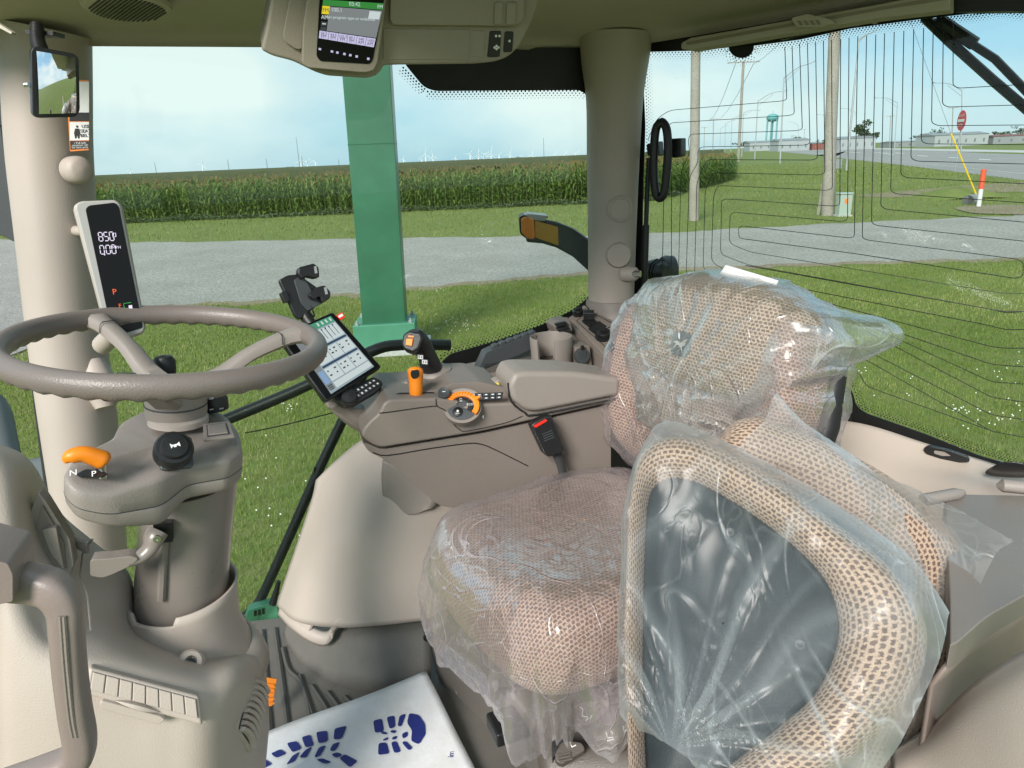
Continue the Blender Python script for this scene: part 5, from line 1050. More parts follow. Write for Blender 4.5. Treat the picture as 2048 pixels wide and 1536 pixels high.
c = onpanel(1178, 640); obj('usb_cap', box(c+nn*.016, (.026, .016, .022), np.array([unit(np.cross(nn, UP)), np.cross(nn, unit(np.cross(nn, UP))), nn])), 'black', t, bevel=.002)
for i in range(4): obj('cap_rib', box(c+nn*(.010+i*.005), (.0275, .0175, .0015), np.array([unit(np.cross(nn, UP)), np.cross(nn, unit(np.cross(nn, UP))), nn])), 'dark_grey', t)
# rocker pair and 12-volt socket on the front of the riser
pf = (AWAY*1.60, unit(AWAY*1.0+[0, 0, -.35]))
obj('switch_pod', wslab([(1108, 652), (1118, 644), (1140, 640), (1146, 662), (1112, 668)], 1.60, .06, 3), 'brown_taupe', t, bevel=.004)
for i in range(2): obj('rocker_switch', wslab([(1111+i*3, 648+i*9), (1132+i*4, 643+i*9), (1137+i*4, 649+i*9), (1115+i*3, 655+i*9)], 1.588, .012, 2), 'black', t, bevel=.0015)
so_ = obj('socket_mount', wslab([(1150, 695), (1180, 690), (1186, 738), (1154, 740)], 1.52, .05, 4), 'brown_taupe', t, bevel=.004)
c = PW(1164, 712, 1.512); obj('socket_lid', lathe([(.019, -.006), (.019, .002), (.017, .005), (0, .006)], c, unit(-AWAY+[0, 0, .2]), 24), 'dark_grey', t); obj('lid_tab', box(c-AWAY*.005+[0, 0, -.004], (.018, .004, .036), np.array([REAR, AWAY, UP])), 'dark_grey', t, bevel=.001); obj('lid_hinge', box(c-AWAY*.003+[0, 0, .022], (.008, .006, .010), np.array([REAR, AWAY, UP])), 'black', t, bevel=.001)
# cup holder: open ring with a slot to the seat
cc = PW(1104, 742, 1.56); th0 = math.atan2(-1, -.35)
ch = thing('cup_holder', 'open taupe cup holder with a slot in its side', 'cup holder', cc); zt = PW(1104, 672, 1.56)[2]-cc[2]
ang = np.linspace(th0+.42, th0+2*math.pi-.42, 44); rings = []
for a in ang:
    d_ = np.array([math.cos(a), math.sin(a), 0]); rings.append([cc+d_*.046+[0, 0, -.01], cc+d_*.049+[0, 0, .01], cc+d_*.053+[0, 0, zt-.004], cc+d_*.0515+[0, 0, zt], cc+d_*.0495+[0, 0, zt], cc+d_*.048+[0, 0, zt-.004], cc+d_*.043+[0, 0, .006], cc+d_*.043+[0, 0, -.01]])
obj('cup_wall', loft(rings), 'taupe', ch); obj('cup_floor', lathe([(.046, -.012), (.046, .004), (0, .004)], cc, UP, 32), 'brown_taupe', ch); obj('cup_flange', lathe([(.046, .0), (.056, .004), (.057, .012), (.05, .014)], cc, UP, 32), 'taupe', ch)
# black clip strip against the glass
t2 = thing('clip_strip', 'black clip strip with a row of latches behind the armrest', 'clip strip', PW(1010, 745, 1.62))
obj('strip_body', wslab([(955, 742), (972, 706), (985, 700), (1068, 668), (1075, 672), (1060, 700), (964, 742)], 1.60, .04, 2), 'dark_grey', t2, bevel=.003)
for i in range(6): x, y = 986+i*15, 697-i*5.4; obj('latch', wslab([(x-2, y), (x, y-6), (x+9, y-9), (x+12, y-4), (x+9, y+2), (x+3, y+4)], 1.605, .02, 2), 'dark_grey', t2, bevel=.0015)

# ------------------------------------------------------------------ touchscreen monitor on its arm
c = PW(660, 715, 1.30); nm_ = unit(facing(c)*1.0+REAR*.25+[0, 0, .30]); plm = tiltplane(c, nm_)
t = thing('touchscreen_monitor', 'tilted touchscreen monitor with a data page beside the steering wheel', 'monitor', PW(700, 850, 1.32))
obj('housing', slab([(556, 672), (666, 623), (764, 734), (652, 804)], off(plm, -.004), .022, 6), 'black', t, bevel=.004, seg=3)
obj('bezel', slab([(562, 671), (665, 626), (760, 733), (654, 798)], off(plm, .0), .006, 5), 'black_gloss', t)
CM = [PP(x, y, off(plm, .0008)) for x, y in ((578, 668), (661, 632), (748, 733), (662, 788))]; M = quad4(CM); ln = nm_*.0004
emit('screen_base', (.36, .46, .50), 0.30); emit('screen_white', (.70, .80, .80), 0.30); emit('screen_green', (.05, .28, .16), 0.38); emit('screen_navy', (.02, .05, .12), 0.34); emit('screen_blue', (.25, .45, .75), 0.34); emit('screen_dark', (.05, .06, .07), 0.29); emit('screen_grey', (.22, .24, .25), 0.34); emit('screen_lilac', (.55, .52, .75), 0.38); emit('screen_yellow', (.75, .60, .03), 0.38); emit('screen_dgreen', (.03, .22, .04), 0.38); emit('led_white', (.85, .78, .95), .42); emit('led_red', (.8, .10, .02), .5); emit('led_green', (.02, .5, .08), .35)
sc_ = obj('screen', tile(M, 0, 0, 1, 1, ln, .0004), 'screen_base', t)
obj('title_bar', tile(M, 0, 0, 1, .10, ln*2, .0002), 'screen_green', sc_)
for (u0, v0, u1, v1, m_) in ((.0, .11, .14, .95, 'screen_grey'), (.16, .12, .44, .34, 'screen_white'), (.46, .12, .70, .34, 'screen_white'), (.72, .12, .98, .34, 'screen_white'), (.16, .40, .44, .60, 'screen_white'), (.46, .40, .70, .60, 'screen_white'), (.72, .40, .98, .60, 'screen_white'), (.16, .66, .44, .86, 'screen_white'), (.46, .66, .70, .86, 'screen_white'), (.72, .66, .98, .86, 'screen_white'), (.16, .355, .98, .385, 'screen_navy'), (.16, .615, .98, .645, 'screen_navy'), (.02, .66, .13, .86, 'screen_blue'), (.16, .88, .98, .97, 'screen_white')):
    obj('screen_tile', tile(M, u0, v0, u1, v1, ln*2.2, .0002), m_, sc_)
for i in range(9): u = .18+i*.088; obj('screen_bar', tile(M, u, .14, u+.012, .30, ln*3.2, .0002), 'screen_dark', sc_)
for i in range(9): u = .175+i*.088; obj('screen_mark', tile(M, u, .125, u+.03, .15, ln*3.6, .0002), 'screen_navy', sc_)
for k, v in enumerate((.44, .50, .70, .77)):
    for i in range(6): u = .19+i*.13+.02*((i*7+k*3) % 3); obj('screen_text', tile(M, u, v, u+.03+.02*((i+k) % 2), v+.022, ln*3.2, .0002), 'screen_dark', sc_)
for i in range(4): obj('screen_icon', tile(M, .62+i*.10, .02, .66+i*.10, .075, ln*3.2, .0002), 'screen_white', sc_)
for i in range(3): obj('screen_icon', tile(M, .03, .885+i*.03, .12, .90+i*.03, ln*3.2, .0002), 'screen_dark', sc_)
obj('red_tag', slab([(672, 632), (684, 624), (690, 634), (682, 640)], off(plm, -.003), .003), 'red_plastic', t); obj('tag_band', slab([(676, 632), (684, 627), (687, 631), (679, 636)], off(plm, -.002), .001), 'white_print', t)
# key pad below
kc = PW(725, 785, 1.29); kn_ = unit(facing(kc)+REAR*.15+[0, 0, .35]); kp = tiltplane(kc, kn_)
kd = obj('key_panel', slab([(662, 792), (690, 778), (748, 753), (764, 762), (766, 770), (752, 783), (712, 806), (688, 812)], kp, .022, 6), 'black', t, bevel=.004)
Mk = quad4([PP(x, y, off(kp, .0005)) for x, y in ((700, 783), (748, 757), (763, 768), (716, 798))])
for i in range(6):
    for k in range(2):
        obj('key', tile(Mk, .02+i*.163, .05+k*.5, .15+i*.163, .46+k*.5, kn_*.003, .003), 'dark_grey', kd, bevel=.0006)
        obj('key_print', tile(Mk, .06+i*.163, .17+k*.5, .115+i*.163, .34+k*.5, kn_*.0034, .0002), 'white_print', kd)
ko = obj('selector_knob', lathe([(.015, -.002), (.0152, .008), (.0135, .011), (0, .012)], PP(697, 794, kp), kn_, 22), 'black', kd)
for a in np.linspace(0, 6.28, 18, endpoint=False): e1 = unit(np.cross(kn_, UP)); e2 = np.cross(kn_, e1); obj('knurl', box(PP(697, 794, kp)+.0152*(e1*math.cos(a)+e2*math.sin(a))+kn_*.004, (.0014, .0014, .008), np.array([e1, e2, kn_])), 'dark_grey', ko)
obj('support_arm', wtube([(668, 800, 1.32), (690, 820, 1.33), (715, 840, 1.33), (745, 858, 1.33)], [.022, .024, .024, .022], seg=16, k=4, flat_=.8), 'brown_taupe', t)
obj('support_lip', wslab([(652, 800), (690, 815), (730, 818), (745, 838), (728, 864), (690, 842), (666, 826)], 1.31, .03, 6), 'brown_taupe', t, bevel=.008)
# phone holder
hc = PW(610, 585, 1.36); hn_ = unit(facing(hc)+REAR*.35+[0, 0, .15]); hp = tiltplane(hc, hn_)
t = thing('phone_holder', 'empty black clamp phone holder above the touchscreen', 'phone holder', PW(625, 640, 1.36))
obj('back_plate', slab([(558, 560), (575, 550), (597, 548), (640, 578), (648, 600), (612, 630), (600, 640), (590, 632)], hp, .012, 5), 'black', t, bevel=.003); obj('cradle', slab([(588, 560), (606, 548), (628, 590), (646, 606), (616, 622), (602, 606)], off(hp, .003), .008, 4), 'dark_grey', t, bevel=.002)
obj('upper_jaw', slab([(596, 546), (598, 534), (628, 526), (638, 534), (640, 554), (630, 556), (614, 552), (604, 558)], off(hp, .016), .018, 4), 'black', t, bevel=.003); obj('lower_jaw', slab([(618, 590), (634, 574), (650, 570), (662, 584), (661, 596), (646, 606), (640, 592), (628, 600)], off(hp, .016), .018, 4), 'black', t, bevel=.003)
for q in ([(628, 533), (633, 532), (635, 546), (630, 547)], [(648, 575), (653, 574), (656, 588), (651, 589)]): obj('jaw_slot', slab(q, off(hp, .0168), .002), 'galvanised', t)
obj('side_clip', slab([(561, 585), (574, 580), (580, 602), (570, 606)], off(hp, .006), .014, 3), 'black', t, bevel=.002); obj('neck', tube([PW(604, 620, 1.365), PW(616, 640, 1.35), PW(628, 655, 1.34)], [.013, .011, .012], 12), 'black', t); obj('spring_wire', tube([PW(618, 604, 1.355), PW(626, 622, 1.35), PW(628, 634, 1.35), PW(620, 626, 1.352)], .0016, 5, k=4), 'black', t)
# corner-post display
dc = PW(220, 530, 1.22); dn = unit(facing(dc)+[.08, 0, .05]); dp = tiltplane(dc, dn)
t = thing('corner_display', 'slim upright corner post display reading 850 and 0.00', 'display', PW(255, 680, 1.22))
obj('back_shell', slab([(146, 412), (160, 402), (232, 399), (246, 412), (292, 655), (286, 668), (252, 680), (216, 676)], off(dp, -.012), .03, [8, 8, 8, 8, 8, 8, 8, 8]), 'tan', t, bevel=.006)
obj('frame', slab([(150, 410), (163, 403), (231, 400), (242, 411), (290, 655), (285, 666), (248, 676), (214, 668)], dp, .012, 8), 'silver', t, bevel=.003); obj('glass_face', slab([(171, 418), (178, 411), (230, 405), (238, 413), (286, 655), (240, 670), (224, 668)], off(dp, .001), .002, 6), 'black_gloss', t)
o4 = off(dp, .0016)
def seg7(s_, px, py, w_, h_, sx, sy, m_, nm='digit'):
    segs = {'0': 'abcdef', '5': 'afgcd', '8': 'abcdefg'}
    L_ = {'a': (0, 0, 1, 0), 'b': (1, 0, 1, .5), 'c': (1, .5, 1, 1), 'd': (0, 1, 1, 1), 'e': (0, .5, 0, 1), 'f': (0, 0, 0, .5), 'g': (0, .5, 1, .5)}
    for i, ch_ in enumerate(s_):
        if ch_ == '.': continue
        vs = []
        for g in segs[ch_]:
            x0, y0, x1, y1 = L_[g]; x0 = px+i*sx+x0*w_+y0*sy; x1 = px+i*sx+x1*w_+y1*sy; y0 = py+y0*h_-i*.5; y1 = py+y1*h_-i*.5
            d = unit([x1-x0, y1-y0]); e = np.array([-d[1], d[0]])*.85; a = np.array([x0, y0])+d*1.0; b = np.array([x1, y1])-d*1.0
            vs.append(prism([PP(*q, o4) for q in (a+e, b+e, b-e, a-e)], -dn*.0003))
        obj(nm, merge(*vs), m_, t, smooth=False)
seg7('850', 196, 465, 8, 17, 11, 2.5, 'led_white'); seg7('0', 199, 491, 8, 17, 11, 2.5, 'led_white'); seg7('00', 211, 490.4, 8, 17, 11, 2.5, 'led_white')
obj('decimal_point', slab([(208, 508), (210.5, 508), (210.5, 510.5), (208, 510.5)], o4, .0003), 'led_white', t)
e1 = unit(PP(230, 500, dp)-PP(220, 500.5, dp)); e2 = np.cross(dn, e1)
text('MPH', PP(233, 495, o4), e1, e2, .006, 'led_white', t, 'unit_print'); obj('engine_symbol', tube([PP(*q, o4) for q in ((225, 467), (231, 466), (232, 473), (226, 474))], .0006, 5, closed=True), 'led_white', t)
text('P', PP(229, 584, o4), e1, e2, .012, 'led_red', t, 'gear_letter'); text('F', PP(240, 612, o4), e1, e2, .009, 'led_red', t, 'gear_letter'); obj('lamp_frame', tube([PP(*q, o4) for q in ((249, 618), (247, 607), (262, 605))], .0006, 4), 'led_green', t); obj('lamp_block', slab([(257, 611), (264, 610), (265, 617), (258, 618)], o4, .0003), 'led_white', t)
obj('mount_bracket', wtube([(205, 690, 1.30), (225, 668, 1.26), (232, 640, 1.24)], [.016, .015, .013], seg=14, k=3), 'tan', t)
# socket on the front post
c = P(215, 780, 1.40); t = thing('post_socket', 'black capped socket on the front post behind the wheel', 'socket', c); obj('pod', tube([P(185, 720, 1.43), P(200, 770, 1.415), P(212, 815, 1.40)], [.02, .034, .02], 14, k=4), 'tan', t)
q = P(218, 782, 1.365); ax = unit([.55, -.8, -.1]); obj('flange', lathe([(.022, -.01), (.022, .004), (.016, .006)], q, ax, 20), 'black', t); obj('cap', lathe([(.017, .004), (.017, .018), (.010, .020), (.009, .028), (0, .029)], q, ax, 20), 'black', t); obj('tether', tube([q+ax*.028, P(245, 785, 1.36), P(252, 772, 1.37), P(240, 770, 1.39)], .0012, 5, k=5), 'black', t)
# ------------------------------------------------------------------ overhead console with radio
c = PW(800, 60, 1.08); t = thing('overhead_console', 'tan overhead console with radio screen hanging from the roof lining', 'overhead console', PW(800, 130, 1.15))
oc = tiltplane(PW(820, 90, 1.07), unit(-AWAY*1.0+[0, 0, -.25]))
obj('housing', slab([(522, 100), (534, 50), (552, -60), (1085, -60), (1076, 10), (1062, 48), (1040, 92), (1018, 114), (990, 124), (950, 128), (800, 130), (768, 131), (762, 142), (752, 152), (735, 157), (655, 152), (632, 145), (585, 122), (545, 112)], oc, .22, [8, 10, 0, 0, 10, 10, 14, 12, 10, 10, 0, 4, 4, 6, 8, 8, 10, 10, 10]), 'liner_dark', t, bevel=.010, seg=4)
obj('left_cheek', slab([(566, 70), (575, 20), (590, -60), (626, -60), (606, 60), (604, 100), (590, 98), (568, 82)], off(oc, .006), .02, 8), 'liner_dark', t, bevel=.006)
fr = obj('radio_frame', slab([(604, 128), (606, 60), (622, -60), (778, -60), (768, 40), (756, 125), (748, 142), (730, 146), (660, 140), (616, 136)], off(oc, .020), .03, [8, 8, 0, 0, 8, 8, 8, 8, 8, 8]), 'liner_dark', t, bevel=.004)
fo = off(oc, .021); rs = obj('radio_glass', slab([(633, 112), (640, -20), (772, -20), (746, 118), (740, 128), (640, 122)], fo, .003, [5, 0, 0, 5, 5, 5]), 'black_gloss', t)
CM = [PP(x, y, off(oc, .0216)) for x, y in ((646, 2), (767, 10), (749, 90), (638, 72))]; M = quad4(CM); n_ = unit(oc[1]); n_ = n_ if np.dot(n_, facing(CM[0])) > 0 else -n_; l_ = n_*.0003
obj('page', tile(M, .12, .14, 1, .82, l_, .0002), 'screen_grey', rs); obj('title_bar', tile(M, .0, -.04, 1, .12, l_, .0002), 'screen_dgreen', rs); obj('band_tab', tile(M, .0, .13, .12, .36, l_, .0002), 'screen_yellow', rs)
for v in (.38, .57, .72): obj('band_key', tile(M, .01, v, .11, v+.13, l_, .0002), 'screen_dark', rs)
obj('key_print', tile(M, .03, .615, .09, .65, l_*2, .0002), 'screen_white', rs); obj('source_key', tile(M, .79, .17, .98, .36, l_*2, .0002), 'screen_white', rs)
for i in range(6): obj('preset_key', tile(M, .0+i*.167, .84, .160+i*.167, 1.06, l_, .0002), 'screen_lilac', rs)
e1 = unit(M(1, 0)-M(0, 0)); e2 = unit(np.cross(n_, e1))
text('03:42', M(.52, .03)+l_*2, e1, e2, .0066, 'screen_white', rs); text('100.1', M(.24, .22)+l_*2, e1, e2, .0066, 'screen_white', rs); text('No program type or undefined', M(.50, .40)+l_*2, e1, e2, .0050, 'screen_white', rs); text('FM', M(.06, .25)+l_*2, e1, e2, .0065, 'screen_dark', rs); text('AM', M(.06, .45)+l_*2, e1, e2, .0065, 'screen_white', rs); text('FM', M(.95, .05)+l_*2, e1, e2, .006, 'screen_white', rs)
for i, s_ in enumerate(('94.3', '94.5', '102.3', '89.1', '940', '1430')): text(s_, M(.08+i*.167, .91)+l_*2, e1, e2, .0048, 'screen_dark', rs); text('FM' if i < 4 else 'AM', M(.08+i*.167, .99)+l_*2, e1, e2, .0055, 'screen_dark', rs)
for i, u in enumerate((.02, .24, .34, .47, .58, .70, .92)): obj('bottom_icon', tile(M, u, 1.34, u+.045, 1.40, l_, .0002), 'screen_lilac', rs)
pn_ = obj('lid_panel', slab([(766, 57), (940, 59), (937, 120), (766, 119)], off(oc, .001), .01, 2), 'liner_dark', t, bevel=.0015); obj('upper_ledge', slab([(782, -60), (1050, -60), (1048, 40), (1030, 52), (786, 50), (780, 40)], off(oc, .010), .03, 6), 'liner_dark', t, bevel=.008)
obj('blank_plate', slab([(944, 60), (971, 61), (970, 115), (944, 114)], off(oc, .001), .01, 3), 'liner_dark', t, bevel=.0015)
for q in ([(990, 4), (1008, 4), (1005, 50), (988, 49)], [(1014, 4), (1034, 4), (1032, 49), (1012, 50)]): obj('blank_pad', slab(q, off(oc, .013), .01, 4), 'liner_dark', t, bevel=.002)
for q in ([(980, 62), (1003, 62), (1000, 114), (975, 115)], [(1010, 63), (1028, 63), (1025, 104), (1007, 105)]): sb = obj('rocker_switch', slab(q, off(oc, .002), .01, 4), 'black', t, bevel=.0015)
for px, py in ((992, 72), (999, 72), (993, 92), (993, 98), (989, 95), (997, 95), (1019, 82)): obj('switch_print', lathe([(.0018, 0), (.0018, .0003)], PP(px, py, off(oc, .0023)), n_, 8), 'white_print', t)
# loudspeaker grille in the lining
gz, gn = hit(ROOFVF, 255, 14); gz = CAMP+(gz-CAMP)*((gz[2]-.031-EYE)/(gz[2]-EYE)); t = thing('speaker_grille', 'round slotted loudspeaker grille in the roof lining', 'speaker grille', gz)
g1 = unit(np.cross(gn, [0, 1, 0])); g2 = np.cross(gn, g1); gzr = 74/1400*np.dot(gz-CAMP, _F)
obj('rim', lathe([(gzr*1.12, -.004), (gzr*1.08, .003), (gzr*.98, .005), (0, .0045)], gz, gn, 48), 'liner', t)
for i in range(-8, 9):
    hl = math.sqrt(max(0, 1-(i/8.8)**2))*gzr*.92; d1 = unit(g1*.75+g2*.66); d2 = np.cross(gn, d1); obj('slot', box(gz+d2*i*gzr*.105+gn*.0055, (2*hl, gzr*.045, .002), np.array([d1, d2, gn])), 'black', t)
# interior mirror
mc = P(110, 165, 1.12); mn = unit(facing(mc)*1.0+np.array([.18, 0, .0])); mp_ = tiltplane(mc, mn)
t = thing('interior_mirror', 'black framed interior mirror hanging from the roof lining', 'mirror', P(112, 235, 1.12))
obj('frame', slab([(62, 100), (70, 92), (148, 107), (158, 116), (160, 222), (152, 234), (75, 236), (65, 228)], mp_, .022, [6, 6, 8, 8, 10, 10, 10, 8]), 'black', t, bevel=.004, seg=3)
m_, nt_, b_ = nodemat('mirror'); b_.inputs['Base Color'].default_value = (.85, .88, .88, 1); b_.inputs['Metallic'].default_value = 1; b_.inputs['Roughness'].default_value = .02
G = []
mo = off(mp_, .002)
for v in np.linspace(0, 1, 14):
    row = []
    for u in np.linspace(0, 1, 14):
        px = (73+u*(150-73))*(1-v)+(78+u*(152-78))*v; py = (102+u*14)*(1-v)+(228-u*2)*v; b = (1-(2*u-1)**2)+(1-(2*v-1)**2); row.append(PP(px, py, mo)+mn*.0055*b)
    G.append(row)
obj('reflector', gridmesh(G), 'mirror', t); obj('arm', tube([P(74, 50, 1.15), P(75, 80, 1.14), P(84, 110, 1.13)], [.009, .010, .012], 12), 'black', t); obj('foot', slab([(48, 60), (106, 62), (106, 71), (52, 68)], tiltplane(P(75, 66, 1.15), (0, 1, 0)), .03, 2), 'black', t, bevel=.002); obj('adjuster', lathe([(.004, 0), (.004, .006)], P(58, 170, 1.125), (-1, 0, 0), 8), 'chrome', t)
# sun visor edge, top left
o = obj('visor_edge', slab([(-20, 36), (24, 64), (22, 68), (-20, 46)], P(0, 50, 1.1)[1], .01), 'liner', cab)
# safety label on the post
flat('label_white', (.75, .75, .74)); flat('label_black', (.015, .015, .015)); flat('label_orange', (.75, .22, .04))
lp_ = tiltplane(P(155, 230, 1.385), unit([.25, -1, 0])); t = thing('safety_label', 'orange edged seat belt safety label on the front post', 'label', P(155, 300, 1.40))
obj('border', slab([(137, 160), (178, 160), (178, 300), (140, 303), (136, 240)], lp_, .001, 3), 'label_orange', t); obj('panel', slab([(140, 163), (178, 163), (178, 238), (140, 238)], off(lp_, .0006), .0005), 'label_white', t); obj('panel', slab([(139, 244), (178, 244), (178, 280), (140, 281)], off(lp_, .0006), .0005), 'label_white', t); obj('text_panel', slab([(140, 282), (178, 282), (178, 297), (141, 299)], off(lp_, .0006), .0005), 'label_black', t); obj('text_panel', slab([(139, 225), (178, 225), (178, 242), (139, 242)], off(lp_, .001), .0005), 'label_black', t)
a_ = off(lp_, .0014); obj('figure_head', slab([(154+2.2*math.cos(a), 253+2.4*math.sin(a)) for a in np.linspace(0, 6.28, 12, endpoint=False)], a_, .0004), 'label_black', t); obj('figure_body', slab([(150, 257), (158, 257), (160, 266), (158, 277), (156, 277), (154, 269), (152, 277), (150, 277), (148, 266)], a_, .0004, 1), 'label_black', t)
e1 = unit([1, .25, 0])
for i, s_ in enumerate(('• Pull belt', 'retractor wh', 'for best prot')): text(s_, PP(160, 286+i*4.4, a_), e1, UP, .0052, 'label_white', t)
for i, s_ in enumerate(('USE', 'SEAT', 'BELT')): text(s_, PP(171, 253+i*9, a_), e1, UP, .008, 'label_black', t)
# ------------------------------------------------------------------ roof edge above the rear window: blind, latch and catch
pr_ = off(PLR, .10); t = thing('roof_blind', 'rolled cream blind along the top of the rear window', 'blind', PP(1550, 80, pr_))
obj('cassette', slab([(1362, 86), (1380, 76), (1760, 8), (1900, -20), (1900, 20), (1760, 36), (1380, 100), (1362, 98)], pr_, .05, 4), 'liner', t, bevel=.008); obj('mesh_strip', slab([(1372, 84), (1760, 14), (1900, -10), (1900, -2), (1760, 20), (1374, 90)], off(pr_, .003), .004), 'liner_dark', t); obj('pull_handle', slab([(1582, 36), (1615, 28), (1660, 38), (1672, 46), (1640, 54), (1592, 54)], off(pr_, .02), .02, 5), 'liner', t, bevel=.005)
for i in range(4): obj('handle_rib', slab([(1594+i*12, 42-i*.4), (1600+i*12, 41-i*.4), (1606+i*12, 50-i*.4), (1600+i*12, 51-i*.4)], off(pr_, .0215), .002), 'liner_dark', t)
obj('black_rail', slab([(1560, 66), (1900, -6), (2500, -60), (2500, -10), (2060, 22), (1900, 24), (1700, 48), (1560, 80)], off(PLR, .03), .03), 'black', cab, smooth=False)  # plain black strip along the top of the rear window
for px, py in ((1705, 40), (1742, 36)): obj('roof_catch', slab([(px-10, py-4), (px+6, py-10), (px+14, py-2), (px+8, py+10), (px-4, py+10)], off(PLR, .06), .02, 4), 'tan', cab, bevel=.003)
# wiper outside the rear window
pw = off(PLR, -.03); t = thing('rear_wiper', 'black two-bar wiper across the top right of the rear window', 'wiper', PP(2100, 260, pw))
obj('arm', tube([PP(*q, pw) for q in ((1848, 34), (1900, 84), (1985, 160), (2060, 224), (2200, 340))], .009, 8), 'black', t); obj('blade', tube([PP(*q, off(PLR, -.018)) for q in ((1870, 62), (1960, 140), (2060, 222), (2180, 320))], .005, 6), 'rubber', t)
obj('bow', tube([PP(*q, pw) for q in ((1872, 40), (1895, 44), (1950, 92), (1990, 118), (2060, 190), (2200, 320))], .0075, 8), 'black', t); obj('bow_pad', tube([PP(*q, pw) for q in ((1880, 42), (1950, 88))], .012, 8), 'black', t)
# handle ring, strut and lamp at the rear window's left edge
ph = off(PLR, .05); t = thing('window_handle', 'black oval pull handle at the left edge of the rear window', 'window handle', PP(1322, 400, ph))
lo = [(1322, 244), (1312, 258), (1308, 300), (1308, 350), (1312, 388), (1320, 396), (1328, 386), (1333, 350), (1336, 300), (1333, 258)]
obj('ring', tube(crom([PP(*q, ph) for q in lo+lo[:2]], 5)[:-5], .0105, 10, closed=True), 'black', t); obj('latch_block', slab([(1330, 278), (1362, 276), (1362, 312), (1350, 316), (1332, 314)], off(PLR, .03), .03, 3), 'black', t, bevel=.003); obj('pivot', slab([(1292, 288), (1316, 282), (1318, 312), (1294, 312)], off(PLR, .03), .03, 4), 'black', t, bevel=.003)
t = thing('gas_strut', 'slim black gas strut beside the rear post', 'strut', PP(1286, 620, off(PLR, .04))); obj('cylinder', tube([PP(1298, 316, off(PLR, .04)), PP(1292, 450, off(PLR, .04))], .006, 10), 'black', t); obj('rod', tube([PP(1292, 450, off(PLR, .04)), PP(1287, 620, off(PLR, .04))], .009, 10), 'black', t)
pl_ = off(PLR, -.10); c = PP(1318, 542, pl_); t = thing('rear_work_lamp', 'black finned work lamp outside the rear post', 'work lamp', PP(1318, 620, pl_)); ax = unit([.5, -.85, 0])
for i in range(6): obj('cooling_fin', lathe([(.034-.0025*abs(i-2), 0), (.034-.0025*abs(i-2), .004)], c-ax*(.03-i*.009), ax, 8), 'black', t)
obj('body', lathe([(.026, -.04), (.028, .02), (.018, .03)], c, ax, 8), 'black', t); obj('lens_rim', lathe([(.036, -.02), (.040, -.01), (.038, .012)], c+[.032, .02, 0], unit([1, .2, 0]), 24), 'dark_grey', t)
obj('bracket', tube([c+[0, 0, -.02], PP(1312, 590, pl_), PP(1310, 640, pl_), PP(1330, 690, pl_)], [.018, .022, .024, .03], 6), 'black', t)
for i in range(7): obj('louvre', box(PP(1302+i*1.5, 580+i*11, off(PLR, -.06)), (.05, .02, .006), np.array([REAR, AWAY, UP])), 'black', t)
# indicator lamp on a curved arm outside the side window
yo = 2.05; t = thing('indicator_lamp', 'amber indicator lamp on a curved black arm outside the window', 'indicator lamp', P(1180, 520, yo))
arm = [(1052, 458, yo-.0), (1085, 459, yo), (1112, 465, yo), (1145, 480, yo), (1178, 505, yo), (1230, 560, yo)]
rings = []
for (x, y, d_), (h0, h1) in zip(arm, ((22, 26), (21, 28), (22, 30), (24, 33), (26, 38), (30, 40))):
    rings.append([P(x, y-h0, d_), P(x+2, y-h0, d_+.09), P(x+2, y+h1, d_+.09), P(x, y+h1, d_)])
obj('arm', loft(rings), 'dark_grey', t, bevel=.006)
plastic('amber', (.90, .24, .015), .12, 0, coat=.5); plastic('reflector_amber', (.62, .30, .03), .35, .8, 350)
obj('lens', slab([(1042, 438), (1050, 434), (1068, 438), (1070, 478), (1056, 478), (1043, 466)], yo-.012, .05, 5), 'amber', t, bevel=.006); obj('lens_frame', slab([(1038, 434), (1050, 429), (1096, 432), (1096, 437), (1072, 438), (1071, 480), (1056, 480), (1040, 468)], yo+.02, .09, 5), 'black', t, bevel=.003); obj('lens_divider', slab([(1052, 438), (1055, 438), (1056, 476), (1053, 474)], yo-.0135, .002), 'orange', t)
obj('reflector_plate', slab([(1070, 441), (1116, 454), (1117, 491), (1070, 475)], yo-.003, .004, 3), 'reflector_amber', t, bevel=.001); obj('top_shell', slab([(1048, 430), (1058, 428), (1096, 432), (1090, 442), (1066, 440)], yo-.002, .09, 2), 'silver', t, bevel=.002)
obj('arm_seam', tube([P(*q) for q in ((1085, 444, yo-.003), (1120, 450, yo-.003), (1150, 462, yo-.003), (1180, 488, yo-.003))], .0012, 5, k=3), 'black', t)
# black guard rails outside the lower side window
pgr = off(PLS, -.06); t = thing('guard_rail', 'bent black guard rail running down outside the side window', 'rail', PP(500, 1235, pgr))
obj('rail', tube([PP(*q, pgr) for q in ((486, 1236), (512, 1212), (530, 1180), (580, 1070), (640, 935), (690, 830), (730, 740))], .0135, 12, k=5), 'black', t); obj('rail_clip', slab([(628, 935), (644, 950), (652, 962), (640, 968), (628, 955)], off(PLS, -.05), .01, 2), 'black', t)
t = thing('mirror_arm', 'straight black tube crossing outside behind the touchscreen', 'tube', PP(450, 840, pgr)); obj('tube', tube([PP(*q, off(PLS, -.10)) for q in ((400, 858), (470, 832), (620, 768), (740, 704), (800, 690), (900, 690))], .0155, 12, k=4), 'black', t); obj('cable', tube([PP(*q, off(PLS, -.08)) for q in ((490, 866), (560, 852), (680, 822))], .0016, 5, k=4), 'black', t)
t = thing('step_bracket', 'small green steel bracket outside the floor edge', 'bracket', PZ(520, 1250, FLOOR-.1)); plastic('deere_green', (.03, .22, .06), .35, 0, coat=.3)
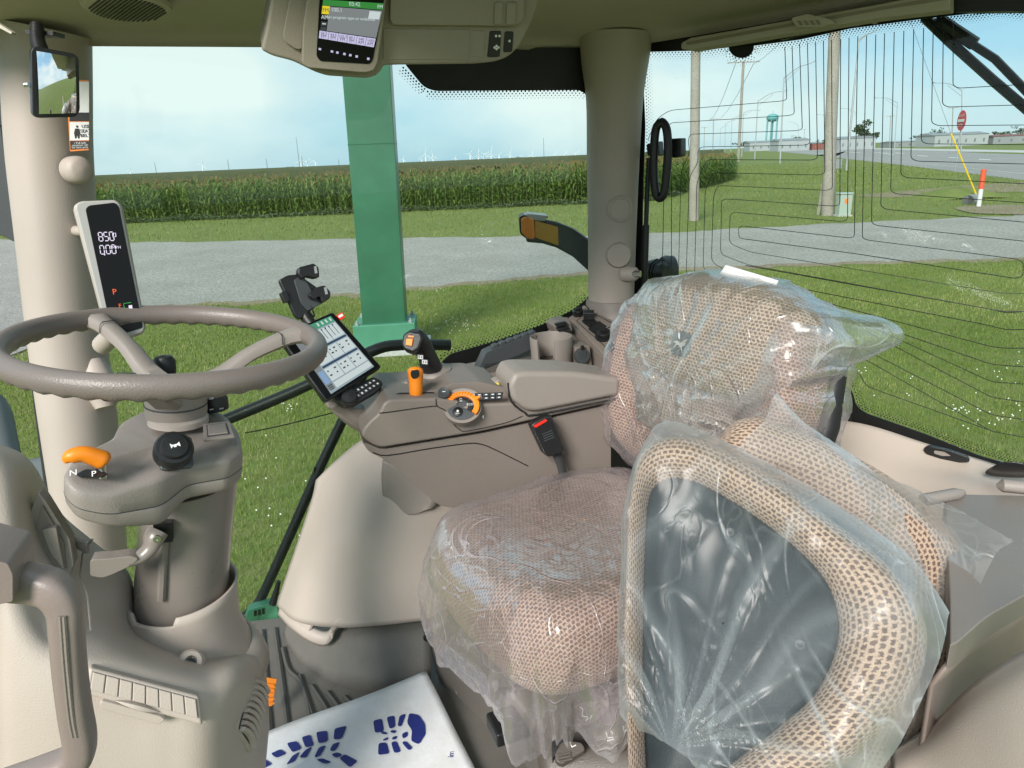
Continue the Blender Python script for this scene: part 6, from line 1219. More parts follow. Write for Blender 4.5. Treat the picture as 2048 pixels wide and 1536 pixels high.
obj('plate', slab([(490, 1238), (498, 1220), (524, 1212), (555, 1205), (558, 1240), (500, 1258)], off(PLS, -.02), .03, 2), 'base_green', t, bevel=.003); obj('hose_end', tube([PP(*q, off(PLS, -.01)) for q in ((545, 1208), (552, 1185), (558, 1162))], [.010, .008, .005], 10), 'black', t)
for i in range(3): obj('plate_slot', slab([(508+i*8, 1222-i*2), (513+i*8, 1221-i*2), (513+i*8, 1232-i*2), (508+i*8, 1233-i*2)], off(PLS, -.018), .002), 'black', t)
# things outside the windscreen, far left edge
t = thing('exterior_mirror', 'dark grey exterior mirror seen past the left edge of the front post', 'mirror', P(15, 480, 2.0)); obj('housing', slab([(-40, 250), (0, 240), (8, 300), (22, 380), (36, 470), (30, 485), (0, 470), (-40, 460)], 2.0, .06, 6), 'dark_grey', t, bevel=.01); obj('arm', tube([P(-10, 100, 2.0), P(2, 190, 2.0), P(6, 250, 2.0)], .016, 10), 'dark_grey', t)
t = thing('front_fender', 'dark grey curved front fender outside the far left window', 'fender', P(60, 1000, 1.9)); plastic('fender_grey', (.10, .115, .115), .55, .1, 700, spec=.25)
obj('fender_top', patch([[(-60, 760, 2.3), (-10, 790, 2.3), (14, 830, 2.3)], [(-60, 860, 2.2), (0, 870, 2.2), (30, 905, 2.2)], [(-60, 960, 2.1), (20, 950, 2.1), (45, 985, 2.1)]], 5), 'fender_grey', t, solid=.02)
o = obj('hood_cover', patch([[(30, 940, 1.75), (70, 925, 1.75), (120, 915, 1.7)], [(30, 1000, 1.65), (80, 990, 1.65), (130, 985, 1.6)], [(30, 1120, 1.6), (90, 1120, 1.6), (150, 1100, 1.55)]], 5), 'fender_grey', solid=.02); tag(o, 'smooth grey cover behind the dash, left of the front post', 'cover')
# black seal at the top of the windscreen
obj('header_seal', tube([e*[1, 1, 0]+[0, 0, RZ-.003] for e in (A_+(C_-A_)*-.3, A_, A_+(C_-A_)*.5)], .006, 8), 'black', cab)
# ------------------------------------------------------------------ below the rear window and the left-hand console
plastic('tan_grey', (.47, .40, .345), .45, .12, 1000)
t = thing('rear_shelf', 'tan moulded shelf under the rear window', 'shelf', PP(1900, 1000, off(PLR, .1)))
pb_ = lambda x, y, d_: PP(x, y, off(PLR, d_))
obj('shelf_panel', gridmesh(bicrom([[pb_(1600, 838, .02), pb_(1720, 850, .02), pb_(1850, 893, .02), pb_(1980, 935, .02), pb_(2300, 1040, .02)], [pb_(1600, 880, .05), pb_(1720, 900, .06), pb_(1850, 935, .07), pb_(1980, 965, .08), pb_(2300, 1060, .08)], [pb_(1600, 980, .12), pb_(1720, 990, .14), pb_(1850, 1000, .16), pb_(1980, 1008, .18), pb_(2300, 1090, .18)], [pb_(1600, 1120, .20), pb_(1720, 1130, .22), pb_(1850, 1130, .24), pb_(1980, 1120, .26), pb_(2300, 1150, .26)]], 6)), 'tan_grey', t, solid=.012)
obj('catch_plate', slab([(1846, 898), (1858, 892), (1900, 902), (1934, 914), (1940, 924), (1918, 926), (1880, 918), (1852, 908)], off(PLR, .055), .012, 4), 'black', t, bevel=.002); obj('catch_slot', slab([(1868, 901), (1888, 904), (1902, 912), (1884, 912), (1868, 907)], off(PLR, .0565), .004, 3), 'taupe', t)
obj('dome_cap', loft([[pb_(2010+x*sx, 932+y*sx*.6+(1-sx)*-12, .10+h) for x, y in ((-46, 24), (-30, 2), (0, -8), (50, -6), (100, 6), (110, 30), (60, 42), (0, 40), (-36, 34))] for sx, h in ((1.0, .0), (1.0, .006), (.78, .012), (.72, .04), (.55, .052), (.2, .055))]), 'black', t, sub=1)
obj('window_bracket', slab([(1640, 860), (1640, 700), (1658, 690), (1662, 760), (1688, 790), (1704, 840), (1700, 862)], off(PLR, .02), .03, 6), 'black', cab, bevel=.004)
ZF = EYE-.56
t = thing('left_console', 'grey-brown left console with curved lid edge over tan side', 'console', PZ(2000, 1300, ZF-.5))
plastic('lid_grey', (.20, .175, .155), .4, .15, 900)
lid = [(1895, 1090), (1890, 1000), (1921, 988), (2120, 992), (2400, 1000), (2400, 1060), (2120, 1150), (2048, 1191), (1975, 1232), (1915, 1285), (1900, 1290), (1900, 1200)]
obj('lid', prism([PZ(x, y, ZF) for x, y in arcs(lid, [0, 0, 4, 0, 0, 0, 30, 20, 20, 30, 0, 0])], (0, 0, -.035)), 'lid_grey', t, bevel=.008, seg=3)
q1 = crom([PZ(x, y, ZF-.036) for x, y in ((2400, 1078), (2120, 1168), (2048, 1208), (1976, 1250), (1916, 1302), (1900, 1312))], 6)
mid = [a+[-.012, .012, -.05] for a in q1]; low = [a+[-.01, .01, -.30] for a in q1]; obj('upper_band', gridmesh([[a, b, c_] for a, b, c_ in zip(q1, mid, low)]), 'mauve', t, solid=.006)
ctrl = [[(2400, 1150, .30), (2200, 1235, .36), (2048, 1300, .42), (1940, 1372, .48), (1860, 1450, .54), (1780, 1500, .58)], [(2400, 1300, .27), (2200, 1340, .33), (2048, 1400, .39), (1940, 1460, .45), (1850, 1520, .51), (1780, 1560, .55)], [(2400, 1700, .26), (2200, 1700, .32), (2048, 1700, .38), (1940, 1700, .44), (1850, 1700, .50), (1760, 1700, .54)]]
obj('side_panel', wpatch(ctrl, 6), 'tan', t, solid=.01)
obj('lid_ridge', tube([PZ(1846, 1000, ZF+.008), PZ(1912, 988, ZF+.008), PZ(1925, 986, ZF+.004)], [.010, .010, .006], 10), 'taupe', t); obj('lid_ridge', tube([PZ(1998, 972, ZF+.01), PZ(2006, 971, ZF+.014), PZ(2120, 982, ZF+.014)], [.006, .011, .011], 10), 'taupe', t)
# ------------------------------------------------------------------ seat fabric and cover film
def fabric(name, pu=.0113, pv=.0088, mo=.0021):
    m, nt, b = nodemat(name); tc = N(nt, 'ShaderNodeTexCoord')
    nz = N(nt, 'ShaderNodeTexNoise', {'Scale': 330.0, 'Detail': 2.0}); L(nt, tc.outputs['UV'], nz.inputs['Vector'])
    sb = N(nt, 'ShaderNodeVectorMath', operation='SUBTRACT'); sb.inputs[1].default_value = (.5, .5, .5); L(nt, nz.outputs['Color'], sb.inputs[0])
    sc = N(nt, 'ShaderNodeVectorMath', operation='SCALE'); sc.inputs['Scale'].default_value = .0058; L(nt, sb.outputs[0], sc.inputs[0])
    ad = N(nt, 'ShaderNodeVectorMath', operation='ADD'); L(nt, tc.outputs['UV'], ad.inputs[0]); L(nt, sc.outputs[0], ad.inputs[1])
    br = N(nt, 'ShaderNodeTexBrick', {'Scale': 1.0, 'Mortar Size': mo, 'Mortar Smooth': .75, 'Brick Width': pu, 'Row Height': pv, 'Bias': 0.0}); br.offset = .5
    br.inputs['Color1'].default_value = (.125, .085, .070, 1); br.inputs['Color2'].default_value = (.185, .125, .102, 1); br.inputs['Mortar'].default_value = (.50, .37, .275, 1)
    L(nt, ad.outputs[0], br.inputs['Vector'])
    yn = N(nt, 'ShaderNodeTexNoise', {'Scale': 900.0, 'Detail': 2.0}); L(nt, tc.outputs['UV'], yn.inputs['Vector'])
    mr = N(nt, 'ShaderNodeMapRange', {'From Min': .3, 'From Max': .7, 'To Min': .72, 'To Max': 1.18}); L(nt, yn.outputs['Fac'], mr.inputs['Value'])
    ml = N(nt, 'ShaderNodeVectorMath', operation='SCALE'); L(nt, br.outputs['Color'], ml.inputs[0]); L(nt, mr.outputs[0], ml.inputs['Scale'])
    L(nt, ml.outputs[0], b.inputs['Base Color']); b.inputs['Roughness'].default_value = .95; b.inputs['Specular IOR Level'].default_value = .15; b.inputs['Sheen Weight'].default_value = .15
    h = N(nt, 'ShaderNodeMath', {1: .6}, operation='MULTIPLY'); L(nt, br.outputs['Fac'], h.inputs[0]); h2 = N(nt, 'ShaderNodeMath', operation='ADD'); L(nt, h.outputs[0], h2.inputs[0]); L(nt, yn.outputs['Fac'], h2.inputs[1])
    bp = N(nt, 'ShaderNodeBump', {'Strength': .7, 'Distance': .0012}); L(nt, h2.outputs[0], bp.inputs['Height']); L(nt, bp.outputs[0], b.inputs['Normal'])
    return m
fabric('houndstooth', .0078, .0061, .0016); fabric('houndstooth_large', .0092, .0070, .0024)
def film(name, tint, haze, base=.10, edge=.35, crease=.35, scale=9.0, stretch=(1, 1, 1), gloss=1.0, rough=.22, bump=.45):
    m, nt, b = nodemat(name); nt.nodes.remove(b); tc = N(nt, 'ShaderNodeTexCoord'); mp = N(nt, 'ShaderNodeMapping'); mp.inputs['Scale'].default_value = stretch; L(nt, tc.outputs['Object'], mp.inputs['Vector'])
    def ridged(s, dist, width, det=2.0):
        n = N(nt, 'ShaderNodeTexNoise', {'Scale': s, 'Detail': det, 'Distortion': dist, 'Roughness': .45}); L(nt, mp.outputs[0], n.inputs['Vector']); a = N(nt, 'ShaderNodeMath', {1: .5}, operation='SUBTRACT'); L(nt, n.outputs['Fac'], a.inputs[0]); c = N(nt, 'ShaderNodeMath', operation='ABSOLUTE'); L(nt, a.outputs[0], c.inputs[0])
        r = N(nt, 'ShaderNodeMapRange', {'From Min': 0.0, 'From Max': width, 'To Min': 1.0, 'To Max': 0.0}); L(nt, c.outputs[0], r.inputs['Value']); return r.outputs[0], n.outputs['Fac']
    r1, f1 = ridged(scale, 1.6, .018); r2, f2 = ridged(scale*3.1, .9, .03); r3, f3 = ridged(scale*.45, 2.2, .010)
    def mad(a, k, c=None):
        n = N(nt, 'ShaderNodeMath', {1: k}, operation='MULTIPLY'); L(nt, a, n.inputs[0])
        if c is None: return n.outputs[0]
        s = N(nt, 'ShaderNodeMath', operation='ADD'); L(nt, n.outputs[0], s.inputs[0]); L(nt, c, s.inputs[1]); return s.outputs[0]
    hgt = mad(r1, .5, mad(r2, .22, mad(r3, .8, mad(f1, 1.3, mad(f2, .35)))))
    bp = N(nt, 'ShaderNodeBump', {'Strength': bump, 'Distance': .0035}); L(nt, hgt, bp.inputs['Height'])
    lw = N(nt, 'ShaderNodeLayerWeight', {'Blend': .35}); L(nt, bp.outputs[0], lw.inputs['Normal']); lw2 = N(nt, 'ShaderNodeLayerWeight', {'Blend': .30}); 
    big = N(nt, 'ShaderNodeTexNoise', {'Scale': scale*.7, 'Detail': 2.0}); L(nt, tc.outputs['Object'], big.inputs['Vector']); bm = N(nt, 'ShaderNodeMapRange', {'From Min': .40, 'From Max': .68, 'To Min': .0, 'To Max': 1.0}); L(nt, big.outputs['Fac'], bm.inputs['Value'])
    cz = mad(r1, crease*.5, mad(r3, crease, mad(r2, crease*.35))); cm = N(nt, 'ShaderNodeMath', operation='MULTIPLY'); L(nt, cz, cm.inputs[0]); L(nt, bm.outputs[0], cm.inputs[1])
    at = N(nt, 'ShaderNodeAttribute', attribute_name='fold'); fac = mad(cm.outputs[0], 1.0, mad(at.outputs['Fac'], 1.0, mad(lw2.outputs['Facing'], edge))); fac2 = N(nt, 'ShaderNodeMath', {1: base}, operation='ADD'); fac2.use_clamp = True; L(nt, fac, fac2.inputs[0])
    tr = N(nt, 'ShaderNodeBsdfTransparent'); tr.inputs['Color'].default_value = (*tint, 1)
    df = N(nt, 'ShaderNodeBsdfDiffuse'); df.inputs['Color'].default_value = (*haze, 1); L(nt, bp.outputs[0], df.inputs['Normal']); tl = N(nt, 'ShaderNodeBsdfTranslucent'); tl.inputs['Color'].default_value = (*haze, 1)
    hz = N(nt, 'ShaderNodeMixShader', {0: .35}); L(nt, df.outputs[0], hz.inputs[1]); L(nt, tl.outputs[0], hz.inputs[2])
    m1 = N(nt, 'ShaderNodeMixShader'); L(nt, fac2.outputs[0], m1.inputs[0]); L(nt, tr.outputs[0], m1.inputs[1]); L(nt, hz.outputs[0], m1.inputs[2])
    gl = N(nt, 'ShaderNodeBsdfGlossy', {'Roughness': rough}); L(nt, bp.outputs[0], gl.inputs['Normal']); fr = N(nt, 'ShaderNodeFresnel', {'IOR': 1.42}); L(nt, bp.outputs[0], fr.inputs['Normal'])
    fk = mad(fr.outputs[0], 1.25*gloss); fc = N(nt, 'ShaderNodeMath', {1: .5*gloss}, operation='MINIMUM'); L(nt, fk, fc.inputs[0])
    m2 = N(nt, 'ShaderNodeMixShader'); L(nt, fc.outputs[0], m2.inputs[0]); L(nt, m1.outputs[0], m2.inputs[1]); L(nt, gl.outputs[0], m2.inputs[2]); L(nt, m2.outputs[0], nt.nodes['Material Output'].inputs['Surface'])
    return m
film('film_pink', (.985, .955, .965), (.76, .67, .70), .085, .45, .55, 7, gloss=.9)
film('film_green', (.97, .985, .98), (.72, .80, .80), .07, .42, .55, 7, (1, 1, .5), gloss=.9)
film('film_clear', (.975, .985, .985), (.66, .72, .74), .035, .36, .40, 5, (1, .6, .6), gloss=.5, rough=.28, bump=.28)
film('film_white', (.97, .975, .975), (.72, .74, .75), .20, .40, .45, 6, gloss=.6, rough=.28, bump=.35)

# smooth value noise for crumpled sheets
_perm = np.random.default_rng(3).random((64, 64, 64))
def vnoise(p):
    p = np.asarray(p, float); i = np.floor(p).astype(int); f = p-i; f = f*f*(3-2*f); o = 0
    for a in (0, 1):
        for b in (0, 1):
            for c in (0, 1):
                w_ = (f[..., 0] if a else 1-f[..., 0])*(f[..., 1] if b else 1-f[..., 1])*(f[..., 2] if c else 1-f[..., 2])
                o = o+w_*_perm[(i[..., 0]+a) % 64, (i[..., 1]+b) % 64, (i[..., 2]+c) % 64]
    return o
def ridge(p): return 1-np.abs(2*vnoise(p)-1)
def vnormals(G):
    du = np.gradient(G, axis=0); dv = np.gradient(G, axis=1); n = np.cross(du, dv); return n/(np.linalg.norm(n, axis=2, keepdims=True)+1e-9)
def crumple(G, amp, f, flip=1):
    n = vnormals(G)*flip; q = np.stack([G[..., 0]*f, G[..., 1]*f, G[..., 2]*f*.8], -1)
    h = ridge(q+3.1)**3*1.0+.5*ridge(q*2.3+9.7)**3+.22*ridge(q*4.9+1.7)**2
    return G+n*(amp*(h-.35))[..., None]
def crumple_ring(R_, prof, X, Y, Z, hx, hy, amp, f):
    m = R_.shape[1]; a = np.linspace(0, 2*math.pi, m, endpoint=False); outv = X*np.cos(a)[:, None]+Y*np.sin(a)[:, None]; N_ = []
    p = np.array(prof); ds = np.gradient(p[:, 0])*(hx+hy)/2; dh = np.gradient(p[:, 1])
    for i in range(len(prof)): n = outv*(-dh[i])+Z[None]*max(ds[i], 0); N_.append(n/(np.linalg.norm(n, axis=1, keepdims=True)+1e-9))
    q = R_*f; h = ridge(q+3.1)**3+.5*ridge(q*2.3+9.7)**3+.22*ridge(q*4.9+1.7)**2
    k_ = np.clip((p[:, 0]-.35)/.6, .30, 1.0)[:, None]
    return R_+np.array(N_)*(amp*k_*(h-.35))[..., None]
def dense(prof, k=3): return [tuple(q) for q in crom(np.array(prof), k)]
# ------------------------------------------------------------------ the operator's seat
SF = -REAR*.966-AWAY*.259; SLF = REAR*.259-AWAY*.966      # seat forward / seat left: swivelled a little towards the door
CC = REAR*.425+AWAY*1.005+UP*(EYE-.615)
seat = thing('operator_seat', 'swivelled houndstooth operator seat wrapped in clear plastic', 'seat', CC*[1, 1, 0]+[0, 0, FLOOR+.12])
def sup(n, e, m=96):
    a = np.linspace(0, 2*math.pi, m, endpoint=False); c, s = np.cos(a), np.sin(a); return np.sign(c)*np.abs(c)**(2/e), np.sign(s)*np.abs(s)**(2/e)
def pad_rings(C, X, Y, Z, hx, hy, prof, e=3.6, m=96, shape=None):
    """cushion: rings of a rounded rectangle; prof (scale, height)"""
    cx, cy = sup(1, e, m); R_ = []; UVs = []; acc = np.zeros(m); prev = None
    for s, h in prof:
        x = hx*s*cx; y = hy*s*cy; z = np.full(m, float(h))
        if shape is not None: x, y, z = shape(x, y, z, s)
        r = C+X*x[:, None]+Y*y[:, None]+Z*z[:, None]; R_.append(r)
        if prev is not None: acc = acc+np.linalg.norm(r-prev, axis=1)
        prev = r; dn_ = np.hypot(hx*cx, hy*cy); UVs.append(np.stack([hx*cx/dn_*acc, hy*cy/dn_*acc], 1))
    return np.array(R_), np.array(UVs)
def ringobj(name, R_, UV_, mat, parent, **kw):
    V, F = loft(list(R_), cap=False); return obj(name, (V, F), mat, parent, uv=UV_.reshape(-1, 2), **kw)
def cush_shape(x, y, z, s):
    z = z-.018*np.clip((x-.12)/.11, 0, 1)**2*(s > .3) + .010*np.cos(y/.21*1.57)*0
    return x, y, z
prof = [(.001, .004), (.25, .004), (.5, .004), (.7, .002), (.84, -.004), (.92, -.014), (.97, -.030), (.995, -.055), (1.0, -.085), (.985, -.115), (.95, -.135), (.88, -.148), (.6, -.15)]
R_, U_ = pad_rings(CC, SF, SLF, UP, .232, .212, prof, 4.2, 120, cush_shape)
ringobj('seat_cushion', R_, U_, 'houndstooth', seat)
# cushion cover: loose pinkish bag with tails
hang = []
prof2 = [(.001, .010), (.2, .010), (.4, .0105), (.55, .011), (.7, .010), (.80, .006), (.88, .000), (.94, -.012), (.985, -.030), (1.02, -.055), (1.035, -.085), (1.045, -.115), (1.05, -.145), (1.05, -.17), (1.045, -.195), (1.04, -.22), (1.03, -.245), (1.02, -.27), (1.01, -.30), (1.0, -.33)]
prof2 = dense(prof2, 3); m = 220; R2_, U2_ = pad_rings(CC, SF, SLF, UP, .236, .216, prof2, 4.2, m, cush_shape)
a = np.linspace(0, 2*math.pi, m, endpoint=False)
# hem: how far down each direction of the bag hangs (0 front, pi/2 camera side)
hem = .165+.09*(vnoise(np.stack([np.cos(a)*4+9, np.sin(a)*4+9, a*0], -1))-.5)+.03*(vnoise(np.stack([np.cos(a)*16+9, np.sin(a)*16+9, a*0], -1))-.5)+.10*np.exp(-((a-.62)/.28)**2)+.055*np.exp(-((a-2*math.pi+.62)/.22)**2)-.02*np.exp(-((a-math.pi)/.8)**2)+.03*np.exp(-((a-1.25)/.2)**2)
for k in range(len(prof2)):
    for j in range(m):
        d0 = -prof2[k][1]
        if d0 > .1: R2_[k, j, 2] = CC[2]-(.1+(d0-.1)*(hem[j]-.1)/.23)-.018*np.clip((R2_[k, j]-CC)@SF-.12, 0, .11)**2/.0121
fold = 2.2*(vnoise(np.stack([np.cos(a)*5.5+20, np.sin(a)*5.5+20, a*0+3.3], -1))-.5)+1.3*(vnoise(np.stack([np.cos(a)*14+20, np.sin(a)*14+20, a*0+7.1], -1))-.5)
for k in range(len(prof2)):
    d0 = max(0, -prof2[k][1]-.03); out_ = np.stack([np.cos(a), np.sin(a)], 1); R2_[k] += (SF[None]*out_[:, :1]+SLF[None]*out_[:, 1:])*(fold*min(.030, d0*.13)+.006)[:, None]
R2_ = crumple_ring(R2_, prof2, SF, SLF, UP, .236, .216, .0075, 8)
bag = obj('seat_cover_bag', loft(list(R2_), cap=False), 'film_pink', uv=U2_.reshape(-1, 2)); setfold(bag, np.array([[.05*max(0, min(1, (-p_[1]-.12)/.05))+(.12 if k > len(prof2)-4 else 0)+.16*max(0, fold[j])*max(0, min(1, (-p_[1]-.05)/.08)) for j in range(m)] for k, p_ in enumerate(prof2)])); tag(bag, 'pinkish clear plastic bag draped over the seat cushion with hanging tails', 'plastic bag')
# backrest
BT = math.radians(12); BUP = UP*math.cos(BT)-SF*math.sin(BT); BF = SF*math.cos(BT)+UP*math.sin(BT)
BC = CC-SF*.25+BUP*.160+UP*.03
def back_shape(x, y, z, s):
    return x, y, z+.034*np.clip((np.abs(x)-.12)/.09, 0, 1)**1.5*(s < .97)*np.clip(1.4-s*.5, 0, 1)
profb = [(.001, .035), (.2, .035), (.4, .035), (.55, .035), (.7, .034), (.82, .030), (.90, .020), (.96, .0), (1.0, -.03), (1.0, -.06), (.96, -.085), (.88, -.095), (.5, -.10)]
R3, U3 = pad_rings(BC, SLF, BUP, BF, .225, .198, profb, 3.4, 120, back_shape); ringobj('backrest', R3, U3, 'houndstooth', seat)
HC = BC+BUP*.105+BF*.026+SLF*.02
profh = [(.001, .040), (.3, .040), (.5, .038), (.7, .033), (.84, .022), (.93, .004), (.98, -.02), (1.0, -.045), (.97, -.07), (.88, -.085), (.5, -.09)]
R4, U4 = pad_rings(HC, SLF, BUP, BF, .185, .112, profh, 2.8, 100); ringobj('upper_backrest', R4, U4, 'houndstooth', seat)
obj('back_shell', loft([(HC+(r-HC)*.98-BF*.03) for r in R4[-4:]]), 'black', seat)
for s_ in (-.21,): obj('bolster_seam', tube([BC+SLF*(s_*.55)+BUP*q_+BF*.0365 for q_ in np.linspace(-.14, .10, 9)], .0014, 5), 'brown_taupe', seat)
# badge on the upper backrest
bc = HC+BF*.041-BUP*.02-SLF*.03
bd = obj('badge', loft([[bc+SLF*x*.024*s+BUP*y*.022*s+BF*h for x, y in ((-1, -.5), (-.9, .9), (0, 1.05), (.9, .9), (1, -.5), (.6, -1), (-.6, -1))] for s, h in ((1, -.002), (1, .0015), (.95, .002))]), 'dark_grey', seat)
obj('badge_mark', prism([bc+SLF*x*.018+BUP*y*.016+BF*.0032 for x, y in ((-.9, .1), (-.4, .3), (.1, .15), (.5, .5), (.9, .75), (.65, .4), (.75, 0), (.3, -.2), (.5, -.8), (.15, -.3), (-.3, -.1), (-.8, -.7), (-.5, 0))], -BF*.001), 'silver', bd)
# bag over the lower backrest (pinkish) and over the upper one (greenish, with a corner sticking out)
def bagover(R_src, C, k, amp, f, m_out=200):
    return None
profb2 = [(.001, .046), (.2, .047), (.4, .047), (.55, .047), (.7, .046), (.80, .042), (.88, .036), (.94, .024), (.985, .006), (1.02, -.03), (1.03, -.06), (1.0, -.10), (.9, -.12), (.7, -.125)]
profb2 = dense(profb2, 3); R5, U5 = pad_rings(BC, SLF, BUP, BF, .231, .206, profb2, 3.2, 200, back_shape); aa = np.linspace(0, 6.283, 200, endpoint=False)
for k in range(len(profb2)): R5[k] += (SLF*np.cos(aa)[:, None]+BUP*np.sin(aa)[:, None])*((np.sin(aa*23+np.sin(aa*4)*2)*.004)*min(1, k/21))[:, None]
R5 = crumple_ring(R5, profb2, SLF, BUP, BF, .231, .178, .007, 8)
o = obj('backrest_cover_bag', loft(list(R5), cap=False), 'film_pink', uv=U5.reshape(-1, 2)); tag(o, 'pinkish clear plastic bag pulled over the lower seat back', 'plastic bag')
profh2 = [(.001, .052), (.15, .053), (.3, .053), (.45, .052), (.6, .049), (.72, .044), (.82, .036), (.90, .022), (.96, .006), (1.0, -.02), (1.02, -.05), (1.01, -.08), (.9, -.10), (.6, -.105)]
profh2 = dense(profh2, 3); m = 260; aa = np.linspace(0, 2*math.pi, m, endpoint=False); R6, U6 = pad_rings(HC-BUP*.012, SLF, BUP, BF, .194, .124, profh2, 2.6, m)
def lobe(a0, wd): d = (aa-a0+math.pi) % (2*math.pi)-math.pi; return np.exp(-(d/wd)**2)
for k, (s, h) in enumerate(profh2):
    g = max(0, (s-.55)/.45)**1.3 if k < 36 else 1.0
    outv = SLF*np.cos(aa)[:, None]+BUP*np.sin(aa)[:, None]
    # corner that sticks out (towards the door side) and the gathered hem hanging below
    R6[k] += outv*(g*(.072*lobe(.30, .24)+.022*lobe(2.6, .3)+.075*lobe(-1.75, .50)+.03*lobe(-2.6, .3)))[:, None]-BF*(g*(.05*lobe(.30, .25)))[:, None]+BF*(g*.02*lobe(-1.75, .5))[:, None]
g0 = HC-BUP*.135-SLF*.03; lx = (R6-g0)@SLF; ly = (R6-g0)@BUP; an6 = np.arctan2(ly, lx); rd6 = np.hypot(lx, ly)
ph6 = an6*3.1+.9*vnoise(np.stack([an6*2+5, rd6*6, rd6*0+2], -1)); st6 = np.clip(1-np.abs(ph6 % 1-.5)/.28, 0, 1)**2+.6*np.clip(1-np.abs((ph6*2.3+.3) % 1-.5)/.28, 0, 1)**2
wk6 = np.clip(rd6/.05, 0, 1)*np.exp(-(rd6/.19)**2)*(.35+1.1*vnoise(np.stack([an6*4, rd6*8, rd6*0+8], -1)))
R6 = R6+BF*(st6*wk6*.0095)[..., None]
R6 = crumple_ring(R6, profh2, SLF, BUP, BF, .194, .124, .008, 9)
o = obj('headrest_cover_bag', loft(list(R6), cap=False), 'film_green', uv=U6.reshape(-1, 2)); setfold(o, st6*wk6*.30); tag(o, 'greenish clear plastic bag over the top of the seat back', 'plastic bag')
c = HC+BUP*.12+SLF*.03-BF*.02; o = obj('paper_tag', prism([c+SLF*x*.055+BUP*y*.012-BF*(.01+.01*x) for x, y in ((-1, -.6), (.95, -1.2), (1, -.4), (-.85, .8))], -BF*.0008), 'paper'); tag(o, 'creased white paper tag on top of the seat back', 'tag')
obj('back_frame', tube([BC-BUP*.2-BF*.05-SLF*.0, BC+BUP*.05-BF*.12, BC+BUP*.15-BF*.11], [.05, .06, .03], 10), 'black', seat)
obj('side_hinge', tube([BC+SLF*.222+BUP*.10-BF*.05, BC+SLF*.228-BF*.05, BC+SLF*.22-BUP*.2-BF*.02], [.016, .02, .024], 10), 'black', seat)
# seat base
plastic('seat_brown', (.085, .070, .058), .45, .3, 900); plastic('seat_grey', (.125, .112, .098), .5, .3, 900)
obj('pedestal_front', gridmesh(bicrom([[PW(858, 1236, 1.34), PW(905, 1215, 1.20), PW(980, 1230, 1.08)], [PW(868, 1290, 1.33), PW(940, 1300, 1.18), PW(1020, 1330, 1.04)], [PW(890, 1370, 1.30), PW(980, 1400, 1.14), PW(1070, 1440, .98)], [PW(950, 1540, 1.22), PW(1040, 1560, 1.06), PW(1130, 1580, .92)], [PW(1000, 1700, 1.16), PW(1090, 1700, 1.0), PW(1180, 1700, .86)]], 6)), 'seat_grey', seat, solid=.01)
obj('pedestal_rib', wtube([(880, 1268, 1.305), (930, 1370, 1.265), (1000, 1480, 1.18), (1060, 1590, 1.08)], .010, seg=8, k=5), 'seat_grey', seat); obj('pedestal_rib', wtube([(915, 1262, 1.21), (975, 1380, 1.16), (1060, 1500, 1.06), (1110, 1590, 1.0)], .008, seg=8, k=5), 'seat_grey', seat)
a_, b_ = PW(915, 1375, 1.255), PW(985, 1480, 1.165); e_ = unit(b_-a_); u2 = np.array(facing((a_+b_)/2)); up3 = unit(np.cross(u2, e_)); text('GRAMMER', (a_+b_)/2+u2*.012, e_, up3, .030, 'seat_brown', seat, ext=.0012)
obj('frame_plate', gridmesh(bicrom([[PW(1000, 1380, 1.0), PW(1150, 1370, .96), PW(1420, 1350, .90)], [PW(1060, 1460, .93), PW(1200, 1450, .88), PW(1440, 1430, .80)], [PW(1090, 1570, .86), PW(1240, 1560, .80), PW(1460, 1520, .72)], [PW(1120, 1720, .84), PW(1270, 1720, .76), PW(1480, 1720, .68)]], 6)), 'seat_brown', seat, solid=.015)
pz1 = tiltplane(PW(1165, 1430, .84), unit(facing(PW(1165, 1430, .84))+[0, 0, .5]))
l1 = obj('recline_lever', slab([(1122, 1440), (1140, 1412), (1175, 1400), (1215, 1398), (1218, 1418), (1190, 1444), (1160, 1454), (1130, 1452)], pz1, .03, 10), 'seat_brown', seat, bevel=.006, seg=3)
pz2 = tiltplane(PW(1232, 1470, .80), unit(facing(PW(1232, 1470, .80))+[0, 0, .5]))
l2 = obj('adjuster_pod', slab([(1184, 1462), (1196, 1450), (1264, 1430), (1284, 1440), (1278, 1474), (1240, 1496), (1206, 1504), (1190, 1492)], pz2, .035, 10), 'seat_brown', seat, bevel=.008, seg=3)
pz3 = tiltplane(PW(1135, 1505, .83), unit(facing(PW(1135, 1505, .83))+[0, 0, .3]))
l3 = obj('latch_lever', slab([(1108, 1490), (1130, 1480), (1164, 1484), (1172, 1500), (1146, 1516), (1124, 1530), (1110, 1522)], pz3, .03, 8), 'seat_brown', seat, bevel=.005); obj('latch_foot', slab([(1104, 1484), (1118, 1476), (1128, 1480), (1112, 1504), (1104, 1520)], pz3, .035, 3), 'black', seat)
for i in range(3): obj('latch_groove', slab([(1114+i*2, 1510+i*6), (1140+i*2, 1504+i*6), (1142+i*2, 1507+i*6), (1116+i*2, 1513+i*6)], off(pz3, .004), .006), 'seat_brown', seat)
def sym(pl, strokes, par):
    for q in strokes: obj('symbol', tube([PP(*p, off(pl, .0006)) for p in q], .0011, 5), 'white_print', par)
